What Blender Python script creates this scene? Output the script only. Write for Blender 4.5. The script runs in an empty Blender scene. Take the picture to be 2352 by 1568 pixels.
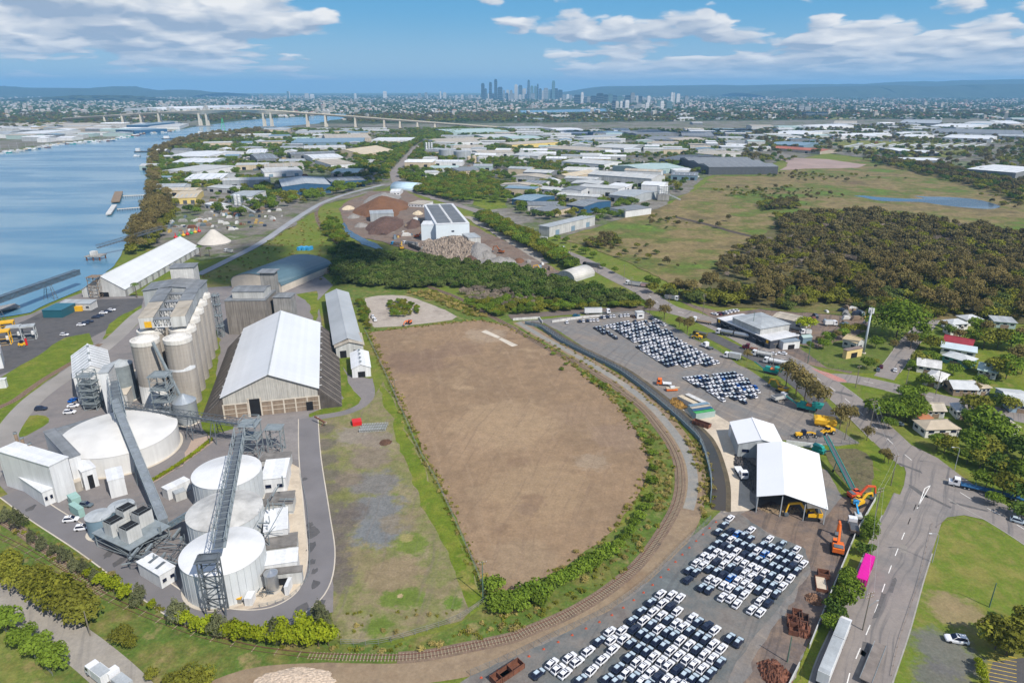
import bpy, bmesh, math, random
import numpy as np
from math import sin, cos, pi, radians, atan2, sqrt, hypot
from mathutils import Vector
from mathutils.geometry import tessellate_polygon
random.seed(7); RNG = np.random.default_rng(7)
S = bpy.context.scene
COL = S.collection
# ------------------------------------------------------------------ camera, sky, sun, exposure
FPX, CX, CY = 1568.0, 1176.0, 784.0          # focal length and centre in 2352-wide picture units
PITCH = math.atan(579 / 1568)
CAMH = 125.0
cam = bpy.data.cameras.new('camera'); cam.lens = 24.0; cam.sensor_width = 36.0
cam.clip_start = 1.0; cam.clip_end = 90000
camo = bpy.data.objects.new('camera', cam); COL.objects.link(camo)
camo.location = (0, 0, CAMH); camo.rotation_euler = (pi / 2 - PITCH, 0, 0)
S.camera = camo
SUN_EL, SUN_AZ = radians(47), radians(138)
sd = Vector((sin(SUN_AZ) * cos(SUN_EL), cos(SUN_AZ) * cos(SUN_EL), sin(SUN_EL)))
sl = bpy.data.lights.new('sun', 'SUN'); sl.energy = 4.9; sl.angle = radians(0.53); sl.color = (1.0, 0.95, 0.87)
so = bpy.data.objects.new('sun', sl); COL.objects.link(so); so.location = (0, 0, 3000)
so.rotation_euler = (-sd).to_track_quat('-Z', 'Y').to_euler()
S.view_settings.view_transform = 'Standard'; S.view_settings.look = 'None'
S.view_settings.exposure = 0.2; S.view_settings.gamma = 1.0
S.render.engine = 'CYCLES'
S.cycles.use_denoising = True
S.cycles.max_bounces = 5; S.cycles.diffuse_bounces = 2; S.cycles.glossy_bounces = 2
S.cycles.transmission_bounces = 2; S.cycles.volume_bounces = 0; S.cycles.transparent_max_bounces = 6
S.cycles.caustics_reflective = False; S.cycles.caustics_refractive = False

class NT:
    """small node-tree writer"""
    def __init__(s, t): s.t = t; s.t.nodes.clear()
    def n(s, ty, _in=None, **kw):
        nd = s.t.nodes.new(ty)
        for k, v in kw.items(): setattr(nd, k, v)
        for k, v in (_in or {}).items(): s.set(nd, k, v)
        return nd
    def set(s, nd, k, v):
        sk = nd.inputs[k]
        if isinstance(v, bpy.types.NodeSocket): s.t.links.new(v, sk)
        elif isinstance(v, bpy.types.Node): s.t.links.new(v.outputs[0], sk)
        else:
            if isinstance(v, (tuple, list)) and len(v) == 3 and sk.type == 'RGBA': v = (*v, 1)
            sk.default_value = v
    def math(s, op, a, b=None, c=None, clamp=False):
        nd = s.n('ShaderNodeMath', operation=op, use_clamp=clamp); s.set(nd, 0, a)
        if b is not None: s.set(nd, 1, b)
        if c is not None: s.set(nd, 2, c)
        return nd.outputs[0]
    def mix(s, f, a, b, mode='MIX'):
        nd = s.n('ShaderNodeMix', data_type='RGBA', blend_type=mode, clamp_factor=True)
        s.set(nd, 0, f); s.set(nd, 6, a); s.set(nd, 7, b); return nd.outputs[2]
    def noise(s, vec, scale, detail=4, rough=.55, w=None):
        nd = s.n('ShaderNodeTexNoise', {'Scale': scale, 'Detail': detail, 'Roughness': rough})
        if vec is not None: s.set(nd, 'Vector', vec)
        return nd.outputs[0]
    def mr(s, v, a, b, c=0.0, d=1.0, smooth=True):
        nd = s.n('ShaderNodeMapRange', {'Value': v, 'From Min': a, 'From Max': b, 'To Min': c, 'To Max': d}, interpolation_type='SMOOTHSTEP' if smooth else 'LINEAR')
        return nd.outputs[0]
    def mapping(s, vec, loc=(0, 0, 0), rot=(0, 0, 0), sc=(1, 1, 1)):
        return s.n('ShaderNodeMapping', {'Vector': vec, 'Location': loc, 'Rotation': rot, 'Scale': sc}).outputs[0]

# world: clear daylight sky with two decks of broken cumulus
W = bpy.data.worlds.new('World'); S.world = W; W.use_nodes = True
T = NT(W.node_tree)
sky = T.n('ShaderNodeTexSky', sky_type='NISHITA', sun_disc=False, sun_elevation=SUN_EL, sun_rotation=SUN_AZ, air_density=1.25, dust_density=0.5, ozone_density=2.5, altitude=100)
tc = T.n('ShaderNodeTexCoord')
sep = T.n('ShaderNodeSeparateXYZ', {0: tc.outputs['Generated']})
SKX, SKY_, SKY_COVER = 53.0, 71.0, 0.452
zc = T.math('MAXIMUM', sep.outputs[2], 0.0)
az = T.math('ARCTAN2', sep.outputs[0], sep.outputs[1]); ev = T.math('LOGARITHM', T.math('ADD', zc, .03), math.e)
P0 = T.n('ShaderNodeCombineXYZ', {0: T.math('MULTIPLY_ADD', az, 5.4, SKX), 1: T.math('MULTIPLY_ADD', ev, -1.9, SKY_), 2: 3.1}).outputs[0]
wide = T.noise(P0, 0.33, 1, .5)
def dens(p):
    a = T.noise(p, 0.8, 5, .5)
    v1 = T.n('ShaderNodeTexVoronoi', {'Vector': p, 'Scale': 2.4}, feature='F1', voronoi_dimensions='2D').outputs[0]
    v2 = T.n('ShaderNodeTexVoronoi', {'Vector': p, 'Scale': 6.3}, feature='F1', voronoi_dimensions='2D').outputs[0]
    a = T.math('ADD', a, T.math('ADD', T.math('MULTIPLY', T.math('SUBTRACT', .45, v1), .20), T.math('MULTIPLY', T.math('SUBTRACT', .45, v2), .09)))
    return T.math('ADD', a, T.math('MULTIPLY', T.math('SUBTRACT', wide, .5), 0.9))
wv = T.n('ShaderNodeTexNoise', {'Vector': P0, 'Scale': 4.0, 'Detail': 4}).outputs[1]
P2 = T.n('ShaderNodeMix', {0: .06, 4: P0, 5: T.n('ShaderNodeVectorMath', {0: P0, 1: T.n('ShaderNodeVectorMath', {0: wv, 1: (6, 4, 0)}, operation='MULTIPLY').outputs[0]}, operation='ADD').outputs[0]}, data_type='VECTOR').outputs[1]
UPV = T.n('ShaderNodeVectorMath', {0: P2, 1: (0.06, -.15, 0.0)}, operation='ADD').outputs[0]
d0 = dens(P2); d1 = dens(UPV)
mask = T.mr(d0, SKY_COVER, SKY_COVER + 0.07)
lit = T.math('ADD', T.math('MULTIPLY', T.math('SUBTRACT', d0, d1), 4.2), 0.40, clamp=True)
ccol = T.mix(lit, (4.6, 5.7, 7.4), (12.2, 12.0, 11.8))
ccol = T.mix(T.mr(zc, -.012, 0.05), (5.2, 7.0, 8.9), ccol)
skyc = T.mix(T.mr(zc, 0.0, 0.4), T.mix(T.mr(zc, 0.0, 0.11), (5.0, 7.6, 9.8), (1.5, 5.6, 9.6)), (1.0, 3.0, 7.6))
skyc = T.mix(.85, sky, skyc)
amt = T.math('MULTIPLY', mask, T.mr(zc, -0.005, 0.03, 0.5, 0.97))
out = T.mix(amt, skyc, ccol)
bg = T.n('ShaderNodeBackground', {'Color': out, 'Strength': 0.07})
T.n('ShaderNodeOutputWorld', {0: bg})

# ------------------------------------------------------------------ helpers
def ray(u, v):
    x = (u - CX) / FPX; y = -(v - CY) / FPX
    return (x, cos(PITCH) + y * sin(PITCH), -sin(PITCH) + y * cos(PITCH))
def G(u, v, z=0.0):
    """the place on the level z that stands at (u, v) of the survey picture"""
    d = ray(u, v); t = (z - CAMH) / d[2]
    return Vector((d[0] * t, d[1] * t, z))
def HT(base, vt):
    """height over a ground point that reaches picture row vt"""
    d = ray(CX, vt); return CAMH + d[2] * base[1] / d[1]
_ONES = 'zeroth first second third fourth fifth sixth seventh eighth ninth tenth eleventh twelfth thirteenth fourteenth fifteenth sixteenth seventeenth eighteenth nineteenth'.split()
_TENS = {2: 'twent', 3: 'thirt', 4: 'fort', 5: 'fift', 6: 'sixt', 7: 'sevent', 8: 'eight', 9: 'ninet'}
def ordn(n):
    if n < 20: return _ONES[n]
    return _TENS[n // 10] + 'ieth' if n % 10 == 0 else _TENS[n // 10] + 'y-' + _ONES[n % 10]
def tag(o, label=None, cat=None, group=None, kind=None):
    if label: o['label'] = label
    if cat: o['category'] = cat
    if group: o['group'] = group
    if kind: o['kind'] = kind
    return o
def empty(name, loc=(0, 0, 0), rz=0.0, label=None, cat=None, group=None):
    o = bpy.data.objects.new(name, None); COL.objects.link(o); o.location = loc; o.rotation_euler = (0, 0, rz)
    o.empty_display_size = .5
    return tag(o, label, cat, group)
def put(name, me, parent=None, loc=None, rz=0.0):
    o = bpy.data.objects.new(name, me); COL.objects.link(o)
    if parent: o.parent = parent
    if loc is not None: o.location = loc
    if rz: o.rotation_euler = (0, 0, rz)
    return o

class MB:
    def __init__(s): s.v = []; s.f = []; s.m = []
    def add(s, vs, fs, m=0):
        b = len(s.v); s.v += [tuple(p) for p in vs]
        s.f += [tuple(i + b for i in f) for f in fs]; s.m += [m] * len(fs); return s
    def box(s, x0, y0, z0, x1, y1, z1, m=0):
        return s.add([(x0, y0, z0), (x1, y0, z0), (x1, y1, z0), (x0, y1, z0), (x0, y0, z1), (x1, y0, z1), (x1, y1, z1), (x0, y1, z1)],
                     [(0, 3, 2, 1), (4, 5, 6, 7), (0, 1, 5, 4), (1, 2, 6, 5), (2, 3, 7, 6), (3, 0, 4, 7)], m)
    def bar(s, p, q, w, h=None, m=0):
        p = Vector(p); q = Vector(q); h = h or w; d = (q - p)
        if d.length < 1e-6: return s
        d.normalize(); up = Vector((0, 0, 1)) if abs(d.z) < .98 else Vector((0, 1, 0))
        a = d.cross(up).normalized() * (w / 2); b = a.cross(d).normalized() * (h / 2)
        return s.add([p - a - b, p + a - b, p + a + b, p - a + b, q - a - b, q + a - b, q + a + b, q - a + b],
                     [(0, 1, 2, 3), (7, 6, 5, 4), (0, 4, 5, 1), (1, 5, 6, 2), (2, 6, 7, 3), (3, 7, 4, 0)], m)
    def tube(s, p, q, r, r2=None, n=8, m=0, cap=True):
        p = Vector(p); q = Vector(q); r2 = r if r2 is None else r2; d = (q - p).normalized()
        up = Vector((0, 0, 1)) if abs(d.z) < .95 else Vector((1, 0, 0))
        a = d.cross(up).normalized(); b = d.cross(a).normalized()
        vs = []
        for c, rr in ((p, r), (q, r2)):
            for i in range(n):
                t = 2 * pi * i / n; vs.append(c + (a * cos(t) + b * sin(t)) * rr)
        fs = [(i, i + n, (i + 1) % n + n, (i + 1) % n) for i in range(n)]
        if cap: fs += [tuple(range(n)), tuple(range(2 * n - 1, n - 1, -1))]
        return s.add(vs, fs, m)
    def lathe(s, prof, n=24, c=(0, 0), m=0):
        """prof: list of (r, z) going up"""
        vs = []; fs = []
        for r, z in prof:
            for i in range(n):
                t = 2 * pi * i / n; vs.append((c[0] + r * cos(t), c[1] + r * sin(t), z))
        for k in range(len(prof) - 1):
            for i in range(n):
                j = (i + 1) % n; fs.append((k * n + i, k * n + j, (k + 1) * n + j, (k + 1) * n + i))
        return s.add(vs, fs, m)
    def prism(s, poly, z0, z1, m=0):
        n = len(poly); vs = [(x, y, z0) for x, y in poly] + [(x, y, z1) for x, y in poly]
        tri = tessellate_polygon([[Vector((x, y, 0)) for x, y in poly]])
        fs = [tuple(t) for t in tri] + [tuple(i + n for i in t) for t in tri]
        return s.add(vs, fs + [(i, (i + 1) % n, (i + 1) % n + n, i + n) for i in range(n)], m)
    def side(s, prof, y0, y1, m=0):
        """extrude a closed (x, z) outline along y"""
        n = len(prof); vs = [(x, y0, z) for x, z in prof] + [(x, y1, z) for x, z in prof]
        tri = tessellate_polygon([[Vector((x, z, 0)) for x, z in prof]])
        fs = [tuple(t) for t in tri] + [tuple(i + n for i in t[::-1]) for t in tri]
        return s.add(vs, fs + [(i, i + n, (i + 1) % n + n, (i + 1) % n) for i in range(n)], m)
    def loft(s, rings, m=0, cap=True):
        n = len(rings[0]); vs = [p for r in rings for p in r]; fs = []
        for k in range(len(rings) - 1):
            for i in range(n):
                j = (i + 1) % n; fs.append((k * n + i, k * n + j, (k + 1) * n + j, (k + 1) * n + i))
        if cap: fs += [tuple(range(n - 1, -1, -1)), tuple(range((len(rings) - 1) * n, len(rings) * n))]
        return s.add(vs, fs, m)
    def mesh(s, name, mats, smooth=False, fix=True):
        me = bpy.data.meshes.new(name); me.from_pydata(s.v, [], s.f)
        for mt in (mats if isinstance(mats, (list, tuple)) else [mats]): me.materials.append(mt)
        if any(s.m): me.polygons.foreach_set('material_index', s.m)
        if fix:
            bm = bmesh.new(); bm.from_mesh(me); bmesh.ops.recalc_face_normals(bm, faces=bm.faces); bm.to_mesh(me); bm.free()
        if smooth: me.shade_smooth()
        me.update(); return me
    def build(s, name, mats, parent=None, smooth=False, loc=None, rz=0.0, fix=True):
        return put(name, s.mesh(name, mats, smooth, fix), parent, loc, rz)

MATS = {}
def pm(name, col, rough=.7, var=.14, scale=.25, metal=0.0, spec=.3, streak=0.0, bump=0.0, bscale=6.0, rib=0.0, ribax=0, sheet=0.0):
    """painted / sheeted / cast surface: a base colour with blotches, streaks and fine relief"""
    if name in MATS: return MATS[name]
    m = bpy.data.materials.new(name); m.use_nodes = True; t = NT(m.node_tree); MATS[name] = m
    tc = t.n('ShaderNodeTexCoord'); ob = tc.outputs['Object']
    c = (*col, 1)
    n1 = t.noise(ob, scale, 5, .6)
    f = t.mr(n1, .3, .72, 1 - var, 1 + var * .6, False)
    if streak:
        mp = t.mapping(ob, sc=(1.3, 1.3, .06)); n2 = t.noise(mp, 1.2, 4, .6)
        f = t.math('MULTIPLY', f, t.mr(n2, .35, .75, 1.0, 1 - streak))
    if sheet:
        sx = t.n('ShaderNodeSeparateXYZ', {0: ob})
        for k, am in ((0, sheet), (1, sheet * .6)):
            wn = t.n('ShaderNodeTexWhiteNoise', {'W': t.math('FLOOR', t.math('DIVIDE', sx.outputs[k], 1.6))}, noise_dimensions='1D').outputs[0]
            f = t.math('MULTIPLY', f, t.math('SUBTRACT', 1.0 + am * .4, t.math('MULTIPLY', wn, am)))
    oi = t.n('ShaderNodeObjectInfo')
    f = t.math('MULTIPLY', f, t.math('ADD', .97, t.math('MULTIPLY', oi.outputs['Random'], .06)))
    colr = t.n('ShaderNodeVectorMath', {0: c[:3], 'Scale': f}, operation='SCALE').outputs[0]
    b = t.n('ShaderNodeBsdfPrincipled', {'Base Color': colr, 'Roughness': rough, 'Metallic': metal, 'Specular IOR Level': spec})
    if bump or rib:
        h = t.noise(ob, bscale, 3)
        if rib:
            sx = t.n('ShaderNodeSeparateXYZ', {0: ob}).outputs[ribax]
            wv = t.math('SINE', t.math('MULTIPLY', sx, rib)); h = t.math('ADD', t.math('MULTIPLY', h, .2), wv)
        bp = t.n('ShaderNodeBump', {'Height': h, 'Strength': bump or .25, 'Distance': .06}); t.set(b, 'Normal', bp)
    t.n('ShaderNodeOutputMaterial', {0: b}); return m
def gm(name, cols, scale=.04, fine=1.2, finev=.25, rough=.95, track=None, bump=.25, patches=(), marks=()):
    """ground: a few soil / grass colours blended by large noise, fine grain, optional wheel tracks (angle, colour, amount) and spots (x, y, r, colour)"""
    m = bpy.data.materials.new(name); m.use_nodes = True; t = NT(m.node_tree); MATS[name] = m
    g = t.n('ShaderNodeNewGeometry'); po = g.outputs['Position']
    n1 = t.noise(po, scale, 6, .62); n2 = t.noise(po, scale * 4.3, 5, .6)
    fac = t.math('ADD', t.math('MULTIPLY', n1, .65), t.math('MULTIPLY', n2, .35))
    rp = t.n('ShaderNodeValToRGB', {0: fac}); el = rp.color_ramp.elements
    k = len(cols)
    for i, c in enumerate(cols):
        pos = .34 + .32 * i / max(1, k - 1)
        e = el[i] if i < 2 else el.new(pos)
        e.position = pos; e.color = (*c, 1)
    col = rp.outputs[0]
    for (x, y, r, c, a) in patches:
        dv = t.n('ShaderNodeVectorMath', {0: po, 1: (x, y, 0)}, operation='DISTANCE').outputs[1]
        dn = t.math('ADD', dv, t.math('MULTIPLY', t.math('SUBTRACT', t.noise(po, 2.2 / r, 5, .65), .5), r * 1.7))
        col = t.mix(t.mr(dn, r * .55, r * 1.05, a, 0.0), col, c)
    if track:
        for (ang, c, amt, st) in track:
            mp = t.mapping(t.mapping(po, rot=(0, 0, -ang)), sc=(.018, .55, 1)); wob = t.noise(po, .012, 3)
            mp2 = t.n('ShaderNodeVectorMath', {0: mp, 1: t.n('ShaderNodeCombineXYZ', {1: t.math('MULTIPLY', wob, 9.0)}).outputs[0]}, operation='ADD').outputs[0]
            tn = t.noise(mp2, st, 4, .6)
            col = t.mix(t.math('MULTIPLY', t.mr(tn, .52, .68), amt), col, c)
    fn = t.noise(po, fine, 4, .7); fn2 = t.noise(po, fine * .23, 4, .65)
    f = t.math('MULTIPLY', t.mr(fn, .25, .75, 1 - finev, 1 + finev, False), t.mr(fn2, .25, .75, 1 - finev * .8, 1 + finev * .8, False))
    col = t.n('ShaderNodeVectorMath', {0: col, 'Scale': f}, operation='SCALE').outputs[0]
    b = t.n('ShaderNodeBsdfPrincipled', {'Base Color': col, 'Roughness': rough, 'Specular IOR Level': .15})
    if bump:
        bp = t.n('ShaderNodeBump', {'Height': t.noise(po, fine * 1.5, 4, .7), 'Strength': bump, 'Distance': .35}); t.set(b, 'Normal', bp)
    t.n('ShaderNodeOutputMaterial', {0: b}); return m
def foliage(name, c1, c2, c3=None):
    m = bpy.data.materials.new(name); m.use_nodes = True; t = NT(m.node_tree); MATS[name] = m
    tc = t.n('ShaderNodeTexCoord'); oi = t.n('ShaderNodeObjectInfo')
    off = t.n('ShaderNodeVectorMath', {0: tc.outputs['Object'], 1: oi.outputs['Location']}, operation='ADD').outputs[0]
    n = t.noise(off, .55, 4, .65); n2 = t.noise(tc.outputs['Object'], 3.0, 2)
    f = t.math('ADD', t.math('MULTIPLY', n, .55), t.math('MULTIPLY', n2, .45))
    col = t.mix(t.mr(f, .36, .64), c1, c2)
    col = t.mix(t.math('MULTIPLY', oi.outputs['Random'], .75), col, c3 or c2)
    col = t.n('ShaderNodeVectorMath', {0: col, 'Scale': t.math('ADD', 1.0, t.math('MULTIPLY', t.math('FRACT', t.math('MULTIPLY', oi.outputs['Random'], 7.31)), .75))}, operation='SCALE').outputs[0]
    d = t.n('ShaderNodeBsdfDiffuse', {'Color': col}); tr = t.n('ShaderNodeBsdfTranslucent', {'Color': col})
    mx = t.n('ShaderNodeMixShader', {0: .2, 1: d, 2: tr}); t.n('ShaderNodeOutputMaterial', {0: mx}); return m
def smoothline(pts, k=6):
    """Catmull-Rom through 2-D or 3-D points"""
    P = [Vector(p) for p in pts]; P = [P[0] * 2 - P[1]] + P + [P[-1] * 2 - P[-2]]; o = []
    for i in range(1, len(P) - 2):
        a, b, c, d = P[i - 1:i + 3]
        for j in range(k):
            t = j / k
            o.append(.5 * ((2 * b) + (c - a) * t + (2 * a - 5 * b + 4 * c - d) * t * t + (3 * b - a - 3 * c + d) * t ** 3))
    o.append(P[-2]); return o
def gpoly(uv, z=0.0): return [G(u, v) for u, v in uv]
NATURAL = set()
def flat(name, uv, mat, z, smooth=0, kind='structure', label=None, grid=0):
    pts = gpoly(uv)
    if smooth:
        pts = smoothline([p.to_2d() for p in pts] + [pts[0].to_2d()], smooth)[:-1]
    pts = [Vector((p[0], p[1], 0)) for p in pts]
    if mat.name in NATURAL:
        o = []
        for i, p in enumerate(pts):
            q = pts[(i + 1) % len(pts)]; sc = max(1.0, p.length / 170); k = int(min(40, (q - p).length / (2.2 * sc)))
            o.append(p)
            n = Vector((-(q - p).y, (q - p).x, 0)).normalized() if (q - p).length > 0 else Vector((0, 0, 0)); w = 0
            for j in range(1, k):
                w = w * .72 + random.gauss(0, .34) * sc
                o.append(p + (q - p) * (j / k) + n * w * min(1, j / 3, (k - j) / 3))
        pts = o
    tri = tessellate_polygon([pts]); b = MB(); b.add([(p.x, p.y, z) for p in pts], [tuple(t) for t in tri])
    o = b.build(name, mat); 
    for p in o.data.polygons:
        pass
    if o.data.polygons and sum(p.normal.z for p in o.data.polygons) < 0: o.data.flip_normals()
    return tag(o, label, None, None, kind)
def offs(pts, d):
    """offset a ground polyline sideways (positive = to its left)"""
    P = [Vector((p[0], p[1])) for p in pts]; o = []
    for i, p in enumerate(P):
        t = (P[min(i + 1, len(P) - 1)] - P[max(i - 1, 0)]).normalized(); o.append(p + Vector((-t.y, t.x)) * d)
    return o
def ribbon(name, pts, w, mat, z, off=0.0, kind='structure', parent=None, label=None, w2=None):
    a = offs(pts, off + w / 2); c = offs(pts, off - w / 2); n = len(a); b = MB()
    b.add([(p.x, p.y, z) for p in a] + [(p.x, p.y, z) for p in c], [(i, i + n, i + 1 + n, i + 1) for i in range(n - 1)])
    o = b.build(name, mat, parent, fix=False)
    if o.data.polygons[0].normal.z < 0: o.data.flip_normals()
    return tag(o, label, None, None, kind) if not parent else o
def kerb(name, pts, off, mat, h=.13, w=.35, parent=None):
    a = offs(pts, off + w / 2); c = offs(pts, off - w / 2); n = len(a)
    rings = [[(a[i].x, a[i].y, 0), (a[i].x, a[i].y, h), (c[i].x, c[i].y, h), (c[i].x, c[i].y, 0)] for i in range(n)]
    o = MB().loft(rings).build(name, mat, parent)
    return o if parent else tag(o, kind='structure')
def GL(uv, k=5): return smoothline([G(u, v).to_2d() for u, v in uv], k)
def pathlen(p): return sum((Vector(p[i + 1]) - Vector(p[i])).length for i in range(len(p) - 1))
def walk(p, step, start=0.0):
    """points and directions every `step` metres along a ground polyline"""
    o = []; need = start
    for i in range(len(p) - 1):
        a = Vector(p[i]).to_2d(); b = Vector(p[i + 1]).to_2d(); L = (b - a).length
        while need <= L and L > 0:
            o.append((a + (b - a) * (need / L), (b - a).normalized())); need += step
        need -= L
    return o
def inpoly(x, y, poly):
    c = False; j = len(poly) - 1
    for i in range(len(poly)):
        a, b = poly[i], poly[j]
        if (a[1] > y) != (b[1] > y) and x < (b[0] - a[0]) * (y - a[1]) / (b[1] - a[1]) + a[0]: c = not c
        j = i
    return c
# ------------------------------------------------------------------ materials
WHITE = pm('white_sheet', (.66, .665, .67), .45, .10, .12, streak=.14, sheet=.12)
WHITE2 = pm('white_paint_aged', (.58, .57, .55), .6, .18, .3, streak=.25, sheet=.14)
OFFW = pm('off_white_sheet', (.50, .50, .485), .55, .16, .15, streak=.22, sheet=.16)
CREAM = pm('cream_sheet', (.54, .45, .32), .6, .14, .2, streak=.15, sheet=.14)
TAN = pm('tan_sheet', (.40, .35, .28), .6, .18, .15, sheet=.2)
LGREY = pm('light_grey_sheet', (.36, .38, .39), .5, .16, .15, streak=.15, sheet=.2)
MGREY = pm('mid_grey_sheet', (.20, .21, .22), .55, .2, .2, streak=.15, sheet=.25)
DGREY = pm('dark_grey_sheet', (.085, .09, .10), .6, .2, .3)
BGREY = pm('blue_grey_sheet', (.17, .25, .31), .5, .14, .2)
GGREY = pm('green_grey_sheet', (.33, .42, .40), .55, .14, .2)
BLUE = pm('blue_sheet', (.035, .10, .19), .5, .16, .2)
SOLAR = pm('solar_panel', (.05, .052, .058), .55, .12, .6, spec=.2)
TEALR = pm('dark_teal_roof', (.075, .13, .16), .5, .12, .1)
RUST = pm('rusty_iron', (.17, .07, .042), .85, .45, .5, bump=.2)
RUST2 = pm('rust_red_roof', (.36, .12, .075), .8, .4, .08)
REDR = pm('red_roof', (.27, .03, .04), .6, .2, .4)
YELLOW = pm('yellow_paint', (.72, .40, .02), .45, .15, .8)
YELW = pm('yellow_wall', (.62, .48, .17), .7, .15, .2)
ORANGE = pm('orange_paint', (.72, .15, .02), .45, .15, .8)
RED = pm('red_paint', (.55, .02, .02), .45, .12, .8)
TEAL = pm('teal_paint', (.02, .27, .24), .45, .2, .5)
PINK = pm('magenta_container', (.62, .006, .28), .45, .08, .5, rib=22, bump=.5, ribax=1)
GREEN = pm('green_paint', (.05, .30, .08), .5, .2, .5)
LBLUE = pm('light_blue_paint', (.05, .33, .62), .45, .15, .5)
CONC = pm('concrete', (.36, .325, .28), .9, .22, .12, streak=.25, bump=.15)
CONC2 = pm('concrete_grey', (.31, .30, .285), .9, .28, .2, streak=.4, bump=.15)
CONCD = pm('dark_stained_concrete', (.10, .085, .075), .92, .35, .35, streak=.3, bump=.2)
CONCP = pm('pale_concrete', (.52, .46, .38), .9, .2, .15)
STEEL = pm('galvanised_steel', (.25, .285, .30), .55, .22, .5, metal=.2)
STEELD = pm('dark_steel', (.105, .12, .135), .6, .25, .5)
GALV = pm('galvanised_bin', (.45, .48, .50), .35, .12, .6, metal=.55, rib=40, ribax=2, bump=.2)
STAIN = pm('stainless_tank', (.42, .43, .44), .3, .1, .6, metal=.7)
GLASS = pm('dark_glass', (.010, .014, .035), .15, .2, .5, spec=.4)
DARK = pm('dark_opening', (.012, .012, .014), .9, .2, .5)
RUBBER = pm('tyre_rubber', (.02, .02, .021), .85, .2, 2.0)
TIMBER = pm('weathered_timber', (.22, .16, .11), .9, .3, .6)
POLE = pm('pole_timber', (.20, .175, .14), .9, .25, .4)
GREENP = pm('green_steel_pole', (.10, .17, .13), .6, .2, .4)
LINE = pm('road_paint', (.72, .70, .66), .8, .3, 1.2)
YLINE = pm('yellow_road_paint', (.70, .48, .06), .8, .3, 1.2)
RAILM = pm('rail_steel', (.20, .10, .075), .5, .2, .7, metal=.3)
SLEEP = pm('sleeper_concrete', (.29, .235, .16), .9, .35, .8)
KERB = pm('kerb_concrete', (.30, .28, .25), .9, .2, .5)
WFILM = pm('white_transit_film', (.42, .50, .55), .35, .1, 1.0, spec=.5)
CARW = pm('white_car_paint', (.68, .68, .70), .25, .03, .5, spec=.5)
CARD = pm('dark_car_paint', (.020, .028, .050), .2, .2, .5, spec=.6)
CARS = pm('grey_car_paint', (.10, .13, .15), .25, .12, .5, spec=.5)
CARB = pm('blue_car_paint', (.005, .10, .42), .25, .1, .5, spec=.5)
CARR = pm('maroon_car_paint', (.10, .01, .02), .25, .1, .5, spec=.5)
CARG = pm('teal_car_paint', (.01, .10, .16), .25, .1, .5, spec=.5)
CARN = pm('brown_car_paint', (.11, .055, .03), .3, .1, .5, spec=.5)
BARK = pm('bark', (.12, .09, .065), .95, .3, 1.5)
CHAIN = pm('fence_wire', (.20, .215, .22), .6, .2, .5)

GRASS = gm('grass_ground', [(.21, .165, .06), (.14, .155, .028), (.105, .15, .016), (.185, .17, .04)], .022, 1.6, .3,
           track=[(radians(60), (.16, .12, .06), .30, 1.0)])
LUSH = gm('lush_grass', [(.20, .175, .042), (.14, .165, .02), (.095, .14, .012), (.22, .18, .055)], .045, 1.5, .3)
DRYG = gm('dry_grass', [(.27, .20, .085), (.20, .185, .05), (.12, .15, .03), (.30, .22, .10)], .06, 1.3, .3)
EMBANK = gm('embankment_grass', [(.22, .165, .075), (.135, .14, .035), (.075, .125, .02), (.245, .185, .085)], .07, 1.4, .35)
MARSH = gm('marsh', [(.15, .10, .058), (.125, .105, .045), (.20, .15, .07), (.11, .115, .03), (.09, .145, .022), (.16, .185, .03)], .0085, .35, .38)
gp = lambda u, v, r, c, a=.85: (*G(u, v).to_2d(), r, c, a)
LOTD = gm('bare_earth', [(.17, .113, .071), (.255, .173, .105), (.205, .14, .087), (.30, .212, .13)], .024, 1.3, .2,
          track=[(radians(103), (.30, .215, .14), .3, .8), (radians(74), (.165, .112, .078), .35, 1.3), (radians(20), (.27, .195, .125), .2, 1.0)], bump=.2,
          patches=[gp(1160, 970, 26, (.31, .22, .135), .65), gp(1240, 1120, 22, (.295, .207, .124), .6), gp(1190, 1060, 5, (.19, .125, .08), .6), gp(1225, 1150, 5, (.185, .12, .078), .6), gp(1330, 950, 14, (.25, .175, .115), .5), gp(1080, 1020, 12, (.29, .20, .125), .5), gp(960, 830, 20, (.165, .11, .078), .7), gp(1060, 800, 14, (.18, .12, .085), .5), gp(1420, 1000, 14, (.22, .155, .11), .6), gp(1200, 1290, 12, (.28, .205, .13), .5), gp(1120, 770, 14, (.32, .25, .18), .6), gp(1210, 1170, 4, (.17, .115, .08), .6), gp(1360, 1060, 7, (.30, .24, .175), .5)])
DIRT = gm('dirt_track', [(.20, .135, .085), (.25, .185, .12), (.17, .12, .085)], .05, 1.2, .16)
GRAV = gm('grey_gravel', [(.21, .18, .155), (.165, .16, .155), (.195, .17, .15), (.255, .21, .165)], .03, 1.4, .16,
          track=[(radians(128), (.29, .245, .20), .55, 1.0), (radians(60), (.115, .105, .10), .5, 1.0)])
YARDB = gm('blue_metal_gravel', [(.15, .165, .165), (.115, .125, .125), (.17, .155, .14), (.12, .10, .09)], .04, 1.4, .16,
           track=[(radians(55), (.075, .075, .078), .4, 1.0)])
BROWNY = gm('brown_yard', [(.15, .105, .082), (.20, .145, .108), (.125, .10, .09), (.24, .185, .14)], .05, 1.2, .2,
            track=[(radians(62), (.07, .06, .055), .55, 1.0)])
ASPH = gm('asphalt', [(.205, .18, .165), (.24, .21, .19), (.165, .155, .15)], .03, 1.5, .10, bump=.08,
          track=[(radians(53), (.115, .11, .11), .8, .9)])
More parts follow.
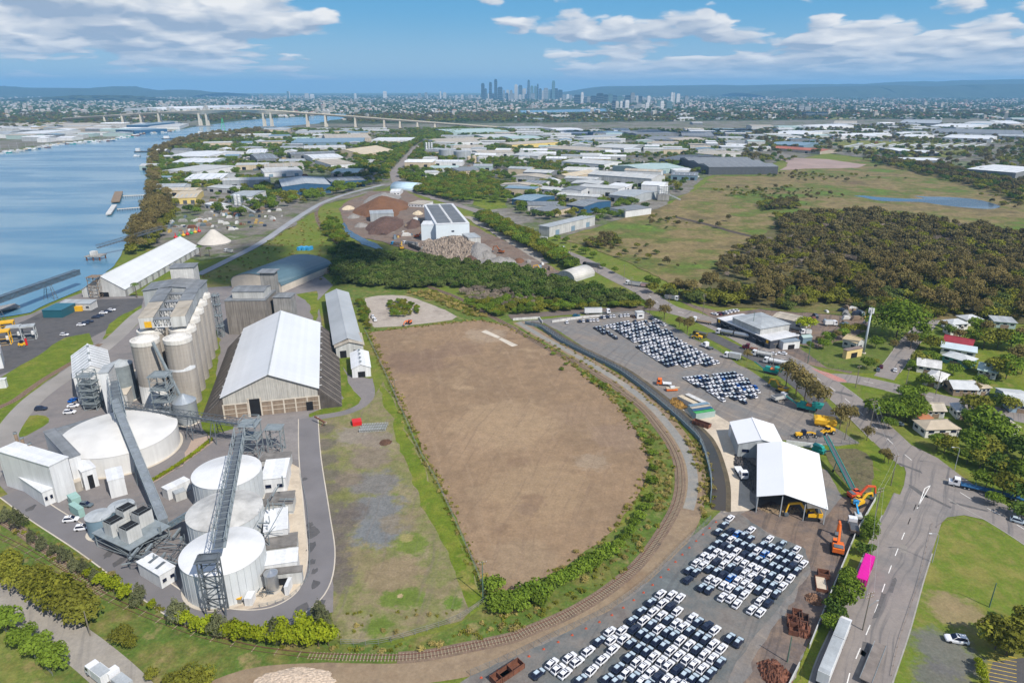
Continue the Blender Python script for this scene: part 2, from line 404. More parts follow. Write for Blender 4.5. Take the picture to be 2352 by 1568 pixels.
ASPHP = gm('plant_asphalt', [(.165, .15, .15), (.20, .18, .172), (.13, .125, .128)], .035, 1.5, .10, bump=.08)
ASPHD = gm('dark_asphalt', [(.075, .075, .08), (.10, .095, .095), (.06, .06, .064)], .05, 1.5, .13, bump=.08)
ROADP = gm('pale_road', [(.26, .235, .205), (.30, .27, .23), (.22, .20, .185)], .04, 1.4, .12, bump=.08,
           track=[(radians(118), (.19, .175, .16), .5, 1.0)])
CPAD = gm('concrete_pad', [(.46, .38, .29), (.52, .44, .34), (.36, .30, .24)], .06, 1.0, .1, bump=.05)
CLAY = gm('reddish_gravel', [(.33, .24, .19), (.37, .28, .22), (.30, .22, .18)], .06, 1.4, .1)
INDG = gm('industrial_ground', [(.075, .10, .035), (.20, .185, .165), (.15, .135, .11), (.08, .11, .03), (.27, .245, .21)], .012, .25, .35)
SUBG = gm('suburb_ground', [(.045, .065, .03), (.07, .085, .035), (.04, .06, .028), (.12, .12, .09)], .004, .05, .35)
SCRAPG = gm('scrapyard_earth', [(.125, .085, .066), (.18, .13, .10), (.15, .118, .096), (.27, .22, .18)], .03, .6, .3)
MUD = gm('mud_bank', [(.12, .09, .06), (.09, .075, .05), (.15, .12, .08)], .06, 1.0, .3)
BALL = gm('ballast', [(.15, .10, .08), (.19, .135, .095), (.11, .085, .07)], .2, 2.2, .3)
GREYG = gm('pale_gravel_path', [(.27, .235, .19), (.22, .215, .20), (.30, .26, .21)], .05, 1.4, .14)

NATURAL |= {'forest_floor', 'grass_ground', 'lush_grass', 'dry_grass', 'embankment_grass', 'marsh', 'bare_earth', 'grey_gravel', 'blue_metal_gravel', 'brown_yard', 'industrial_ground', 'scrapyard_earth', 'pale_clearing', 'open_yard', 'park_grass', 'scrub_ground', 'rough_grass', 'reddish_gravel', 'concrete_pad', 'levelled_earth', 'river_water', 'pond_water', 'plant_hardstand', 'pale_road'}
def water(name, c, rough, sc):
    m = bpy.data.materials.new(name); m.use_nodes = True; t = NT(m.node_tree)
    g = t.n('ShaderNodeNewGeometry'); po = g.outputs['Position']
    h = t.math('ADD', t.noise(po, sc, 3, .6), t.math('MULTIPLY', t.noise(t.mapping(po, sc=(.3, 1, 1)), sc * 3.3, 3, .6), .5))
    slick = t.mr(t.noise(t.mapping(po, rot=(0, 0, .35), sc=(.25, 1, 1)), .012, 4, .6), .42, .6)
    bp = t.n('ShaderNodeBump', {'Height': h, 'Strength': t.math('MULTIPLY', t.math('ADD', .2, slick), .2), 'Distance': .5})
    b = t.n('ShaderNodeBsdfPrincipled', {'Base Color': t.mix(slick, (c[0] * 1.25, c[1] * 1.12, c[2] * 1.05), (c[0] * .75, c[1] * .85, c[2] * .92)), 'Roughness': t.math('MULTIPLY_ADD', slick, .12, rough), 'IOR': 1.33, 'Normal': bp})
    t.n('ShaderNodeOutputMaterial', {0: b}); return m
RIVERM = water('river_water', (.085, .20, .29, 1), .13, .22)
DRAINM = water('drain_water', (.045, .042, .036, 1), .12, .6)
PONDM = water('pond_water', (.06, .085, .11, 1), .12, .3)

# ------------------------------------------------------------------ the land
def disc_ground():
    R = 25500; b = MB(); n = 96; rr = [0, 600, 2500, 9000, R]
    b.v = [(0, 0, 0)]
    for r in rr[1:]:
        for i in range(n): b.v.append((r * cos(2 * pi * i / n), r * sin(2 * pi * i / n), 0))
    for i in range(n): b.f.append((0, 1 + i, 1 + (i + 1) % n))
    for k in range(3):
        for i in range(n):
            j = (i + 1) % n; b.f.append((1 + k * n + i, 1 + (k + 1) * n + i, 1 + (k + 1) * n + j, 1 + k * n + j))
    b.m = [0] * len(b.f)
    return tag(b.build('ground', GRASS, fix=False), kind='structure')
disc_ground()
flat('suburb_ground', [(-900, 300), (3300, 300), (3300, 217), (-900, 217)], SUBG, .25)
flat('industrial_ground', [(330, 520), (330, 330), (560, 286), (1100, 284), (3200, 262), (3200, 440), (2352, 420), (2060, 372), (1900, 352), (1640, 400), (1520, 478), (1380, 520), (1290, 548),
     (1240, 535), (1120, 486), (960, 440), (900, 425), (830, 448), (745, 470), (640, 540), (560, 585), (460, 600), (330, 560)], INDG, .30)
RIVER_UV = [(-900, 372), (0, 352), (60, 345), (130, 331), (250, 322), (330, 306), (420, 297), (466, 289), (520, 281), (620, 272), (700, 269), (760, 262), (850, 261), (950, 262), (1010, 265), (950, 269), (840, 271), (760, 276), (735, 284),
     (650, 291), (588, 298), (520, 303), (470, 311), (430, 320), (385, 332), (352, 346), (342, 362), (340, 380), (342, 400), (343, 420), (341, 440), (345, 460), (340, 480), (333, 500), (312, 528), (300, 548), (297, 563), (280, 582), (262, 612), (235, 636), (185, 667), (135, 688), (92, 707), (70, 719), (30, 726), (0, 730), (-900, 790)]
flat('river', RIVER_UV, RIVERM, .40)
flat('river', [(1195, 254), (1300, 252), (1392, 250), (1395, 256), (1300, 258), (1200, 260)], RIVERM, .5)
flat('river', [(1540, 246), (1590, 243), (1600, 247), (1560, 251)], RIVERM, .5)
flat('marsh', [(1285, 549), (1380, 522), (1510, 480), (1600, 436), (1645, 402), (1780, 396), (1840, 386), (1985, 366), (2060, 372), (2352, 402), (3100, 440), (3100, 760), (2352, 740), (2100, 735), (1760, 712), (1640, 690), (1560, 662), (1440, 602), (1350, 566)], MARSH, .31)
POND_UV = [(785, 1215), (880, 1212), (1000, 1225), (1270, 1240), (1440, 1238), (1340, 1215), (1480, 1222), (1650, 1225), (1900, 1245), (2050, 1280), (2135, 1312), (2050, 1335), (1850, 1325), (1600, 1300), (1400, 1272), (1050, 1262), (870, 1228)]
flat('pond', [(1764 + a / 4, 147 + b / 4) for a, b in POND_UV], PONDM, .36, 3)
flat('lawn', [(880, 400), (905, 396), (960, 398), (900, 410), (882, 412)], LUSH, .34)
flat('lawn', [(1090, 448), (1165, 456), (1165, 478), (1120, 483), (1085, 470)], LUSH, .34)
flat('shipyard_ground', [(-500, 356), (0, 350), (130, 329), (250, 320), (330, 304), (462, 288), (462, 277), (-500, 284)], INDG, .36)
flat('lawn', [(345, 366), (368, 360), (370, 392), (345, 394)], LUSH, .42)
flat('construction_ground', [(1785, 362), (1900, 366), (1990, 379), (1970, 386), (1850, 388), (1790, 392), (1810, 375)], pm('levelled_earth', (.30, .22, .19), .95, .2, .02), .36)
flat('field', [(2075, 352), (2230, 343), (2180, 362), (2080, 360)], DRYG, .36)
flat('field', [(1895, 268), (2100, 262), (2120, 270), (1900, 275)], DRYG, .36)
flat('field', [(1905, 330), (1940, 322), (2240, 330), (2250, 338), (1960, 350)], DRYG, .33)
# long green with the old rail formation between wharf road and scrapyard
flat('grass_strip', [(440, 640), (560, 590), (690, 500), (745, 468), (800, 478), (790, 520), (800, 550), (860, 572), (860, 590), (775, 640), (740, 650), (600, 660), (500, 690), (450, 680)], GRASS, .02)
flat('scrapyard_ground', [(800, 462), (850, 440), (930, 438), (985, 462), (1040, 495), (1130, 540), (1225, 592), (1330, 640), (1300, 646), (1200, 615), (1080, 606), (960, 580), (880, 556), (812, 545), (790, 515), (778, 480)], SCRAPG, .34)
flat('puddle', [(785, 515), (792, 512), (800, 528), (830, 545), (868, 562), (880, 572), (862, 572), (815, 550), (790, 535)], PONDM, .37)
flat('pale_hardstand', [(1062, 497), (1085, 498), (1150, 530), (1240, 576), (1262, 606), (1245, 606), (1170, 560), (1100, 520)], ROADP, .36)
flat('embankment', [(760, 640), (900, 640), (1080, 712), (1330, 716), (1200, 735), (1260, 790), (1400, 850), (1500, 930), (1580, 1020), (1630, 1090), (1655, 1175), (1600, 1240), (1490, 1335), (1300, 1440), (1100, 1530), (900, 1560), (560, 1600), (0, 1600), (0, 1200), (100, 1215), (300, 1330), (420, 1430), (640, 1440), (770, 1460), (900, 1480), (1040, 1440), (1120, 1385), (1480, 1180), (1500, 1050), (1300, 825), (1105, 735), (850, 762), (825, 720)], EMBANK, .04)
flat('clearing', [(838, 685), (870, 679), (930, 679), (985, 697), (1050, 727), (1000, 740), (860, 752), (848, 720)], gm('pale_clearing', [(.30, .25, .21), (.36, .31, .26), (.24, .20, .17)], .05, 1.2, .14), .05, 2)
flat('bare_lot', [(845, 763), (1105, 735), (1160, 748), (1230, 780), (1300, 825), (1370, 880), (1430, 945), (1470, 1000), (1495, 1052), (1480, 1110), (1450, 1165), (1420, 1205), (1370, 1250), (1300, 1300), (1230, 1340), (1125, 1375), (1095, 1300), (1060, 1220), (1010, 1110), (970, 1040), (930, 950), (890, 860)], LOTD, .06)
flat('concrete_slab', [(1105, 762), (1116, 758), (1150, 774), (1143, 777)], CONCP, .075); flat('concrete_slab', [(1145, 779), (1152, 775.5), (1190, 793), (1176, 796)], CONCP, .075)
# plant land
OPENY = gm('open_yard', [(.15, .155, .05), (.21, .17, .095), (.155, .16, .055), (.23, .19, .11), (.12, .15, .035)], .05, 1.4, .28,
           track=[(radians(88), (.15, .12, .095), .4, 1.0)],
           patches=[gp(870, 1215, 10, (.15, .155, .155), 1), gp(868, 1165, 10, (.155, .155, .15), 1), gp(862, 1110, 10, (.16, .15, .135), 1), gp(850, 1050, 9, (.19, .15, .115)), gp(815, 1000, 9, (.23, .195, .16)), gp(865, 1010, 8, (.21, .17, .135)), gp(800, 1100, 6, (.17, .135, .105)),
                    gp(905, 1320, 10, (.22, .165, .10)), gp(820, 1290, 6, (.20, .155, .09), .6), gp(920, 1200, 7, (.20, .155, .095), .6), gp(945, 1250, 6, (.115, .16, .022)), gp(935, 1235, 2.5, (.26, .22, .09)), gp(940, 1372, 5, (.10, .15, .02)), gp(900, 1375, 4, (.10, .15, .02)), gp(1040, 1385, 3, (.085, .145, .016)), gp(870, 1438, 4, (.10, .15, .02)),
                    *[gp(u_, v_, 5.5, (.115, .096, .084), .75) for u_, v_ in ((744, 985), (747, 1020), (750, 1055), (752, 1090), (755, 1125), (760, 1160), (768, 1190), (778, 1215), (795, 1190), (815, 1170), (770, 1245), (768, 1275), (770, 1305), (774, 1335))], gp(778, 1140, 4, (.15, .15, .05), .7), gp(919, 1368, 1.0, (.38, .28, .16), .9)])
flat('open_yard', [(705, 955), (800, 950), (862, 905), (880, 875), (915, 950), (975, 1075), (1020, 1165), (1085, 1300), (1110, 1378), (1060, 1425), (940, 1460), (800, 1480), (770, 1460), (765, 1360)], OPENY, .055)
flat('lawn', [(870, 880), (895, 905), (920, 960), (970, 1065), (1020, 1165), (1085, 1300), (1110, 1378), (1075, 1395), (1040, 1300), (985, 1190), (940, 1080), (905, 990), (880, 930)], LUSH, .066)
PLANT = [(-300, 1090), (-300, 780), (0, 738), (70, 722), (140, 690), (190, 672), (325, 680), (480, 660), (560, 655), (700, 640), (735, 628), (765, 655), (730, 690), (745, 780), (800, 860), (852, 870), (858, 905), (830, 940), (712, 962), (738, 1150), (766, 1345), (765, 1405), (650, 1440), (490, 1440), (330, 1335), (180, 1240), (60, 1180), (0, 1115)]
flat('plant_apron', PLANT, ASPHP, .07)
flat('lawn', [(-250, 1040), (-250, 930), (0, 868), (95, 812), (150, 775), (205, 765), (215, 790), (175, 830), (95, 885), (40, 935), (0, 975)], LUSH, .085)
flat('lawn', [(345, 860), (480, 758), (500, 760), (488, 930), (470, 960), (455, 958)], LUSH, .085)
flat('lawn', [(250, 745), (325, 700), (328, 730), (300, 760), (235, 780)], LUSH, .085)
flat('lawn', [(42, 975), (65, 955), (105, 955), (112, 970), (80, 990), (45, 1005)], LUSH, .09, 2)
flat('lawn', [(460, 962), (540, 972), (535, 985), (480, 1000), (465, 985)], LUSH, .085)
flat('lawn', [(718, 770), (735, 760), (790, 850), (800, 880), (830, 915), (822, 940), (712, 958), (700, 955), (790, 915), (745, 830)], LUSH, .085)
flat('lawn', [(680, 676), (728, 668), (735, 700), (722, 760), (712, 700)], LUSH, .085)
flat('gravel_apron', [(330, 1110), (420, 1070), (440, 1010), (480, 1000), (490, 1015), (400, 1080), (345, 1112)], CLAY, .09)
flat('concrete_apron', [(640, 1060), (690, 1075), (706, 1170), (712, 1290), (705, 1330), (660, 1375), (560, 1400), (480, 1388), (480, 1370), (600, 1330), (640, 1200)], CPAD, .095, 2)
flat('dark_hardstand', [(548, 962), (708, 945), (718, 1060), (640, 1050), (560, 1010)], gm('plant_hardstand', [(.20, .18, .175), (.23, .21, .20), (.16, .15, .15)], .05, 1.4, .1), .088)
flat('dark_hardstand', [(150, 690), (330, 685), (325, 705), (240, 760), (100, 830), (0, 860), (-200, 880), (-200, 800), (0, 760), (60, 735)], ASPHD, .08)
# car yards
flat('car_yard', [(1188, 738), (1400, 718), (1480, 714), (1530, 742), (1640, 800), (1740, 862), (1850, 940), (1975, 1018), (1968, 1026), (1790, 1010), (1800, 1050), (1900, 1080), (1935, 1140), (2010, 1148), (1965, 1225), (1905, 1368), (1855, 1480), (1800, 1600), (1000, 1600), (1080, 1552), (1180, 1508), (1300, 1452), (1400, 1402), (1490, 1335), (1560, 1264), (1632, 1196), (1655, 1174), (1660, 1060), (1620, 1000), (1550, 935), (1440, 848), (1330, 790), (1250, 742)], GRAV, .075)
flat('blue_metal_yard', [(1632, 1196), (1700, 1180), (1770, 1230), (1870, 1260), (1860, 1300), (1760, 1430), (1720, 1480), (1660, 1600), (1060, 1600), (1080, 1552), (1180, 1508), (1300, 1452), (1400, 1402), (1490, 1335), (1560, 1264)], YARDB, .08)
flat('brown_yard', [(1700, 1180), (1770, 1150), (1890, 1195), (1935, 1140), (2010, 1148), (1965, 1225), (1905, 1368), (1855, 1480), (1800, 1600), (1690, 1600), (1760, 1470), (1862, 1310), (1850, 1260), (1760, 1220)], BROWNY, .085)
flat('concrete_driveway', [(1560, 912), (1650, 955), (1700, 990), (1722, 1150), (1742, 1172), (1662, 1176), (1658, 1070), (1632, 1005), (1590, 965)], CPAD, .085)
flat('grass_verge', [(1975, 1018), (2010, 990), (2078, 1085), (2082, 1110), (2030, 1220), (1985, 1310), (1930, 1420), (1868, 1600), (1802, 1600), (1855, 1480), (1905, 1368), (1965, 1225), (2010, 1148), (1935, 1100), (1895, 1030)], LUSH, .078)
flat('scrub', [(1890, 1035), (1965, 1030), (2005, 1060), (2000, 1130), (1960, 1125), (1920, 1085)], gm('scrub_ground', [(.10, .085, .05), (.13, .11, .06), (.07, .08, .03)], .15, 1.4, .35), .09, 2)
# right-hand greens and house lots
flat('lawn', [(1700, 700), (2352, 730), (3000, 760), (3000, 1300), (2352, 1240), (2280, 1195), (2214, 1182), (2176, 1187), (2154, 1207), (2146, 1240), (2092, 1400), (2033, 1600), (3000, 1900), (3000, 760), (2352, 740)], LUSH, .03)
flat('lawn', [(1960, 790), (2700, 740), (2700, 1400), (2352, 1240), (2214, 1182), (2154, 1207), (2040, 1600), (2600, 1600), (2800, 1200), (2500, 1000), (1980, 900)], LUSH, .034)
flat('park', [(2146, 1225), (2176, 1190), (2214, 1184), (2280, 1200), (2400, 1260), (2700, 1500), (2500, 1600), (2036, 1600), (2095, 1400)], gm('park_grass', [(.15, .16, .03), (.19, .175, .045), (.11, .155, .018), (.21, .175, .055)], .04, 1.4, .22,
     patches=[gp(2190, 1400, 8, (.24, .18, .10)), gp(2175, 1500, 9, (.13, .125, .12)), gp(2160, 1560, 7, (.12, .115, .11))]), .05)
flat('car_park', [(2280, 1520), (2420, 1500), (2450, 1620), (2250, 1620)], ASPHD, .06)
flat('gravel_yard', [(1640, 715), (1760, 708), (1900, 700), (2000, 740), (1990, 760), (1880, 800), (1830, 790)], BROWNY, .08)
flat('verge', [(1560, 690), (1640, 712), (1830, 792), (1960, 850), (1955, 858), (1850, 836), (1760, 790), (1650, 738)], BROWNY, .07)
flat('lawn', [(1836, 800), (1890, 790), (1990, 760), (2080, 790), (2045, 850), (1990, 858), (1900, 845)], gm('rough_grass', [(.12, .12, .04), (.09, .125, .02), (.15, .14, .05)], .08, 1.2, .3), .074)
flat('grass_field', [(-400, 1420), (0, 1432), (62, 1490), (150, 1600), (-400, 1700)], DRYG, .06)

# ------------------------------------------------------------------ roads
def road(name, uv, w, mat, z, kerbs=True, k=6, off=0):
    p = GL(uv, k); ribbon(name, p, w, mat, z, off)
    if kerbs:
        kerb('kerb', p, off + w / 2 + .17, KERB); kerb('kerb', p, off - w / 2 - .17, KERB)
    return p
def dashes(p, step, ln, off, z, w=.22, mat=None, start=0.0, lim=90):
    for i, (c, d) in enumerate(walk(p, step, start)):
        if i >= lim: break
        n = Vector((-d.y, d.x)); b = MB(); a = c + n * (off - w / 2); e = c + n * (off + w / 2)
        b.add([(a.x, a.y, z), (e.x, e.y, z), (*(e + d * ln), z), (*(a + d * ln), z)], [(0, 3, 2, 1)])
        tag(b.build('road_marking', mat or LINE), kind='structure')
MAIN = [(1925, 1640), (1985, 1480), (2045, 1330), (2090, 1200), (2098, 1110), (2060, 1035), (1990, 960), (1930, 905), (1850, 856), (1764, 808), (1690, 768), (1600, 730), (1530, 704), (1472, 666), (1412, 636), (1336, 597), (1276, 572), (1201, 534), (1113, 491), (1013, 459), (955, 441), (915, 424)]
flat('road_junction', [(2034, 1201), (2054, 1167), (2076, 1115), (2081, 1085), (2073, 1060), (2034, 985), (2089, 1020), (2154, 1052), (2206, 1092), (2264, 1132), (2300, 1155), (2300, 1212), (2264, 1194), (2214, 1183), (2176, 1188), (2154, 1208), (2140, 1222)], ASPH, .118)
p1 = GL([(1935, 1690), (1952, 1568), (2010, 1420), (2052, 1300), (2090, 1204), (2112, 1150)], 6)
ribbon('main_road', p1, 15, ASPH, .11); kerb('kerb', p1[:-6], 7.7, KERB); kerb('kerb', p1[:-9], -7.7, KERB)
dashes(p1[2:-2], 9.5, 4.2, 0.5, .118)
p2 = GL([(2110, 1070), (2062, 1030), (2010, 980), (1952, 925), (1905, 888), (1850, 852), (1764, 808), (1690, 768), (1600, 728), (1530, 706), (1472, 667), (1412, 637), (1336, 597), (1276, 572), (1201, 534), (1113, 491), (1013, 459), (955, 441), (915, 424)], 6)
ribbon('main_road', p2, 13, ASPH, .112); kerb('kerb', p2[8:-50], 6.7, KERB); kerb('kerb', p2[18:-50], -6.7, KERB)
dashes(p2[2:60], 12, 4.2, 0, .12, lim=40)
p3 = GL([(2095, 1092), (2170, 1112), (2240, 1152), (2310, 1190), (2400, 1246), (2520, 1330)], 6)
ribbon('side_road', p3, 13.5, ASPH, .114); kerb('kerb', p3[8:], 6.9, KERB); kerb('kerb', p3[10:], -6.9, KERB)
dashes(p3[9:], 9.5, 4.2, 0, .121)
p4 = GL([(1915, 868), (1960, 871), (2040, 888), (2120, 908), (2200, 926), (2300, 948), (2420, 975)], 6)
ribbon('side_street', p4, 10.5, ASPH, .116); kerb('kerb', p4[8:], 5.4, KERB); kerb('kerb', p4[12:], -5.4, KERB)
dashes(p4[8:], 12, 4, 0, .124, lim=12)
p5 = GL([(2030, 868), (2062, 826), (2088, 788), (2124, 750), (2146, 722)], 5)
ribbon('back_street', p5, 8.5, ASPH, .113); kerb('kerb', p5[2:], 4.4, KERB); kerb('kerb', p5[2:], -4.4, KERB)
flat('red_turning_bay', [(1862, 845), (1905, 857), (1940, 872), (1946, 878), (1920, 876), (1900, 866)], gm('red_road_surface', [(.36, .16, .135), (.42, .20, .17), (.30, .14, .12)], .12, 2, .12), .126)
p6 = GL([(1905, 962), (1870, 915), (1815, 868), (1760, 835), (1690, 800), (1620, 765)], 5)
ribbon('service_road', p6, 8, ASPHD, .105)
p7 = GL([(1170, 716 + 12), (1300, 718), (1400, 712), (1480, 708), (1540, 712)], 5)
ribbon('yard_lane', p7, 9, gm('lane_seal', [(.13, .105, .09), (.16, .13, .11)], .05, 1.4, .1), .108)
p8 = GL([(-150, 1305), (0, 1366), (90, 1420), (180, 1482), (262, 1550), (330, 1620)], 5)
ribbon('approach_road', p8, 8.5, ROADP, .11)
wr = GL([(455, 632), (520, 600), (600, 558), (680, 503), (740, 467), (800, 445), (880, 425)], 5)
ribbon('wharf_road', wr, 7, pm('sealed_wharf_road', (.27, .275, .29), .9, .12, .05), .34)
far_rd = GL([(915, 424), (905, 400), (912, 388), (935, 362), (955, 340), (985, 322)], 4)
ribbon('far_road', far_rd, 14, ASPH, .38)
ribbon('far_road', GL([(1000, 459), (930, 395), (850, 402), (760, 408)], 4), 10, ASPH, .36)
for uv, w in [([(560, 425), (530, 395), (520, 370), (505, 345)], 12), ([(2240, 355), (2180, 372), (2110, 380)], 9), ([(1300, 330), (1420, 325), (1600, 340), (1700, 335)], 10), ([(1176, 300), (1600, 300), (2352, 335)], 12), ([(1176, 372), (1300, 384), (1420, 386), (1540, 372)], 10), ([(1176, 440), (1330, 452), (1420, 442), (1540, 425)], 9)]:
    ribbon('far_road', GL(uv, 4), w, ASPH, .38)
pl1 = GL([(-60, 1140), (-10, 1060), (20, 985), (80, 915), (170, 850), (260, 780), (330, 715), (400, 680)], 5)
ribbon('plant_road', pl1, 9, pm('worn_plant_road', (.255, .235, .215), .95, .2, .06), .1)
pl2 = GL([(30, 1130), (100, 1180), (210, 1250), (330, 1335), (430, 1400), (540, 1425), (640, 1412), (715, 1360), (738, 1280), (728, 1180), (712, 1050), (708, 960)], 6)
ribbon('plant_road', pl2, 7.2, pm('plant_ring_road', (.165, .155, .158), .95, .16, .08), .104)
kerb('kerb', pl2, -3.8, CONCP); kerb('kerb', pl2, 3.8, CONCP)
acc = GL([(380, 1640), (560, 1562), (760, 1545), (960, 1535), (1120, 1507), (1260, 1455), (1400, 1385), (1500, 1292), (1568, 1200), (1592, 1110), (1572, 1030), (1512, 950), (1440, 888), (1340, 826), (1250, 776), (1190, 740)], 6)
ribbon('dirt_track', acc, 7.6, DIRT, .06, off=-.6); ribbon('gravel_path', acc[50:], 3.4, GREYG, .075)
dp = GL([(845, 870), (850, 905), (832, 930), (790, 948), (720, 960)], 5); ribbon('plant_lane', dp, 4.2, ASPHP, .096)
for k, (u, v, s) in enumerate([(712, 1205, 1.2), (718, 1222, 2.2), (715, 1256, 1.6), (724, 1340, 1.3), (716, 1290, 1.2), (735, 1386, 1.5), (722, 1312, 1.0), (480, 1418, 1.2), (250, 1272, 1.4), (275, 1290, 1.6), (70, 1168, 1.5), (700, 1100, 1.0), (690, 1405, 2.4)]):
    p = G(u, v).to_2d(); b = MB(); n = 11; b.add([(p.x + s * (.6 + .5 * random.random()) * cos(2 * pi * i / n), p.y + 1.7 * s * (.5 + .6 * random.random()) * sin(2 * pi * i / n), .112) for i in range(n)], [tuple(range(n))]); tag(b.build('oil_stain', ASPHD, fix=False), kind='structure')
mt = GL([(1545, 498), (1620, 515), (1690, 535), (1800, 560), (1890, 582), (1960, 600)], 5); ribbon('marsh_track', mt, 7, pm('dark_track', (.075, .055, .042), .95, .25, .05), .34)
for k in range(9):   # painted bays
    a, b2 = G(2268, 1542 + 9 * k - 45), G(2335, 1556 + 9 * k - 45)
    ribbon('bay_marking', [a.to_2d(), b2.to_2d()], .14, YLINE, .075)
for k, (u, v, w_, d_, a_) in enumerate([(1985, 1490, 1.6, 5, 53), (2050, 1345, 1.2, 7, 53), (2075, 1260, 2.2, 4, 66), (2110, 1130, 2, 8, 100), (2150, 1150, 1.4, 9, 120), (2180, 1105, 2.5, 6, 150), (2090, 1075, 1.5, 8, 130), (2030, 1000, 2, 7, 130), (1975, 1520, 1, 9, 53), (2230, 1165, 1.2, 10, 150), (1940, 905, 2.5, 7, 140), (1820, 845, 2, 9, 148), (2020, 1390, 1, 12, 53)]):
    p = G(u, v).to_2d(); d = Vector((cos(radians(a_)), sin(radians(a_)))); n = Vector((-d.y, d.x)); b = MB(); b.add([(*(p + d * sx * d_ * random.uniform(.8, 1.1) / 2 + n * sy * w_ * random.uniform(.7, 1.2) / 2), .1215) for sx, sy in ((-1, -1), (0, -1.1), (1, -1), (1.1, 0), (1, 1), (0, .9), (-1, 1))], [(0, 1, 2, 3, 4, 5, 6)]); tag(b.build('road_patch', (pm('patch_dark', (.115, .108, .105), .95, .25, .8), pm('patch_pale', (.24, .215, .19), .95, .2, .8))[k % 3 == 2], fix=False), kind='structure')
for s_ in ([(2106, 1168), (2137, 1114)], [(2108, 1166), (2124, 1122)], [(2124, 1122), (2137, 1114)]):
    ribbon('road_marking', [G(*q).to_2d() for q in s_], .25, LINE, .128)

# ------------------------------------------------------------------ drain and its panel wall
dr = GL([(1212, 742), (1248, 752), (1300, 786), (1376, 824), (1438, 857), (1521, 920), (1600, 990), (1626, 1025), (1642, 1070), (1651, 1115), (1650, 1172)], 6)
ribbon('drain_water', dr, 4.6, DRAINM, .10); ribbon('drain_bank', dr, 1.6, MUD, .12, off=-3.2 if False else 3.0)
wall = empty('panel_wall', (0, 0, 0), 0, 'long blue grey panel retaining wall along the drain beside the car yards', 'wall')
wp = offs(dr, -2.6) ; wp2 = [Vector((p.x, p.y)) for p in wp]
cand = walk(wp2, 5.0)
PANW = pm('blue_grey_panel', (.16, .22, .25), .7, .12, .3, streak=.2)
for (c, d) in cand[:-1]:
    n = Vector((-d.y, d.x)) * .12; e = c + d * 4.96
    MB().prism([tuple(c - n), tuple(e - n), tuple(e + n), tuple(c + n)], 0.0, 1.7).build('panel', PANW, wall)
MBF = MB()
for (c, d) in walk(wp2, 2.5):
    MB().bar((c.x, c.y, 1.7), (c.x, c.y, 3.4), .07).build('fence_post', STEEL, wall)
for i in range(len(cand) - 1):
    for z in (2.3, 2.85, 3.35): MBF.bar((*cand[i][0], z), (*cand[i + 1][0], z), .05)
MBF.build('rail', STEEL, wall)

# ------------------------------------------------------------------ railway
RAIL_UV = [(-60, 1205), (0, 1233), (50, 1258), (100, 1288), (175, 1336), (237, 1368), (300, 1398), (375, 1428), (450, 1456), (520, 1474), (588, 1490), (688, 1503), (763, 1508), (838, 1510), (913, 1510), (988, 1503), (1088, 1483), (1176, 1464), (1208, 1451), (1276, 1423), (1336, 1393), (1401, 1351), (1458, 1303), (1501, 1251), (1546, 1177), (1560, 1133), (1562, 1095), (1556, 1058), (1538, 1018), (1513, 983), (1476, 938), (1426, 899), (1388, 872), (1326, 834), (1251, 797), (1176, 752), (1120, 722), (1063, 689), (1000, 664), (900, 626), (800, 575), (750, 536), (728, 502), (732, 475), (770, 452)]
rl = GL(RAIL_UV, 5)
ribbon('rail_formation', rl[70:], 3.6, BALL, .11); ribbon('rail_formation', rl[:71], 3.4, EMBANK, .105)
track = empty('railway_track', (0, 0, 0), 0, 'single rusty railway track curving round the bare earth lot', 'railway')
for sgn in (-1, 1):
    q = offs(rl, sgn * .62)
    MB().loft([[(*(q[i] + Vector((0, 0))), .16), (q[i].x, q[i].y, .36), (*(offs([rl[max(0, i - 1)], rl[min(len(rl) - 1, i + 1)]], sgn * .74)[0] * .5 + offs([rl[max(0, i - 1)], rl[min(len(rl) - 1, i + 1)]], sgn * .74)[1] * .5), .36)] for i in range(len(q))]).build('rail', RAILM, track)
sl_ = walk(rl, .82)
sl_ = [s for s in sl_]
dist = sorted(range(len(sl_)), key=lambda i: sl_[i][0].length if not inpoly(0, 0, [(0, 0)]) else 0)
vis = [i for i in dist if abs(sl_[i][0].x) < sl_[i][0].y * .8 and sl_[i][0].x > -42]
sm = MB().box(-.13, -1.15, .13, .13, 1.15, .25).mesh('sleeper', SLEEP)
for i in vis[:300]:
    c, d = sl_[i]; put('sleeper', sm, track, (c.x, c.y, 0), atan2(d.y, d.x) + random.uniform(-.03, .03))
rest = MB(); keep = set(vis[:300])
for i, (c, d) in enumerate(sl_):
    if i in keep or c.x < -48 and c.y < 190 and i % 7: continue
    n = Vector((-d.y, d.x)) * 1.15; e = d * .13
    rest.add([(*(c - n - e), .2), (*(c + n - e), .2), (*(c + n + e), .2), (*(c - n + e), .2)], [(0, 1, 2, 3)])
tag(rest.build('sleepers', SLEEP, track), kind='stuff')
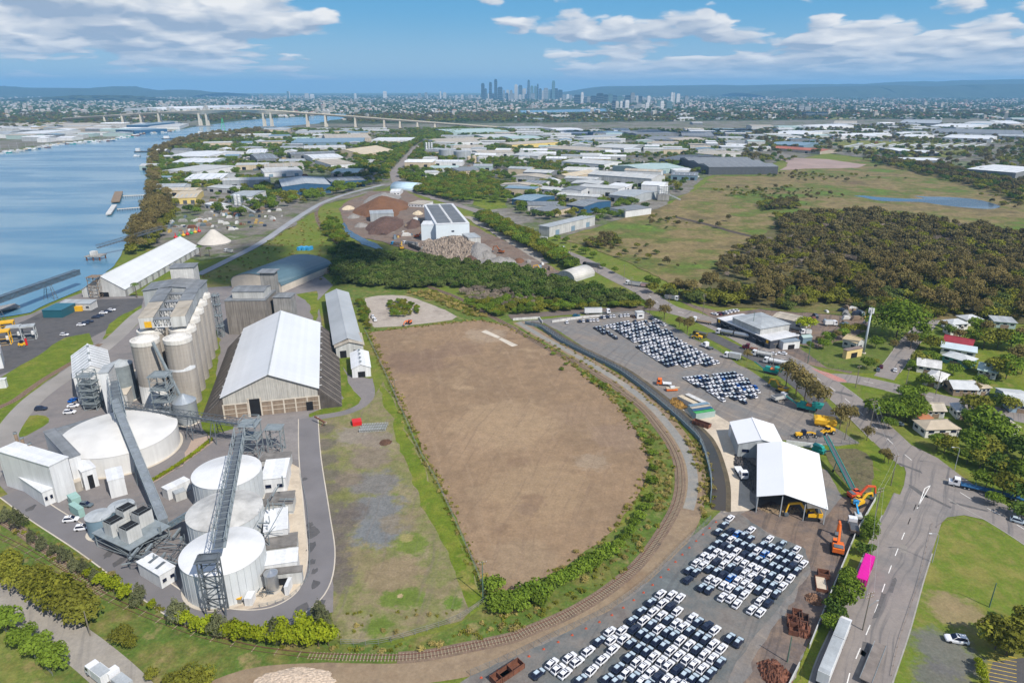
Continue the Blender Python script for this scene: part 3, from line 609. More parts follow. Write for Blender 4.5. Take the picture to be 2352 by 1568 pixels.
for uvs, lab in ([[(-80, 975), (0, 935), (37, 917), (100, 872), (180, 824), (230, 790)], 'short railway siding in the grass strip left of the white plant building'], [[(237, 1366), (170, 1318), (110, 1268), (60, 1228), (0, 1190)], 'second rusty track merging into the main one below the plant trees']):
    q0 = GL(uvs, 5); ribbon('rail_formation', q0, 3.2, BALL, .10 if lab[0] == 's' and 'second' in lab else .115)
    t2 = empty('railway_track', (0, 0, 0), 0, lab, 'railway'); zz = .14
    for sgn in (-1, 1):
        q = offs(q0, sgn * .62); b = MB()
        for i in range(len(q) - 1): b.bar((*q[i], .24), (*q[i + 1], .24), .12, .22)
        b.build('rail', RAILM, t2)
    for c, d in walk(q0, 1.1)[:110]:
        put('sleeper', sm, t2, (c.x, c.y, 0), atan2(d.y, d.x))
# ------------------------------------------------------------------ buildings
def rectpx(a, b, c, z):
    A, B, C = G(*a, z).to_2d(), G(*b, z).to_2d(), G(*c, z).to_2d()
    ex = (B - A); w = ex.length; ex.normalize(); ey = Vector((-ex.y, ex.x)); d = (C - B).dot(ey)
    if d < 0: ey = -ey; d = -d
    return A, ex, w, d
def shell(w, d, h, style, rise, over=.35, n=3):
    """(walls, roof) as MB in local axes: x along the near edge, y away from it"""
    wl = MB(); rf = MB(); o = over; t = .18
    if style == 'flat':
        wl.box(0, 0, 0, w, d, h); rf.box(-o, -o, h, w + o, d + o, h + .3)
        rf.box(.2, .2, h + .3, w - .2, d - .2, h + .32)
    elif style == 'gx':
        wl.side([(0, 0), (0, h), (d / 2, h + rise), (d, h), (d, 0)], 0, w)
        wl.v = [(y, x, z) for x, y, z in wl.v]
        s = rise / (d / 2); e = h - o * s
        for y0, z0, y1, z1 in ((-o, e, d / 2, h + rise), (d / 2, h + rise, d + o, e)):
            rf.add([(-o, y0, z0 + .03), (w + o, y0, z0 + .03), (w + o, y1, z1 + .03), (-o, y1, z1 + .03), (-o, y0, z0 + t), (w + o, y0, z0 + t), (w + o, y1, z1 + t), (-o, y1, z1 + t)],
                   [(0, 3, 2, 1), (4, 5, 6, 7), (0, 1, 5, 4), (1, 2, 6, 5), (2, 3, 7, 6), (3, 0, 4, 7)])
        rf.box(-o, d / 2 - .25, h + rise + t - .05, w + o, d / 2 + .25, h + rise + t + .1)
    elif style == 'gy':
        wl.side([(0, 0), (0, h), (w / 2, h + rise), (w, h), (w, 0)], 0, d)
        s = rise / (w / 2); e = h - o * s
        for x0, z0, x1, z1 in ((-o, e, w / 2, h + rise), (w / 2, h + rise, w + o, e)):
            rf.add([(x0, -o, z0 + .03), (x1, -o, z1 + .03), (x1, d + o, z1 + .03), (x0, d + o, z0 + .03), (x0, -o, z0 + t), (x1, -o, z1 + t), (x1, d + o, z1 + t), (x0, d + o, z0 + t)],
                   [(0, 3, 2, 1), (4, 5, 6, 7), (0, 1, 5, 4), (1, 2, 6, 5), (2, 3, 7, 6), (3, 0, 4, 7)])
        rf.box(w / 2 - .25, -o, h + rise + t - .05, w / 2 + .25, d + o, h + rise + t + .1)
    elif style == 'mono':
        wl.side([(0, 0), (0, h), (d, h + rise), (d, 0)], 0, w); wl.v = [(y, x, z) for x, y, z in wl.v]
        rf.add([(-o, -o, h + .03), (w + o, -o, h + .03), (w + o, d + o, h + rise + .03), (-o, d + o, h + rise + .03), (-o, -o, h + t), (w + o, -o, h + t), (w + o, d + o, h + rise + t), (-o, d + o, h + rise + t)],
               [(0, 3, 2, 1), (4, 5, 6, 7), (0, 1, 5, 4), (1, 2, 6, 5), (2, 3, 7, 6), (3, 0, 4, 7)])
    elif style == 'hip':
        wl.box(0, 0, 0, w, d, h); r = min(w, d) / 2
        A = [(-o, -o, h + .02), (w + o, -o, h + .02), (w + o, d + o, h + .02), (-o, d + o, h + .02)]
        if w >= d: B = [(r, d / 2, h + rise), (w - r, d / 2, h + rise)]; f = [(0, 1, 5, 4), (1, 2, 5), (2, 3, 4, 5), (3, 0, 4), (0, 3, 2, 1)]
        else: B = [(w / 2, r, h + rise), (w / 2, d - r, h + rise)]; f = [(0, 1, 4), (1, 2, 5, 4), (2, 3, 5), (3, 0, 4, 5), (0, 3, 2, 1)]
        rf.add(A + B, f)
    elif style == 'saw':
        wl.box(0, 0, 0, w, d, h)
        for i in range(n):
            y0 = d * i / n; y1 = d * (i + 1) / n
            rf.side([(y0 - o, h + .02), (y0 + (y1 - y0) * .5, h + rise), (y1 - .05, h + .02)], -o, w + o)
        rf.v = [(y, x, z) for x, y, z in rf.v]
    elif style == 'arch':
        pr = [(w / 2 - (w / 2) * cos(pi * i / 12), h + rise * sin(pi * i / 12)) for i in range(13)]
        wl.side([(0.1, 0)] + [(x * .995 + .002 * w, z * .99) for x, z in pr] + [(w - .1, 0)], .1, d - .1)
        for i in range(12):
            (x0, z0), (x1, z1) = pr[i], pr[i + 1]
            rf.add([(x0, -o, z0), (x1, -o, z1), (x1, d + o, z1), (x0, d + o, z0), (x0, -o, z0 + .15), (x1, -o, z1 + .15), (x1, d + o, z1 + .15), (x0, d + o, z0 + .15)],
                   [(0, 3, 2, 1), (4, 5, 6, 7), (0, 1, 5, 4), (2, 3, 7, 6)])
    return wl, rf
FOOT = []     # footprints, used to keep later scatter clear of buildings
def building(name, label, cat, a, b, c, h, style, wall, roof, rise=2.0, over=.35, doors=0, wins=0, group=None, dmat=None, dh=None, n=3, skyl=0, vents=0, plinth=None, sidew=0, solar=0):
    A, ex, w, d = rectpx(a, b, c, h)
    return building_at(name, label, cat, A, ex, w, d, h, style, wall, roof, rise, over, doors, wins, group, dmat, dh, n, skyl, vents, plinth, sidew, solar)
def building_at(name, label, cat, A, ex, w, d, h, style, wall, roof, rise=2.0, over=.35, doors=0, wins=0, group=None, dmat=None, dh=None, n=3, skyl=0, vents=0, plinth=None, sidew=0, solar=0):
    r = empty(name, (A.x, A.y, 0), atan2(ex.y, ex.x), label, cat, group)
    ey = Vector((-ex.y, ex.x)); FOOT.append([tuple(A), tuple(A + ex * w), tuple(A + ex * w + ey * d), tuple(A + ey * d)])
    wl, rf = shell(w, d, h, style, rise, over, n)
    wo = wl.build('wall', wall, r); ro = rf.build('roof', roof, r, smooth=(style == 'arch'))
    dh = dh or min(h * .62, 5.0)
    for i in range(doors):
        dw = min(w / (doors + .6) * .62, 6.0); x = w * (i + .5) / doors
        MB().box(x - dw / 2, -.09, 0, x + dw / 2, -.03, dh).build('door', dmat or DARK, r)
    for i in range(wins):
        ww = min(w / wins * .5, 2.4); x = w * (i + .5) / wins; z0 = h * .55 if doors else h * .38
        wn = MB().box(x - ww / 2, -.07, z0, x + ww / 2, -.02, z0 + min(1.3, h * .25)).build('window', GLASS, r)
        if A.y < 420: MB().box(x - ww / 2 - .1, -.16, z0 - .12, x + ww / 2 + .1, -.02, z0 - .01).build('sill', WHITE2, wn)
    for i in range(sidew):
        y = d * (i + .5) / sidew; ww = min(d / sidew * .5, 2.4)
        for xx in (-.07, w + .02): MB().box(xx, y - ww / 2, h * .4, xx + .05, y + ww / 2, h * .4 + min(1.2, h * .3)).build('window', GLASS, r)
    if plinth:
        MB().box(-.06, -.06, 0, w + .06, d + .06, h * .3).build('plinth', plinth, r)
    zt = lambda x, y: (h + rise * (1 - abs(2 * y / d - 1)) if style == 'gx' else h + rise * (1 - abs(2 * x / w - 1)) if style == 'gy' else h + .3 if style == 'flat' else h + rise * y / d)
    for i in range(skyl):
        x0 = w * (i + .5) / skyl
        if style == 'gx':
            s = rise / (d / 2)
            MB().add([(x0 - .5, d * .1, h + s * d * .1 + .24), (x0 + .5, d * .1, h + s * d * .1 + .24), (x0 + .5, d * .42, h + s * d * .42 + .24), (x0 - .5, d * .42, h + s * d * .42 + .24)], [(0, 1, 2, 3)]).build('skylight', pm('skylight', (.30, .36, .40), .4, .1), ro)
    for i in range(vents):
        x = w * (i + .5) / vents; y = d * .5; z = zt(x, y)
        if style == 'gy': x = w * .5; y = d * (i + .5) / vents; z = h + rise
        MB().lathe([(.35, z), (.35, z + .5), (.55, z + .6), (.5, z + 1.0), (0, z + 1.15)], 8, (x, y)).build('vent', STEEL, ro)
    if solar:
        for i in range(solar):
            x0 = w * (.1 + .8 * i / solar); x1 = x0 + w * .7 / solar
            if style == 'gx':
                s = rise / (d / 2); z0, z1 = h + s * d * .12 + .26, h + s * d * .4 + .26
                MB().add([(x0, d * .12, z0), (x1, d * .12, z0), (x1, d * .4, z1), (x0, d * .4, z1)], [(0, 1, 2, 3)]).build('solar_panel', SOLAR, ro)
            elif style == 'flat':
                MB().box(x0, d * .15, h + .4, x1, d * .75, h + .5).build('solar_panel', SOLAR, ro)
    r['w'] = w; r['d'] = d
    return r
def frame(b, x0, y0, x1, y1, z0, z1, n, t=.22, br=.12, sides=4):
    """braced lattice tower between levels"""
    C = [(x0, y0), (x1, y0), (x1, y1), (x0, y1)]
    for x, y in C: b.bar((x, y, z0), (x, y, z1), t)
    for k in range(n + 1):
        z = z0 + (z1 - z0) * k / n
        for i in range(4): b.bar((*C[i], z), (*C[(i + 1) % 4], z), br)
        if k < n:
            zn = z0 + (z1 - z0) * (k + 1) / n
            for i in range(sides):
                p, q = C[i], C[(i + 1) % 4]
                if k % 2: p, q = q, p
                b.bar((*p, z), (*q, zn), br)
    return b
def lattice_tower(name, label, cat, c, s, h, n, mat=None, rz=0, decks=(), top=None):
    r = empty(name, (c[0], c[1], 0), rz, label, cat)
    frame(MB(), -s[0] / 2, -s[1] / 2, s[0] / 2, s[1] / 2, 0, h, n, .3, .16).build('frame', mat or STEEL, r)
    for z in decks: MB().box(-s[0] / 2 - .6, -s[1] / 2 - .6, z, s[0] / 2 + .6, s[1] / 2 + .6, z + .12).build('deck', mat or STEEL, r)
    return r
def gallery(name, label, p, q, w, hh, mat, box=False, bays=10, supports=(), belt=True, cat='conveyor', boxmat=None):
    """conveyor gallery from p to q (3-D) with lattice sides, belt and trestles"""
    p = Vector(p); q = Vector(q); r = empty(name, (0, 0, 0), 0, label, cat)
    d = (q - p); L = d.length; d.normalize(); sd_ = Vector((-d.y, d.x, 0)).normalized() * (w / 2); up = Vector((0, 0, hh))
    b = MB()
    for s in (-1, 1):
        b.bar(p + sd_ * s, q + sd_ * s, .22); b.bar(p + sd_ * s + up, q + sd_ * s + up, .18)
        for k in range(bays):
            a = p + d * (L * k / bays) + sd_ * s; e = p + d * (L * (k + 1) / bays) + sd_ * s
            b.bar(a, a + up, .12); b.bar(*((a, e + up) if k % 2 else (a + up, e)), .11)
    for k in range(bays + 1):
        a = p + d * (L * k / bays); b.bar(a - sd_, a + sd_, .14); b.bar(a - sd_ + up, a + sd_ + up, .1)
    b.build('truss', mat, r)
    if belt:
        MB().bar(p + Vector((0, 0, .35)), q + Vector((0, 0, .35)), w * .62, .2).build('belt', STEELD, r)
        MB().bar(p + sd_ * .78 + Vector((0, 0, .15)), q + sd_ * .78 + Vector((0, 0, .15)), w * .22, .08).build('walkway', STEEL, r)
    if box:
        MB().bar(p + up * .5, q + up * .5, w * .9, hh * .92).build('cladding', boxmat or BGREY, r)
    for t, s2 in supports:
        c = p + d * (L * t); b = MB(); z = c.z
        for s in (-1, 1):
            for k in (-1, 1):
                f = c + sd_ * s * (1 + s2) + d * k * 1.6; f.z = 0
                tp = c + sd_ * s + d * k * .6; b.bar(f, tp, .26)
            f0 = c + sd_ * s * (1 + s2 * .5) + d * .95; f0.z = z * .5; f1 = c + sd_ * s * (1 + s2 * .5) - d * .95; f1.z = z * .5; b.bar(f0, f1, .14)
        for zz in (.35, .7):
            a = c + sd_ * (1 + s2 * (1 - zz)); a.z = z * zz; e = c - sd_ * (1 + s2 * (1 - zz)); e.z = z * zz; b.bar(a, e, .15)
            a2 = c + sd_ * (1 + s2 * (1.35 - zz)); a2.z = max(0, z * (zz - .35)); b.bar(a2, e, .12)
        b.build('trestle', mat, r)
    return r
def tank(name, label, c, r_, h, rise, wall, roof, n=48, ring=True, cat='tank', group=None, base=True):
    o = empty(name, (c[0], c[1], 0), 0, label, cat, group)
    MB().lathe([(r_, 0), (r_, h)], n).build('wall', wall, o, smooth=True)
    MB().lathe([(r_ + .12, h - .1), (r_ + .12, h + .08), (r_ * .55, h + rise * .5), (r_ * .12, h + rise * .97), (0.01, h + rise)], n).build('roof', roof, o)
    if base: MB().lathe([(r_ + .9, 0), (r_ + .9, .25), (r_, .25)], n).build('footing', CONCP, o)
    FOOT.append([(c[0] - r_, c[1] - r_), (c[0] + r_, c[1] - r_), (c[0] + r_, c[1] + r_), (c[0] - r_, c[1] + r_)])
    return o

# ---- five large white storage tanks
TWALL = pm('tank_wall', (.52, .545, .56), .5, .1, .25, streak=.16); TROOF = pm('tank_roof', (.66, .66, .66), .5, .14, .12, sheet=.05)
TROOF2 = pm('tank_roof_stained', (.48, .47, .45), .6, .35, .22); TROOF3 = pm('tank_roof_dusty', (.60, .585, .56), .6, .16, .1)
t1 = tank('storage_tank', 'widest low white storage tank with creamy roof behind the boiler house', (-143.5, 222.5), 19.3, 7.6, 3.0, pm('tank_wall_clean', (.66, .65, .63), .5, .08, .2, streak=.1), TROOF3, 64)
t2 = tank('storage_tank', 'white cone roofed tank furthest from the trees of the three in line', (-91.6, 191.3), 10.5, 10, 2.4, TWALL, TROOF)
t3 = tank('storage_tank', 'middle tank of the three in line, roof stained dark grey', (-83.8, 169.8), 10.5, 10, 2.4, TWALL, TROOF2)
t4 = tank('storage_tank', 'big ribbed white tank at the ring road bend, lattice tower in front', (-77, 151.0), 10.6, 10, 2.6, pm('tank_wall_ribbed', (.56, .58, .59), .5, .08, .25, streak=.12), TROOF)
for tk, rr in ((t2, 10.5), (t3, 10.5), (t4, 10.6)):
    for i in range(72):
        a = 2 * pi * i / 72
        MB().bar((rr * cos(a) * 1.004, rr * sin(a) * 1.004, .2), (rr * cos(a) * 1.004, rr * sin(a) * 1.004, 9.9), .10).build('rib', TWALL, tk) if i % 2 == 0 else None
# pipes and small tanks
tank('water_tank', 'grey blue water tank touching the cooling towers', tuple(G(228, 1190, 5).to_2d()), 3.6, 6.2, .9, BGREY, LGREY, 28)
tank('water_tank', 'grey blue water tank behind the cooling towers, nearer the inclined conveyor', tuple(G(280, 1168, 5).to_2d()), 3.6, 6.2, .9, BGREY, LGREY, 28)
tank('grain_bin', 'galvanised steel grain bin with conical roof beside the lattice elevator tower', (-130.3, 246), 4.5, 9.2, 3.0, GALV, GALV, 24)
tank('process_tank', 'shiny stainless steel tank on the pale slab by the ring road', tuple(G(627, 1352).to_2d()), 1.75, 5.2, 1.0, STAIN, STAIN, 24)

# ---- twelve concrete silos with gallery and headhouse
SILO = pm('slipform_concrete', (.36, .325, .285), .9, .16, .1, streak=.22, bump=.2, rib=4.2, ribax=2)
SILOW = pm('silo_white_cap', (.66, .63, .58), .7, .22, .3, streak=.2)
sdir = Vector((-.28, .96)).normalized(); sprp = Vector((-.985, -.17)).normalized()
S0 = Vector((-138.2, 265)); SP = 12.9
silo_pos = {}
for row in range(2):
    for k in range(6):
        c = S0 + sdir * SP * k + sprp * 12.6 * row; silo_pos[row, k] = c
        side = 'shed side' if row == 0 else 'river side'
        lab = (f'concrete silo at the near end of the {side} row' + (', white painted foot' if row else ', white band round its middle')) if k == 0 else f'concrete silo, {ordn(k + 1)} from the near end of the {side} row'
        o = empty('concrete_silo', (c.x, c.y, 0), 0, lab, 'silo', 'concrete silos in two rows'); R = 5.4; H = 28.8
        MB().lathe([(R, 0), (R, H)], 40).build('shaft', SILO, o, smooth=True)
        MB().lathe([(R + .03, H - 1.5), (R + .16, H - 1.45), (R + .16, H + .25), (R - .5, H + .3), (R - .5, H + .05), (R * .7, H + .7), (R * .66, H + 1.0), (.01, H + 2.0)], 40).build('roof', SILOW, o)
        if k == 0:
            if row: MB().lathe([(R + .25, 0), (R + .25, .5), (R + .04, .55), (R + .04, 9.6), (R, 9.7)], 40).build('white_foot', WHITE2, o, smooth=True)
            else:
                bb = MB(); n = 26
                for i in range(n):
                    a0, a1 = radians(-150 + 150 * i / n), radians(-150 + 150 * (i + 1) / n)
                    zz = 16.2 + (1.0 if i > 15 else 0) * (1 - abs(i - 20) / 6 if abs(i - 20) < 6 else 0)
                    bb.add([((R + .05) * cos(a0), (R + .05) * sin(a0), 15.6), ((R + .05) * cos(a1), (R + .05) * sin(a1), 15.6), ((R + .05) * cos(a1), (R + .05) * sin(a1), zz + .4), ((R + .05) * cos(a0), (R + .05) * sin(a0), zz + .4)], [(0, 1, 2, 3)])
                bb.build('paint_band', WHITE, o)
for row in range(2):
    c0 = silo_pos[row, 0] + sdir * 8; c1 = silo_pos[row, 4] + sdir * 4
    g = empty('gallery_house', (0, 0, 0), 0, 'sheet metal conveyor gallery along the tops of the ' + ('shed' if row == 0 else 'river') + ' side silos', 'gallery')
    for k in range(4):
        a = c0 + (c1 - c0) * (k / 4); e = c0 + (c1 - c0) * ((k + .93) / 4)
        MB().bar((a.x, a.y, 33.2), (e.x, e.y, 33.2), 5.6, 4.6).build('bay', LGREY if k else OFFW, g)
        MB().bar((a.x, a.y, 35.65), (e.x, e.y, 35.65), 6.0, .25).build('roof', TAN if k < 2 else MGREY, g)
    if row == 1:
        f = c0 - sdir * .2; n_ = sprp
        MB().bar((*(f + n_ * .9), 32.6), (*(f - n_ * 1.9), 32.6), .12, 2.6).build('yellow_hatch', YELLOW, g)
for k in range(5):
    a = silo_pos[0, k] + sdir * 9; e = silo_pos[1, k] + sdir * 9
    lo = (Vector((*a, 31.4)), Vector((*e, 31.4)))
    br = empty('cross_bridge', (0, 0, 0), 0, f'white trussed cross bridge between the silo galleries, {ordn(k + 1)} from the near end', 'bridge', 'cross bridges over the silos')
    d = (lo[1] - lo[0]); b = MB(); L = 6
    ins = d.normalized() * 3.0; p0, p1 = lo[0] + ins, lo[1] - ins
    for s in (-1, 1):
        off_ = Vector((sdir.x, sdir.y, 0)) * 1.3 * s; up = Vector((0, 0, 3.2))
        b.bar(p0 + off_, p1 + off_, .3); b.bar(p0 + off_ + up, p1 + off_ + up, .3)
        for i in range(L):
            u0 = p0 + (p1 - p0) * (i / L) + off_; u1 = p0 + (p1 - p0) * ((i + 1) / L) + off_
            b.bar(u0, u0 + up, .16); b.bar(*((u0, u1 + up) if i % 2 else (u0 + up, u1)), .16)
    b.build('truss', WHITE, br); MB().bar(p0 + Vector((0, 0, 3.4)), p1 + Vector((0, 0, 3.4)), 3.4, .2).build('roof', MGREY, br)
hc = (silo_pos[0, 4] + silo_pos[1, 5]) / 2 + sdir * 2
building_at('silo_headhouse', 'grey roofed headhouse rising over the far end of the silos', 'building', hc + sprp * 17 - sdir * 4, -sprp, 25.5, 15, 34.5, 'gy', LGREY, MGREY, 1.6, .5, vents=0, wins=3)
ec = hc + sdir * 13
building_at('elevator_house', 'small white windowed lift house with dark roof above the headhouse', 'building', ec + sprp * 6.5, -sprp, 11, 9, 41, 'flat', WHITE2, MGREY, 0, .5, wins=3)
gallery('silo_chute', 'grey inclined chute down the face of the near silos', (-144.5, 257.5, 29), (-136, 255.5, 5), 1.0, .9, STEEL, True, 8, belt=False, boxmat=STEEL)

# ---- big central shed with sloping earth-filled sides
b0 = G(517, 962).to_2d(); b1 = G(735, 939).to_2d(); ex = (b1 - b0).normalized(); Wd = (b1 - b0).length; ey = Vector((-ex.y, ex.x)); D = 86
shed = empty('bulk_store', (b0.x, b0.y, 0), atan2(ex.y, ex.x), 'huge white roofed bulk store with dark sloping concrete side skirts', 'warehouse')
FOOT.append([tuple(b0 - ex * 14), tuple(b1 + ex * 14), tuple(b1 + ex * 14 + ey * D), tuple(b0 - ex * 14 + ey * D)])
RH, EH = 17.8, 9.6
BIGR = pm('bulk_store_roof', (.60, .61, .625), .38, .08, .04, spec=.5, rib=9.0, ribax=1, bump=.05, sheet=.06)
for s, nm in ((0, 'a'), (1, 'b')):
    x0, x1 = (-.6, Wd / 2) if s == 0 else (Wd / 2, Wd + .6)
    z0, z1 = (EH, RH) if s == 0 else (RH, EH)
    MB().add([(x0, -1, z0), (x1, -1, z1), (x1, D, z1), (x0, D, z0), (x0, -1, z0 + .25), (x1, -1, z1 + .25), (x1, D, z1 + .25), (x0, D, z0 + .25)],
             [(0, 3, 2, 1), (4, 5, 6, 7), (0, 1, 5, 4), (1, 2, 6, 5), (2, 3, 7, 6), (3, 0, 4, 7)]).build('roof', BIGR, shed)
MB().box(Wd / 2 - .3, -1.1, RH + .1, Wd / 2 + .3, D, RH + .42).build('ridge_cap', LGREY, shed)
MB().side([(0, 6), (0, EH), (Wd / 2, RH), (Wd, EH), (Wd, 6)], 0, D).build('gable', pm('corrugated_gable', (.46, .44, .40), .7, .15, .3, streak=.35, rib=8, bump=.3), shed)
MB().box(0, -.1, 0, Wd, D, 6).build('base_wall', pm('brown_panel_concrete', (.27, .205, .15), .9, .25, .2, streak=.3), shed)
for i in range(9):
    x = Wd * i / 8
    MB().box(x - .28, -.32, 0, x + .28, -.1, 6.05).build('pilaster', CONCP, shed)
for i in range(8):
    for z in (2.1, 4.0): MB().box(Wd * i / 8 + .28, -.2, z - .09, Wd * (i + 1) / 8 - .28, -.1, z + .09).build('beam', CONCP, shed)
MB().box(-.3, -.34, 5.95, Wd + .3, -.05, 6.3).build('ring_beam', CONCP, shed)
MB().box(Wd * .27, -.4, 0, Wd * .38, -.12, 7.6).build('door', DARK, shed); MB().box(Wd * .255, -.5, 0, Wd * .27, -.05, 8.0).build('door_jamb', CONCP, shed); MB().box(Wd * .38, -.5, 0, Wd * .395, -.05, 8.0).build('door_jamb', CONCP, shed)
MB().box(Wd * .86, -.4, 0, Wd * .93, -.12, 4.0).build('door', DARK, shed)
for s in (-1, 1):
    xe, xo = (0, -9.5) if s < 0 else (Wd, Wd + 9.0)
    pr = [(xe - s * .2, 0), (xe - s * .2, EH - .4), (xo, 0.05)]
    MB().side(pr if s > 0 else pr[::-1], -.05, D).build('skirt', CONCD, shed)
    for k in range(10):
        y = 4 + (D - 8) * k / 9
        MB().bar((xe, y, EH - .45), (xe + s * 1.5, y, EH - .6), .22).build('bracket', WHITE, shed)
    for k in range(14):      # cracked white sealant lines over the skirt
        y = 1 + D * k / 14; MB().bar((xe + s * .3, y, EH - .62), (xe + s * 9.0, y + .5, .42), .12, .05).build('joint_strip', CONCP, shed)
# ---- workhouse block and tower behind it
WX = pm('workhouse_concrete', (.26, .235, .21), .9, .25, .12, streak=.5)
building_at('workhouse', 'brown grey concrete workhouse with flat grey roof behind the bulk store', 'building', Vector((-153.5, 349)), Vector((1, .03)).normalized(), 21.5, 20, 19, 'flat', WX, MGREY, 0, .2, vents=3)
building_at('workhouse_penthouse', 'long grey roof monitor on top of the concrete workhouse', 'building', Vector((-150.5, 353)), Vector((1, .03)).normalized(), 17, 12, 23, 'gx', OFFW, MGREY, 1.0)
building_at('elevator_tower', 'pale concrete lift tower with overhanging square roof on the workhouse', 'tower', Vector((-141.5, 372)), Vector((1, 0)), 7.6, 7, 28.6, 'flat', CONC2, MGREY, 0, 1.2, wins=1)
building_at('workhouse_annex', 'concrete annex with hipped grey roof and strip windows beside the lift tower', 'building', Vector((-130, 356)), Vector((1, 0)), 9.5, 9, 19, 'hip', CONC2, MGREY, 1.6, .5, wins=2)
lattice_tower('stair_tower', 'tall thin steel stair tower at the corner of the workhouse', 'tower', (-156.5, 346), (2.6, 2.6), 24, 10, STEEL, decks=(6, 12, 18, 23))
# ---- plant sheds
building('long_store', 'long grey ribbed shed with three stepped roof sections by the bare lot', 'shed', (768, 790), (829, 784), (795, 672), 6.3, 'gy', LGREY, pm('grey_ribbed_roof', (.36, .375, .385), .5, .16, .06, rib=3.4, ribax=1, bump=.3), 2.6, .8, doors=2, dmat=OFFW)
building('store_porch', 'pale lower end roof on the near end of the long grey shed', 'shed', (771, 797), (834, 791), (830, 765), 6.0, 'gy', OFFW, TAN, 2.2, .7, doors=2)
building('white_shed', 'small bright white shed with open door beside the bare lot', 'shed', (808, 847), (851, 843), (838, 808), 4.6, 'gy', WHITE, WHITE, 1.7, .3, doors=1, vents=4)
building('domed_store', 'dark teal curved roof store behind the workhouse', 'warehouse', (530, 645), (647, 657), (705, 604), 4.5, 'arch', CONCP, TEALR, 6.5, .3)
wsA, wsB = G(184, 667, 5).to_2d(), G(286, 664, 5).to_2d(); wsC = G(456, 567, 5).to_2d()
exw = Vector((wsB - wsA)); yy = (wsC - wsB); Lw = yy.length; eyw = yy.normalized(); exw = Vector((eyw.y, -eyw.x)); ww = abs((wsB - wsA).dot(exw))
ws = building_at('wharf_shed', 'very long white gabled shed along the river bank', 'shed', wsB - exw * ww, exw, ww, Lw, 5.0, 'gy', OFFW, pm('wharf_shed_roof', (.55, .56, .56), .5, .1, .05, sheet=.08), 8.6, .5, doors=1)
for k in range(26):
    MB().box(ww + .02, Lw * k / 26, .2, ww + .35, Lw * (k + .45) / 26, 4.6).build('side_panel', OFFW if k % 2 else CONC2, ws)
tank('cone_store', 'pale conical stockpile cover at the end of the wharf shed', tuple(G(493, 560).to_2d()), 13.5, 1.6, 11, CONC2, pm('pale_cone_cover', (.50, .46, .41), .8, .14, .2), 40, cat='store')
building('mill', 'white sloping roofed mill building left of the silos', 'building', (168, 868), (256, 852), (290, 796), 12.3, 'gy', WHITE, WHITE, 4.2, .3, wins=0, vents=3)
_ml = bpy.data.objects['mill']; _w, _d = float(_ml['w']), float(_ml['d'])
for k in range(8):
    y = _d * (k + .5) / 8
    for x0, x1, z0, z1 in ((0, _w / 2, 12.5, 16.7), (_w / 2, _w, 16.7, 12.5)): MB().bar((x0, y, z0), (x1, y, z1), .18, .12).build('roof_seam', STEELD, _ml)
    MB().box(_w + .02, y - .08, .2, _w + .1, y + .08, 12.2).build('wall_seam', STEELD, _ml)
building('mill_lean_to', 'low stepped brown roofed lean to against the right side of the mill', 'building', (266, 908), (290, 906), (312, 840), 6, 'gx', WHITE2, CONCP, 1.0, .2)
building('mill_penthouse', 'small white plant room on the mill ridge', 'building', (226, 858), (248, 856), (252, 838), 19, 'flat', WHITE, LGREY, 0, .2)
tank('metal_bin', 'grey metal bin squeezed between the mill and the near silo', (-166, 268), 4.6, 16, 2.0, STEEL, LGREY, 28)
lattice_tower('elevator_tower', 'pipe filled lattice tower in front of the mill', 'tower', tuple(G(216, 938).to_2d()), (5.2, 4.2), 17, 9, STEEL, decks=(3, 6, 9, 12, 15))
lattice_tower('elevator_tower', 'tallest lattice elevator tower standing between bin and silo', 'tower', (-137.5, 245.5), (6.4, 5.6), 21, 8, STEEL, decks=(5, 10, 15, 20.6))
bh = building('boiler_house', 'white boiler house with three rusty chimney pipes', 'building', (112, 1071), (155, 1050), (86, 994), 13.4, 'flat', WHITE, WHITE, 0, .25)
building('boiler_house_bay', 'grey corrugated roof bay on the right flank of the boiler house', 'building', (157, 1053), (184, 1044), (116, 990), 11.8, 'mono', WHITE, MGREY, .6, .2)
building('low_annex', 'low white lean to along the foot of the boiler house', 'building', (96, 1131), (120, 1121), (61, 1063), 5.2, 'flat', WHITE, WHITE, 0, .2, wins=2)
building('loading_bay', 'white loading bay with open front at the end of the boiler house', 'building', (187, 1084), (219, 1073), (205, 1050), 7.0, 'flat', WHITE, WHITE, 0, .2, doors=1, dh=5)
building('brick_base', 'tan block walled room under the boiler house gable', 'building', (126, 1124), (186, 1104), (180, 1080), 3.6, 'flat', CONC, CONCP, 0, .1)
for (ub, vb, vt), w_ in (((58, 1078, 1012), 0), ((73, 1090, 1022), 1), ((91, 1104, 1036), 2)):
    p = G(ub, vb); hgt = HT(p, vt - 8); c = empty('chimney', (p.x, p.y, 0), 0, ['rusty boiler chimney nearest the road', 'middle rusty boiler chimney', 'rusty boiler chimney nearest the boiler house gable'][w_], 'chimney', 'boiler chimneys')
    MB().tube((0, 0, 0), (0, 0, max(14.5, min(hgt, 17))), .5, n=12).build('stack', TIMBER, c, smooth=True); MB().lathe([(.52, 14), (.62, 14.1), (.62, 14.6), (.5, 14.7)], 12).build('collar', STEEL, c)
building('office', 'long low office with grey roof and a row of dark windows', 'building', (148, 1004), (247, 974), (222, 957), 3.8, 'gx', WHITE2, MGREY, 1.0, .5, wins=8, skyl=0)
building('plant_room', 'raised white plant room box beside the loading bay', 'building', (247, 1106), (285, 1096), (264, 1074), 6.4, 'flat', WHITE, WHITE, 0, .1)
building('container_store', 'long white container like store beside the tanks', 'building', (384, 1127), (436, 1102), (420, 1096), 3.6, 'flat', WHITE, WHITE, 0, .05)
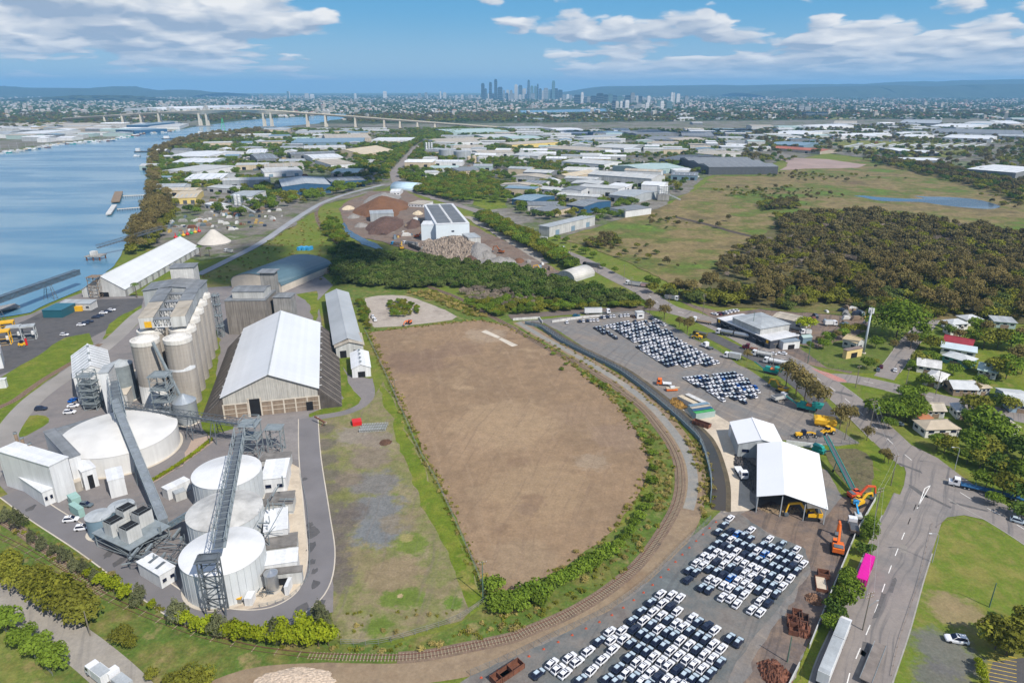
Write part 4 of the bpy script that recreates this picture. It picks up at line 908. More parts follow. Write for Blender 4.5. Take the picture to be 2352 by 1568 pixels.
building('small_container', 'small pale container standing beside the long white store', 'building', (402, 1136), (427, 1127), (421, 1120), 2.8, 'flat', OFFW, LGREY, 0, .05)
TEALB = pm('pale_teal_sheet', (.27, .42, .38), .6, .12, .4)
building('teal_container', 'pale teal container against the boiler house wall', 'container', (164, 1149), (185, 1141), (177, 1129), 2.9, 'flat', TEALB, TEALB, 0, .04)
building('teal_container', 'pale teal container beside the parked grey car', 'container', (179, 1172), (192, 1166), (176, 1150), 2.9, 'flat', TEALB, TEALB, 0, .04)
building('skylight_shed', 'white shed with three dark roof strips beside the ribbed tank', 'shed', (366, 1322), (401, 1301), (348, 1272), 4.3, 'flat', WHITE, WHITE, 0, .2, wins=2)
for k, (u, v) in enumerate([(325, 1288), (342, 1300), (358, 1313)]):
    p, q = G(u, v - 8, 4.75), G(u + 20, v - 24, 4.75)
    MB().bar(p, q, .9, .06).build('roof_strip', STEELD, bpy.data.objects['skylight_shed'])
bpy.context.view_layer.update()
for o in list(bpy.data.objects['skylight_shed'].children):
    if o.name.startswith('roof_strip'): o.matrix_parent_inverse = bpy.data.objects['skylight_shed'].matrix_world.inverted()
an = [((600, 1101), (655, 1096), (652, 1056), 5.6, 'white block annex with dark louvre beside the furthest tank of three'), ((606, 1222), (660, 1213), (656, 1168), 6.2, 'white block annex beside the stained tank'), ((598, 1300), (682, 1288), (678, 1262), 5.2, 'white annex with two louvred windows beside the ribbed tank')]
for a, b_, c_, h_, l_ in an: building('tank_annex', l_, 'building', a, b_, c_, h_, 'mono', WHITE, WHITE, .5, .2, wins=2)
for a, b_, c_, l_ in [((600, 1058), (664, 1054), (662, 1038), 'stained flat roof room behind the first tank annex'), ((604, 1162), (672, 1155), (670, 1128), 'stained flat roof room between the second and third tanks'), ((606, 1262), (680, 1252), (676, 1224), 'stained grey corrugated roof room beside the ribbed tank'), ((600, 1322), (692, 1312), (690, 1300), 'low dark roofed pump room facing the stainless tank')]:
    building('tank_room', l_, 'building', a, b_, c_, 3.9, 'flat', OFFW, pm('stained_roof', (.20, .185, .17), .9, .4, .35), 0, .2, doors=1)
# cooling towers on their steel platform
ct = empty('cooling_platform', (*G(283, 1262).to_2d(), 0), radians(-28), 'steel platform carrying the four cooling towers', 'platform')
frame(MB(), -8, -2.5, 8, 9.5, 0, 4.6, 2, .3, .18).build('frame', STEEL, ct); MB().box(-8.6, -3, 4.6, 8.6, 10, 4.8).build('deck', STEEL, ct)
for k, (x, y) in enumerate(((-5.4, 6.3), (.4, 7.2), (-2.6, .6), (4.0, .9))):
    c = ct.matrix_basis @ Vector((x, y, 0)); o = empty('cooling_tower', (c.x, c.y, 4.8), radians(-28), f"white box cooling tower with dark fan deck, {['back left', 'back right', 'front left', 'front right'][k]} of the four", 'cooling tower', 'cooling towers')
    MB().box(-1.9, -2.1, 0, 1.9, 2.1, 4.2).build('casing', OFFW, o); MB().box(-1.75, -1.95, 4.2, 1.75, 1.95, 4.35).build('fan_deck', DARK, o)
    for i in range(5): MB().box(-1.98, -1.7 + i * .75, .5, -1.9, -1.3 + i * .75, 2.6).build('louvre', STEELD, o)
    frame(MB(), -1.9, -2.1, 1.9, 2.1, 4.2, 5.2, 1, .07, .05, 0).build('rail', STEEL, o)
# conveyors
gallery('inclined_conveyor', 'long inclined conveyor gallery crossing the wide low tank', (-149.5, 233, 13.8), (-105.5, 175, 1.0), 2.6, 2.2, STEEL, True, 22, ((.18, .8), (.55, .5)), boxmat=pm('gallery_cladding', (.20, .225, .25), .6, .2, .3, streak=.2))
gallery('mill_conveyor', 'lattice head section of the inclined conveyor near the mill', (-159, 250, 15.5), (-143, 224.5, 12.6), 3.6, 3.0, STEEL, False, 9, ((.1, .7),))
gallery('level_conveyor', 'dark conveyor gallery from the mill to the bulk store transfer frame', (-157, 244, 7.5), (-100, 226, 8.5), 2.4, 2.2, STEELD, False, 20, ((.25, .6), (.62, 1.2), (.8, 1.2)))
gallery('tank_top_conveyor', 'steel conveyor gallery running over the tops of the three tanks in line', (-92, 206, 15.5), (-73.5, 142.5, 17.2), 3.2, 2.8, STEEL, False, 22, ())
lattice_tower('conveyor_tower', 'open steel lattice tower standing in front of the ribbed tank', 'tower', (-74.8, 139.0), (4.6, 2.6), 17.4, 5, STEELD, radians(8), decks=(16.8,))
lattice_tower('transfer_frame', 'steel transfer frame where the two conveyors meet', 'tower', (-94, 219), (5.5, 5.5), 15, 5, STEEL, decks=(8, 13))
lattice_tower('transfer_frame', 'skeletal steel frame at the edge of the bulk store apron', 'tower', (-86.5, 222), (5, 4), 10, 3, STEEL, decks=(9.8,))
gallery('feed_conveyor', 'short grey conveyor rising beside the stained tank', (-103.5, 174, .8), (-94, 172, 7.5), 1.8, 1.6, STEEL, True, 8)
pg = empty('pipe_rack', (0, 0, 0), 0, 'tangled steel pipe rack between the stained tank and annexes', 'pipework')
b = MB(); random.seed(3)
for k in range(26):
    p = Vector((random.uniform(-74, -68.5), random.uniform(162, 186), random.uniform(1, 9))); q = p + random.choice((Vector((random.uniform(2, 5), 0, 0)), Vector((0, random.uniform(3, 9), 0)), Vector((0, 0, random.uniform(2, 4))))); b.bar(p, q, random.choice((.12, .2, .3)))
b.build('pipes', STEEL, pg); frame(MB(), -73.5, 161, -68.5, 176, 0, 8, 2, .22, .14).build('rack', STEEL, pg)
pg2 = empty('process_skid', (0, 0, 0), 0, 'jumble of steel ducts and platforms at the foot of the inclined conveyor', 'pipework')
b = MB()
for k in range(30):
    p = Vector((random.uniform(-108, -92), random.uniform(154, 168), random.uniform(.3, 5))); q = p + random.choice((Vector((random.uniform(2, 5), random.uniform(-2, 2), 0)), Vector((0, random.uniform(2, 5), 0)), Vector((0, 0, random.uniform(1, 3))))); b.bar(p, q, random.choice((.15, .3, .6)))
b.build('ducts', STEEL, pg2); frame(MB(), -106, 156, -94, 164, 0, 4.5, 2, .22, .14).build('platform', STEELD, pg2)
pg3 = empty('process_skid', (0, 0, 0), 0, 'small pipe and pump skid on the slab by the stainless tank', 'pipework'); c = G(608, 1368)
b = MB()
for k in range(16):
    p = Vector((c.x + random.uniform(-2, 2), c.y + random.uniform(-1.2, 1.2), random.uniform(.3, 1.6))); q = p + random.choice((Vector((random.uniform(.8, 2), 0, 0)), Vector((0, random.uniform(.5, 1.5), 0)), Vector((0, 0, .9)))); b.bar(p, q, .14)
b.build('pipes', STEELD, pg3)
building('yellow_lid_bin', 'concrete pit with bright yellow lid at the foot of the lattice tower', 'bin', (527, 1375), (552, 1376), (550, 1366), 1.6, 'flat', CONC2, YELLOW, 0, .1)
building('white_skid_box', 'white equipment box beside the yellow lidded pit', 'box', (560, 1376), (577, 1376), (577, 1358), 2.2, 'flat', WHITE, WHITE, 0, .02)
building('yard_control_room', 'upright white cabinet standing by the stainless tank', 'cabinet', (652, 1349), (660, 1349), (660, 1326), 2.6, 'flat', WHITE, WHITE, 0, .02)
# wharf side
building('blue_green_hut', 'dark blue green hut by the wharf car park', 'hut', (96, 713), (140, 713), (152, 697), 4.5, 'flat', pm('blue_green_sheet', (.02, .10, .13), .5, .1), pm('blue_green_roof', (.03, .13, .18), .5, .1), 0, .2)
building('wharf_office', 'long white office with grey roof behind the blue green hut', 'building', (135, 698), (206, 698), (209, 690), 4.2, 'mono', WHITE2, LGREY, .5, .4, wins=5)
building('yellow_container', 'bright yellow container beside the blue green hut', 'container', (161, 706), (187, 705), (186, 701), 2.7, 'flat', YELLOW, YELLOW, 0, .02)
building('left_shed', 'plain white shed cut off by the left picture edge', 'shed', (-60, 822), (0, 812), (46, 786), 7.5, 'gx', WHITE, WHITE, 1.2, .2)
building('left_canopy', 'small white canopy at the left picture edge below the shed', 'shed', (-30, 876), (10, 872), (12, 868), 4, 'flat', WHITE, WHITE, 0, .2)
gallery('wharf_conveyor', 'long conveyor gallery running out along the river to the wharf', (-301, 300, 11), (-290, 444, 9), 3.6, 3.2, STEELD, True, 26, ((.12, 1), (.5, 1.4), (.8, 1)), boxmat=pm('wharf_gallery', (.08, .13, .18), .6, .2, .2))
lattice_tower('wharf_tower', 'rusty lattice tower in front of the wharf shed gable', 'tower', tuple(G(226, 683).to_2d()), (6, 6), 14, 6, TIMBER, decks=(13.8,))
gallery('jetty_conveyor', 'dark conveyor from the small river dolphin to the bank', (*G(228, 590).to_2d(), 7), (*G(380, 563).to_2d(), 14), 3, 2.5, STEELD, False, 22, ((.55, 1.2), (.75, 1.2)))
dl = empty('river_dolphin', (*G(222, 597).to_2d(), 0), 0, 'small rusty loading platform with cabin standing in the river', 'platform')
MB().box(-6, -5, 3.2, 6, 5, 4).build('deck', CONC2, dl); MB().box(-3, -2, 4, 1, 2, 7).build('cabin', WHITE2, dl)
for x in (-5, 0, 5):
    for y in (-4, 4): MB().tube((x, y, -1), (x, y, 3.3), .5, n=8).build('pile', RUST, dl)
for nm, (u0, v0), (u1, v1), lab in (('jetty', (283, 455), (352, 452), 'river jetty with square brown head and white walkway'), ('jetty', (270, 486), (345, 480), 'lower river jetty with pale pontoon head')):
    a, e = G(u0, v0), G(u1, v1); j = empty(nm, (0, 0, 0), 0, lab, 'jetty')
    MB().bar((a.x, a.y, 2.6), (e.x, e.y, 2.6), 3.2, .4).build('walkway', CONCP, j)
    for k in range(14):
        p = a + (e - a) * (k / 13); MB().tube((p.x, p.y, -1), (p.x, p.y, 2.5), .35, n=6).build('pile', STEELD, j)
    h0, h1 = (G(266, 468), G(274, 445)) if v0 < 470 else (G(250, 497), G(264, 476))
    MB().bar((h0.x, h0.y, 2.4), (h1.x, h1.y, 2.4), 9 if v0 < 470 else 5, 1.4).build('head', TIMBER if v0 < 470 else WHITE2, j)
wq = empty('wharf', (0, 0, 0), 0, 'concrete wharf deck on piles at the left picture edge', 'wharf')
a, e = G(-80, 733), G(42, 708); MB().bar((a.x, a.y, 2), (e.x, e.y, 2), 9, 1).build('deck', CONC2, wq)
for k in range(10):
    p = a + (e - a) * (k / 9); MB().tube((p.x, p.y - 3, -1), (p.x, p.y - 3, 1.6), .45, n=6).build('pile', STEELD, wq)
# ------------------------------------------------------------------ cars
def ring(x, hw, z0, z1, in0=.06, in1=.1):
    return [(x, -hw + in0, z0), (x, -hw, z0 + (z1 - z0) * .35), (x, -hw, z0 + (z1 - z0) * .7), (x, -hw + in1, z1), (x, hw - in1, z1), (x, hw, z0 + (z1 - z0) * .7), (x, hw, z0 + (z1 - z0) * .35), (x, hw - in0, z0)]
def car_mb(kind='suv'):
    b = MB(); L = 2.15 if kind == 'suv' else 2.25; zr = 1.62 if kind == 'suv' else 1.45
    b.loft([ring(-L, .72, .42, .88), ring(-L + .12, .84, .3, .98), ring(-1.3, .9, .26, 1.02), ring(0, .9, .25, 1.0), ring(1.0, .9, .26, .98), ring(1.65, .87, .28, .93), ring(L - .12, .8, .34, .82), ring(L, .66, .42, .7)])
    rb = -1.98 if kind == 'suv' else -1.75
    b.loft([[(rb, -.80, .96), (1.0, -.80, .94), (1.0, .80, .94), (rb, .80, .96)], [(rb + .38, -.60, zr), (.18, -.62, zr), (.18, .62, zr), (rb + .38, .60, zr)], [(rb + .6, -.5, zr + .05), (0, -.5, zr + .05), (0, .5, zr + .05), (rb + .6, .5, zr + .05)]])
    return b, rb, zr
def quad(pts): return MB().add(pts, [(0, 1, 2, 3)])
CARPARTS = {}
def car_parts(kind, paint, film):
    key = (kind, paint.name, film)
    if key in CARPARTS: return CARPARTS[key]
    b, rb, zr = car_mb(kind); P = [('body', b.mesh('car_body', paint))]
    G_ = lambda nm, q, m=GLASS: P.append((nm, quad(q).mesh('car_' + nm, m)))
    lerp = lambda p, q, t: tuple(p[i] + (q[i] - p[i]) * t for i in range(3))
    o = .02
    G_('windscreen', [(1.0 + o, -.74, 1.0), (1.0 + o, .74, 1.0), (.19 + o, .6, zr), (.19 + o, -.6, zr)])
    G_('rear_window', [(rb + .02 - o, .72, 1.04), (rb + .02 - o, -.72, 1.04), (rb + .40 - o, -.58, zr + .01), (rb + .40 - o, .58, zr + .01)])
    for s in (-1, 1): G_('side_window', [(rb + .22, s * (.80 + o), 1.0), (.86, s * (.80 + o), .99), (.12, s * (.635 + o), zr - .03), (rb + .48, s * (.63 + o), zr - .03)])
    if film:
        P.append(('roof_film', quad([(rb + .62, -.5, zr + .062), (-.02, -.5, zr + .062), (-.02, .5, zr + .062), (rb + .62, .5, zr + .062)]).mesh('car_roof_film', WFILM)))
        P.append(('bonnet_film', MB().add([(1.02, -.78, .992), (1.55, -.74, .957), (1.85, -.68, .90), (1.85, .68, .90), (1.55, .74, .957), (1.02, .78, .992)], [(0, 1, 4, 5), (1, 2, 3, 4)]).mesh('car_bonnet_film', WFILM)))
    else:
        P.append(('sunroof', quad([(-.35, -.42, zr + .062), (-.1, -.42, zr + .062), (-.1, .42, zr + .062), (-.35, .42, zr + .062)]).mesh('car_sunroof', GLASS)))
    wm = MB().tube((0, -.1, 0), (0, .1, 0), .33, n=12).mesh('car_wheel', RUBBER) if 'wheel' not in CARPARTS else CARPARTS['wheel']
    CARPARTS['wheel'] = wm; CARPARTS[key] = P; return P
def car(label, x, y, rz, kind='suv', paint=None, film=False, group=None, sc=1.0, name='parked_car', cat='car'):
    paint = paint or CARW
    r = empty(name, (x, y, .09), rz, label, cat, group); r.scale = (sc, sc, sc)
    bo = None
    for nm, me in car_parts(kind, paint, film):
        o = put(nm, me, bo if nm.endswith('_film') or nm == 'sunroof' else r); bo = bo or o
    for sx in (-1.3, 1.32):
        for sy in (-.8, .8): put('wheel', CARPARTS['wheel'], r, (sx, sy, .33))
    return r
PAINT = {'W': (CARW, 'white'), 'D': (CARD, 'dark navy'), 'B': (CARB, 'bright blue'), 'S': (CARS, 'grey green')}
C2 = "1450,180W 1567,190W 1652,220W 1350,268D 1473,277W 1557,308D 1625,360W 1247,362D 1372,365W 1460,405W 1528,450D 1613,487W 1690,522W 1757,568D 1783,428W 1845,473D 1943,513D 2020,560W 1152,457D 1273,457W 1355,497D 1430,547W 1520,577D 1590,612D 1658,665W 1750,715W 1848,615D 1925,655D 2003,707W 2090,753W 2177,640D 2265,685D 917,575W 1047,562W 1173,548D 1255,592D 1325,638D 1412,675D 1487,720D 1560,772W 1642,825W 1830,757D 1910,812W 1995,855W 2078,895D 805,675D 935,665W 1065,650W 1135,700D 1230,740D 1310,780D 1380,832W 1457,885W 1530,930W 1728,868W 1803,918W 1890,962W 1980,1005D 690,778W 952,760W 1120,840D 1205,890W 1275,940W 1353,995W 1625,970D 1705,1025D 1790,1070D 1895,1095D 495,845W 573,890W 842,865W 1005,955D 1095,1003W 1170,1050D 1250,1095W 1425,1045D 1510,1075W 307,910W 375,965W 447,1010W 727,980W 890,1070D 985,1095D 165,1015D 610,1080D 1600,1110W 1330,1120D 1700,1125W"
C1 = "850,145W 775,235D 690,325D 857,315D 950,350B 1035,370D 1130,300W 1120,420D 765,395D 862,430W 950,463D 1030,505D 1130,530D 1375,420W 1290,497D 1395,530D 1553,487S 685,480D 770,510D 848,543D 937,587W 1043,622D 1210,580W 1310,615B 1485,570D 1577,605D 1737,560W 590,562D 672,597W 757,635W 848,670W 1130,660D 1225,700D 1393,655W 1495,692D 1663,647D 1760,680W 500,648W 582,680W 667,722D 955,705W 1040,750W 1305,742D 1413,780D 1585,737D 1683,775D 1830,752W 398,737W 492,770W 765,760W 857,797D 1137,790W 1220,830W 1500,820D 1593,860D 1743,850D 300,840D 395,867D 570,820D 672,858D 950,840D 1045,880W 1312,875W 1405,910D 1657,945W 290,965D 760,895D 860,935B 1135,925W 1225,962D 1507,950W 1555,1050W 575,955W 665,993W 950,975W 1040,1020W 1320,1010D 1423,1045D 475,1065D 570,1100D 763,1040W 850,1080W 1130,1065W 1230,1105D 1465,1155D 960,1110D 1040,1165W 1343,1145W 748,1195W 860,1215W 1245,1250W 1363,1275D 942,1285W 1140,1365W 1257,1400W"
def px_list(s, ou, ov, k): return [(ou + float(t[:-1].split(',')[0]) / k, ov + float(t[:-1].split(',')[1]) / k, t[-1]) for t in s.split()]
def row_labels(pts, place, e1, e2):
    """name each car by its row (along e2) and its place in the row (along e1)"""
    n1, n2 = Vector(e1).normalized(), Vector(e2).normalized(); n2 = Vector((-n1.y, n1.x)) * (1 if Vector((-n1.y, n1.x)).dot(n2) > 0 else -1)
    key = sorted(range(len(pts)), key=lambda i: -pts[i].dot(n2)); rows = []
    for i in key:
        if rows and abs(pts[rows[-1][0]].dot(n2) - pts[i].dot(n2)) < 2.2: rows[-1].append(i)
        else: rows.append([i])
    out = {}
    for r, ids in enumerate(rows):
        for j, i in enumerate(sorted(ids, key=lambda i: pts[i].dot(n1))): out[i] = (r + 1, j + 1)
    return out
def yard(lst, head, place, e1, e2, group, start, sc=1.0, jit=.03):
    pts = [G(u, v, .8).to_2d() for u, v, c in lst]; lab = row_labels(pts, place, e1, e2)
    for i, (u, v, c) in enumerate(lst):
        p = pts[i]; paint, cn = PAINT[c]; r, j = lab[i]
        film = c != 'W' and random.random() < .85
        car(f'{cn} car, {ordn(j)} from {start}, {ordn(r)} row of {place}', p.x, p.y, head + random.gauss(0, jit), 'suv', paint, film, group, sc)
def lat(a, b, n): return (G(*b, .8).to_2d() - G(*a, .8).to_2d()) / n
e1 = lat((1474.75, 1452.25), (1613.5, 1532.25), 8); e2 = lat((1457, 1443.5), (1522, 1383.5), 3)
yard(px_list(C2, 1200.5, 1323, 4.5715), atan2(e2.y, e2.x), 'the lowest yard block', e1, e2, 'new cars in the lowest yard block', 'the fence', .91)
e1 = lat((1646, 1247.25), (1739.75, 1286), 6); e2 = lat((1581, 1308.5), (1677.25, 1218.5), 6)
yard(px_list(C1, 1531.2, 1163.7, 5.8176), atan2(e2.y, e2.x), 'the middle yard block', e1, e2, 'new cars in the middle yard block', 'the fence', .90)
B_rows = [((250, 350), 6, 'WWDBWD', (107, -12)), ((1060, 262), 4, 'WDDD', (107, -12)), ((1545, 207), 1, 'D', (1, 1)), ((390, 440), 14, 'WWDDDWDWBDDDWW', (103, -12.3)), ((530, 540), 14, 'DWDWWDWDWWWWWD', (104.6, -11.5)), ((780, 620), 12, 'DWDWDDDWBDDD', (104.5, -12.3)), ((910, 715), 12, 'WWWDDWDWBWWB', (109, -12.3)), ((1060, 815), 6, 'WDWWDD', (116, -9)), ((1820, 742), 4, 'WDWW', (120, -14)), ((1220, 930), 1, 'W', (1, 1)), ((1550, 890), 3, 'DWW', (120, -10)), ((1990, 845), 2, 'DW', (120, -15)), ((1820, 992), 1, 'D', (1, 1))]
LB = []
for (x, y), n, cs, (dx, dy) in B_rows:
    for k in range(n): LB.append((1555.7 + (x + dx * k) / 12, 839.1 + (y + dy * k) / 12, cs[k]))
e1 = lat((1555.7 + 32.5, 839.1 + 36.7), (1555.7 + 144, 839.1 + 23.3), 13); e2 = lat((1555.7 + 88, 839.1 + 68), (1555.7 + 20.8, 839.1 + 29.2), 5)
HB = atan2(e2.y, e2.x)
yard(LB, HB, 'the small upper block', e1, e2, 'new cars in the small upper yard block', 'the drain wall', .90)
# the large upper block: beyond the limit of single cars, one joined mass
ax = lambda x, y: (1359.7 + x / 12.8, 722.7 + y / 12.8)
A0 = G(*ax(640, 480), .8).to_2d(); ea2 = (G(*ax(1910, 1290), .8).to_2d() - A0) / 10; ea1 = (G(*ax(640 + 1040, 480 - 215), .8).to_2d() - A0) / 10
maskA = [(1387, 748), (1405, 739), (1420, 741), (1455, 738), (1493, 738), (1508, 745), (1536, 762), (1570, 784), (1610, 807), (1652, 827), (1646, 840), (1610, 838), (1572, 845), (1560, 840), (1543, 845), (1520, 834), (1478, 805), (1440, 777), (1404, 756)]
mA = [G(u, v, .8).to_2d() for u, v in maskA]; mA = [(p.x, p.y) for p in mA]
carsA = []
for i in range(-14, 26):
    for j in range(-14, 26):
        p = A0 + ea1 * j + ea2 * i
        if inpoly(p.x, p.y, mA) and random.random() < .985: carsA.append((p, random.choice('WWWDDWD')))
HA = atan2(-ea2.y, -ea2.x)
singles = [(110, 385, 'D'), (215, 372, 'D'), (225, 452, 'D'), (335, 442, 'D'), (330, 528, 'D'), (460, 512, 'D'), (560, 590, 'D'), (680, 665, 'D')]
for k, (x, y, c) in enumerate(singles):
    p = G(*ax(x, y), .8); car(f'dark car in the stray file beside the large upper block, {ordn(k + 1)} from its head', p.x, p.y, HA, 'suv', CARD, True, 'stray file of dark cars', .92)
def merged_cars(name, cars, head, label):
    srcs = {c: car_parts('suv', PAINT[c][0], c != 'W') for c in 'WD'}; mats = [CARW, CARD, GLASS, WFILM]; V, F, M = [], [], []
    base = {}
    for c in 'WD':
        vs, fs, ms = [], [], []
        for nm, me in srcs[c]:
            o = len(vs); vs += [tuple(v.co) for v in me.vertices]; k = mats.index(me.materials[0])
            for p in me.polygons: fs.append(tuple(i + o for i in p.vertices)); ms.append(k)
        base[c] = (np.array(vs), fs, ms)
    off = 0
    for p, c in cars:
        vs, fs, ms = base[c]; a = head + random.gauss(0, .03); R = np.array([[cos(a), -sin(a), 0], [sin(a), cos(a), 0], [0, 0, 1]]) * .92
        V.append(vs @ R.T + np.array([p.x, p.y, .09])); F += [tuple(i + off for i in f) for f in fs]; M += ms; off += len(vs)
    b = MB(); b.v = [tuple(x) for x in np.concatenate(V)]; b.f = F; b.m = M
    return tag(b.build(name, mats, fix=False), label, 'cars', None, 'stuff')
merged_cars('new_cars', carsA, HA, 'dense block of new cars filling the large upper yard')
per = [(505, 850, 'W'), (620, 840, 'D'), (655, 838, 'W'), (690, 835, 'D'), (720, 833, 'W'), (750, 831, 'W'), (785, 830, 'W'), (820, 805, 'D'), (845, 803, 'W'), (872, 799, 'D'), (905, 797, 'W'), (935, 794, 'W'), (1000, 790, 'W'), (1035, 788, 'W'), (1065, 787, 'W'), (1130, 842, 'D'), (1282, 822, 'D'), (1310, 832, 'W'), (1335, 846, 'W'), (1357, 858, 'D'), (1387, 873, 'W')]
for k, (x, y, c) in enumerate(per):
    p = G(1176 + x / 4, 526.7 + y / 4, .8)
    car(f"{PAINT[c][1]} car parked along the upper yard edge, {ordn(k + 1)} from the drain culvert", p.x, p.y, HA - (.35 if k < 16 else -.25), 'suv', PAINT[c][0], False, 'cars along the upper yard edge', .92)
def one(label, u, v, rz, kind='sedan', paint=CARW, sc=1.0): p = G(u, v, .7); return car(label, p.x, p.y, radians(rz), kind, paint, False, None, sc)
one('teal blue car on the lane above the drain culvert', 1324, 724, 5, 'sedan', CARG)
one('brown car alone beside the yard gate hut', 1453, 726, 120, 'sedan', CARN)
one('white car on the main road before the red turning bay', 1803 - 30, 812, 150); one('white ute on the verge beside the white kiosk', 1797, 811, 150)
one('white utility parked at the kerb of the back street', 2056, 849, 62); one('grey car under the tree at the back street corner', 2017, 848, 60, 'sedan', CARS); one('maroon car behind the grey one on the back street', 2024, 841, 60, 'sedan', CARR)
one('silver car parked under the dark trees by the road bend', 2062, 972, 140, 'sedan', CARS)
one('pale blue grey car leaving the picture on the side road', 2340, 1196, -35, 'suv', pm('pale_blue_car', (.40, .46, .50), .3, .05), 1.05)
one('white pickup with canopy on the grass park', 2197, 1468, 166, 'suv', CARW, 1.2)
one('dark wagon on the grass lot right of the houses', 2312, 962, 170, 'sedan', CARS)
one('black four wheel drive on the plant road', 94, 938, 8, 'suv', CARD, 1.1); one('white ute beside the mill car bays', 160, 946, 10, 'suv', CARW, 1.1)
one('white suv parked by the concrete pit', 163, 1192, 12, 'suv', CARW, 1.05); one('white suv with light bar beside the water tank', 190, 1211, 14, 'suv', CARW, 1.05); one('grey hatchback beside the pale teal container', 198, 1158, -10, 'suv', CARS)
one('blue sedan under the mill wall', 168, 918, 75, 'sedan', CARB); one('white sedan under the mill wall', 168, 931, 15, 'sedan', CARW)
for k, (x, y, c) in enumerate([(745, 875, 'W'), (780, 860, 'D'), (820, 845, 'D'), (880, 805, 'D'), (915, 792, 'D'), (950, 765, 'W'), (990, 752, 'D'), (1025, 738, 'W')]):
    p = G(x / 4, 526.7 + y / 4, .7); car(f"{PAINT[c][1]} car in the wharf car park, {ordn(k + 1)} from the yellow frames", p.x, p.y, radians(12), 'sedan', PAINT[c][0], False, 'wharf car park cars')
one('white ute by the wharf boom gate', 148, 768, 0, 'suv', CARW); one('white ute with blue load near the silo yard', 478, 693, -5, 'suv', CARW)
for k, (u, v) in enumerate([(856, 727), (861, 734)]): one(f"white utility on the pale clearing, {'further' if k == 0 else 'nearer'} one", u, v, 110, 'suv', CARW, 1.1)
for k, (x, y, c) in enumerate([(1860, 775, 'W'), (1895, 775, 'R'), (1925, 770, 'D'), (1960, 765, 'W'), (1990, 755, 'W'), (2025, 748, 'W'), (2055, 743, 'W')]):
    p = G(1176 + x / 4, 526.7 + y / 4, .7); car(f"{'maroon' if c == 'R' else PAINT[c][1]} car beside the tavern, {ordn(k + 1)} from the road", p.x, p.y, radians(130), 'sedan', CARR if c == 'R' else PAINT[c][0], False, 'cars beside the tavern')

# ------------------------------------------------------------------ trucks and machines
def wheels(r, xs, ys, rad=.5, w=.35, name='wheel'):
    for x in xs:
        for y in ys: o = MB().tube((x, y - w / 2, rad), (x, y + w / 2, rad), rad, n=14).build(name, RUBBER, r); MB().tube((x, y - w / 2 - .02, rad), (x, y + w / 2 + .02, rad), rad * .5, n=10).build('rim', LGREY, o)
def loc(u, v, z=0): p = G(u, v, z); return (p.x, p.y, .1)
def cab(r, x, paint, h=3.0, w=2.4, L=2.2, nose=0.0):
    prof = [(x - L / 2, .8), (x - L / 2, h), (x + L / 2 - .45, h), (x + L / 2, h * .62), (x + L / 2 + nose, h * .56 if nose else .9), (x + L / 2 + nose, .7)]
    MB().side(prof, -w / 2, w / 2).build('cab', paint, r)
    a, b_ = (x + L / 2 - .42, h - .12), (x + L / 2 + .0, h * .64); d = .03
    quad([(b_[0] + d, -w / 2 + .18, b_[1]), (b_[0] + d, w / 2 - .18, b_[1]), (a[0] + d, w / 2 - .25, a[1]), (a[0] + d, -w / 2 + .25, a[1])]).build('windscreen', GLASS, r)
    for s in (-1, 1): quad([(x - .3, s * (w / 2 + .02), h * .6), (x + L / 2 - .15, s * (w / 2 + .02), h * .6), (x + L / 2 - .5, s * (w / 2 + .02), h - .3), (x - .3, s * (w / 2 + .02), h - .3)]).build('side_window', GLASS, r)
def truck(label, u, v, rz, paint=CARW, body=None, bodies=((-8, -.2, 1.2, 3.9),), nose=0.0, cat='truck', style='box', xw=None, w=2.5, sc=1.0):
    r = empty('parked_truck' if 'park' in label else 'truck', loc(u, v), radians(rz), label, cat); r.scale = (sc,) * 3
    cab(r, 1.4, paint, 3.0, 2.4, 2.2, nose)
    x0 = min(b[0] for b in bodies)
    MB().box(x0 + .2, -.45, .75, 1.6, .45, 1.1).build('chassis', STEELD, r)
    for k, bb in enumerate(bodies):
        m = body[k] if isinstance(body, (list, tuple)) else (body or WHITE)
        if style == 'tank':
            MB().tube((bb[0], 0, 2.1), (bb[1], 0, 2.1), 1.15, n=20).build('tank', m, r, smooth=False)
            MB().box(bb[0] + .4, -.3, 3.2, bb[1] - .4, .3, 3.32).build('catwalk', STEELD, r)
        elif style == 'tip':
            MB().side([(bb[0] - .3, bb[3]), (bb[0], bb[2]), (bb[1], bb[2]), (bb[1], bb[3])], -w / 2, w / 2).build('tray', m, r)
            MB().box(bb[0] + .1, -w / 2 + .15, bb[3] - .02, bb[1] - .15, w / 2 - .15, bb[3] + .06).build('load', DGREY, r)
        elif style == 'flat':
            MB().box(bb[0], -w / 2, bb[2], bb[1], w / 2, bb[2] + .25).build('deck', m, r)
            MB().box(bb[1] - .15, -w / 2, bb[2] + .25, bb[1], w / 2, bb[3]).build('headboard', m, r)
        else:
            MB().box(bb[0], -w / 2, bb[2], bb[1], w / 2, bb[3]).build('body', m, r)
            MB().box(bb[0] + .1, -w / 2 + .1, bb[3], bb[1] - .1, w / 2 - .1, bb[3] + .05).build('roof', LGREY if m in (WHITE, WHITE2, OFFW) else m, r)
    wheels(r, [1.9] + (xw or [x0 + .8, x0 + 2.1, -1.0]), (-1.05, 1.05))
    return r
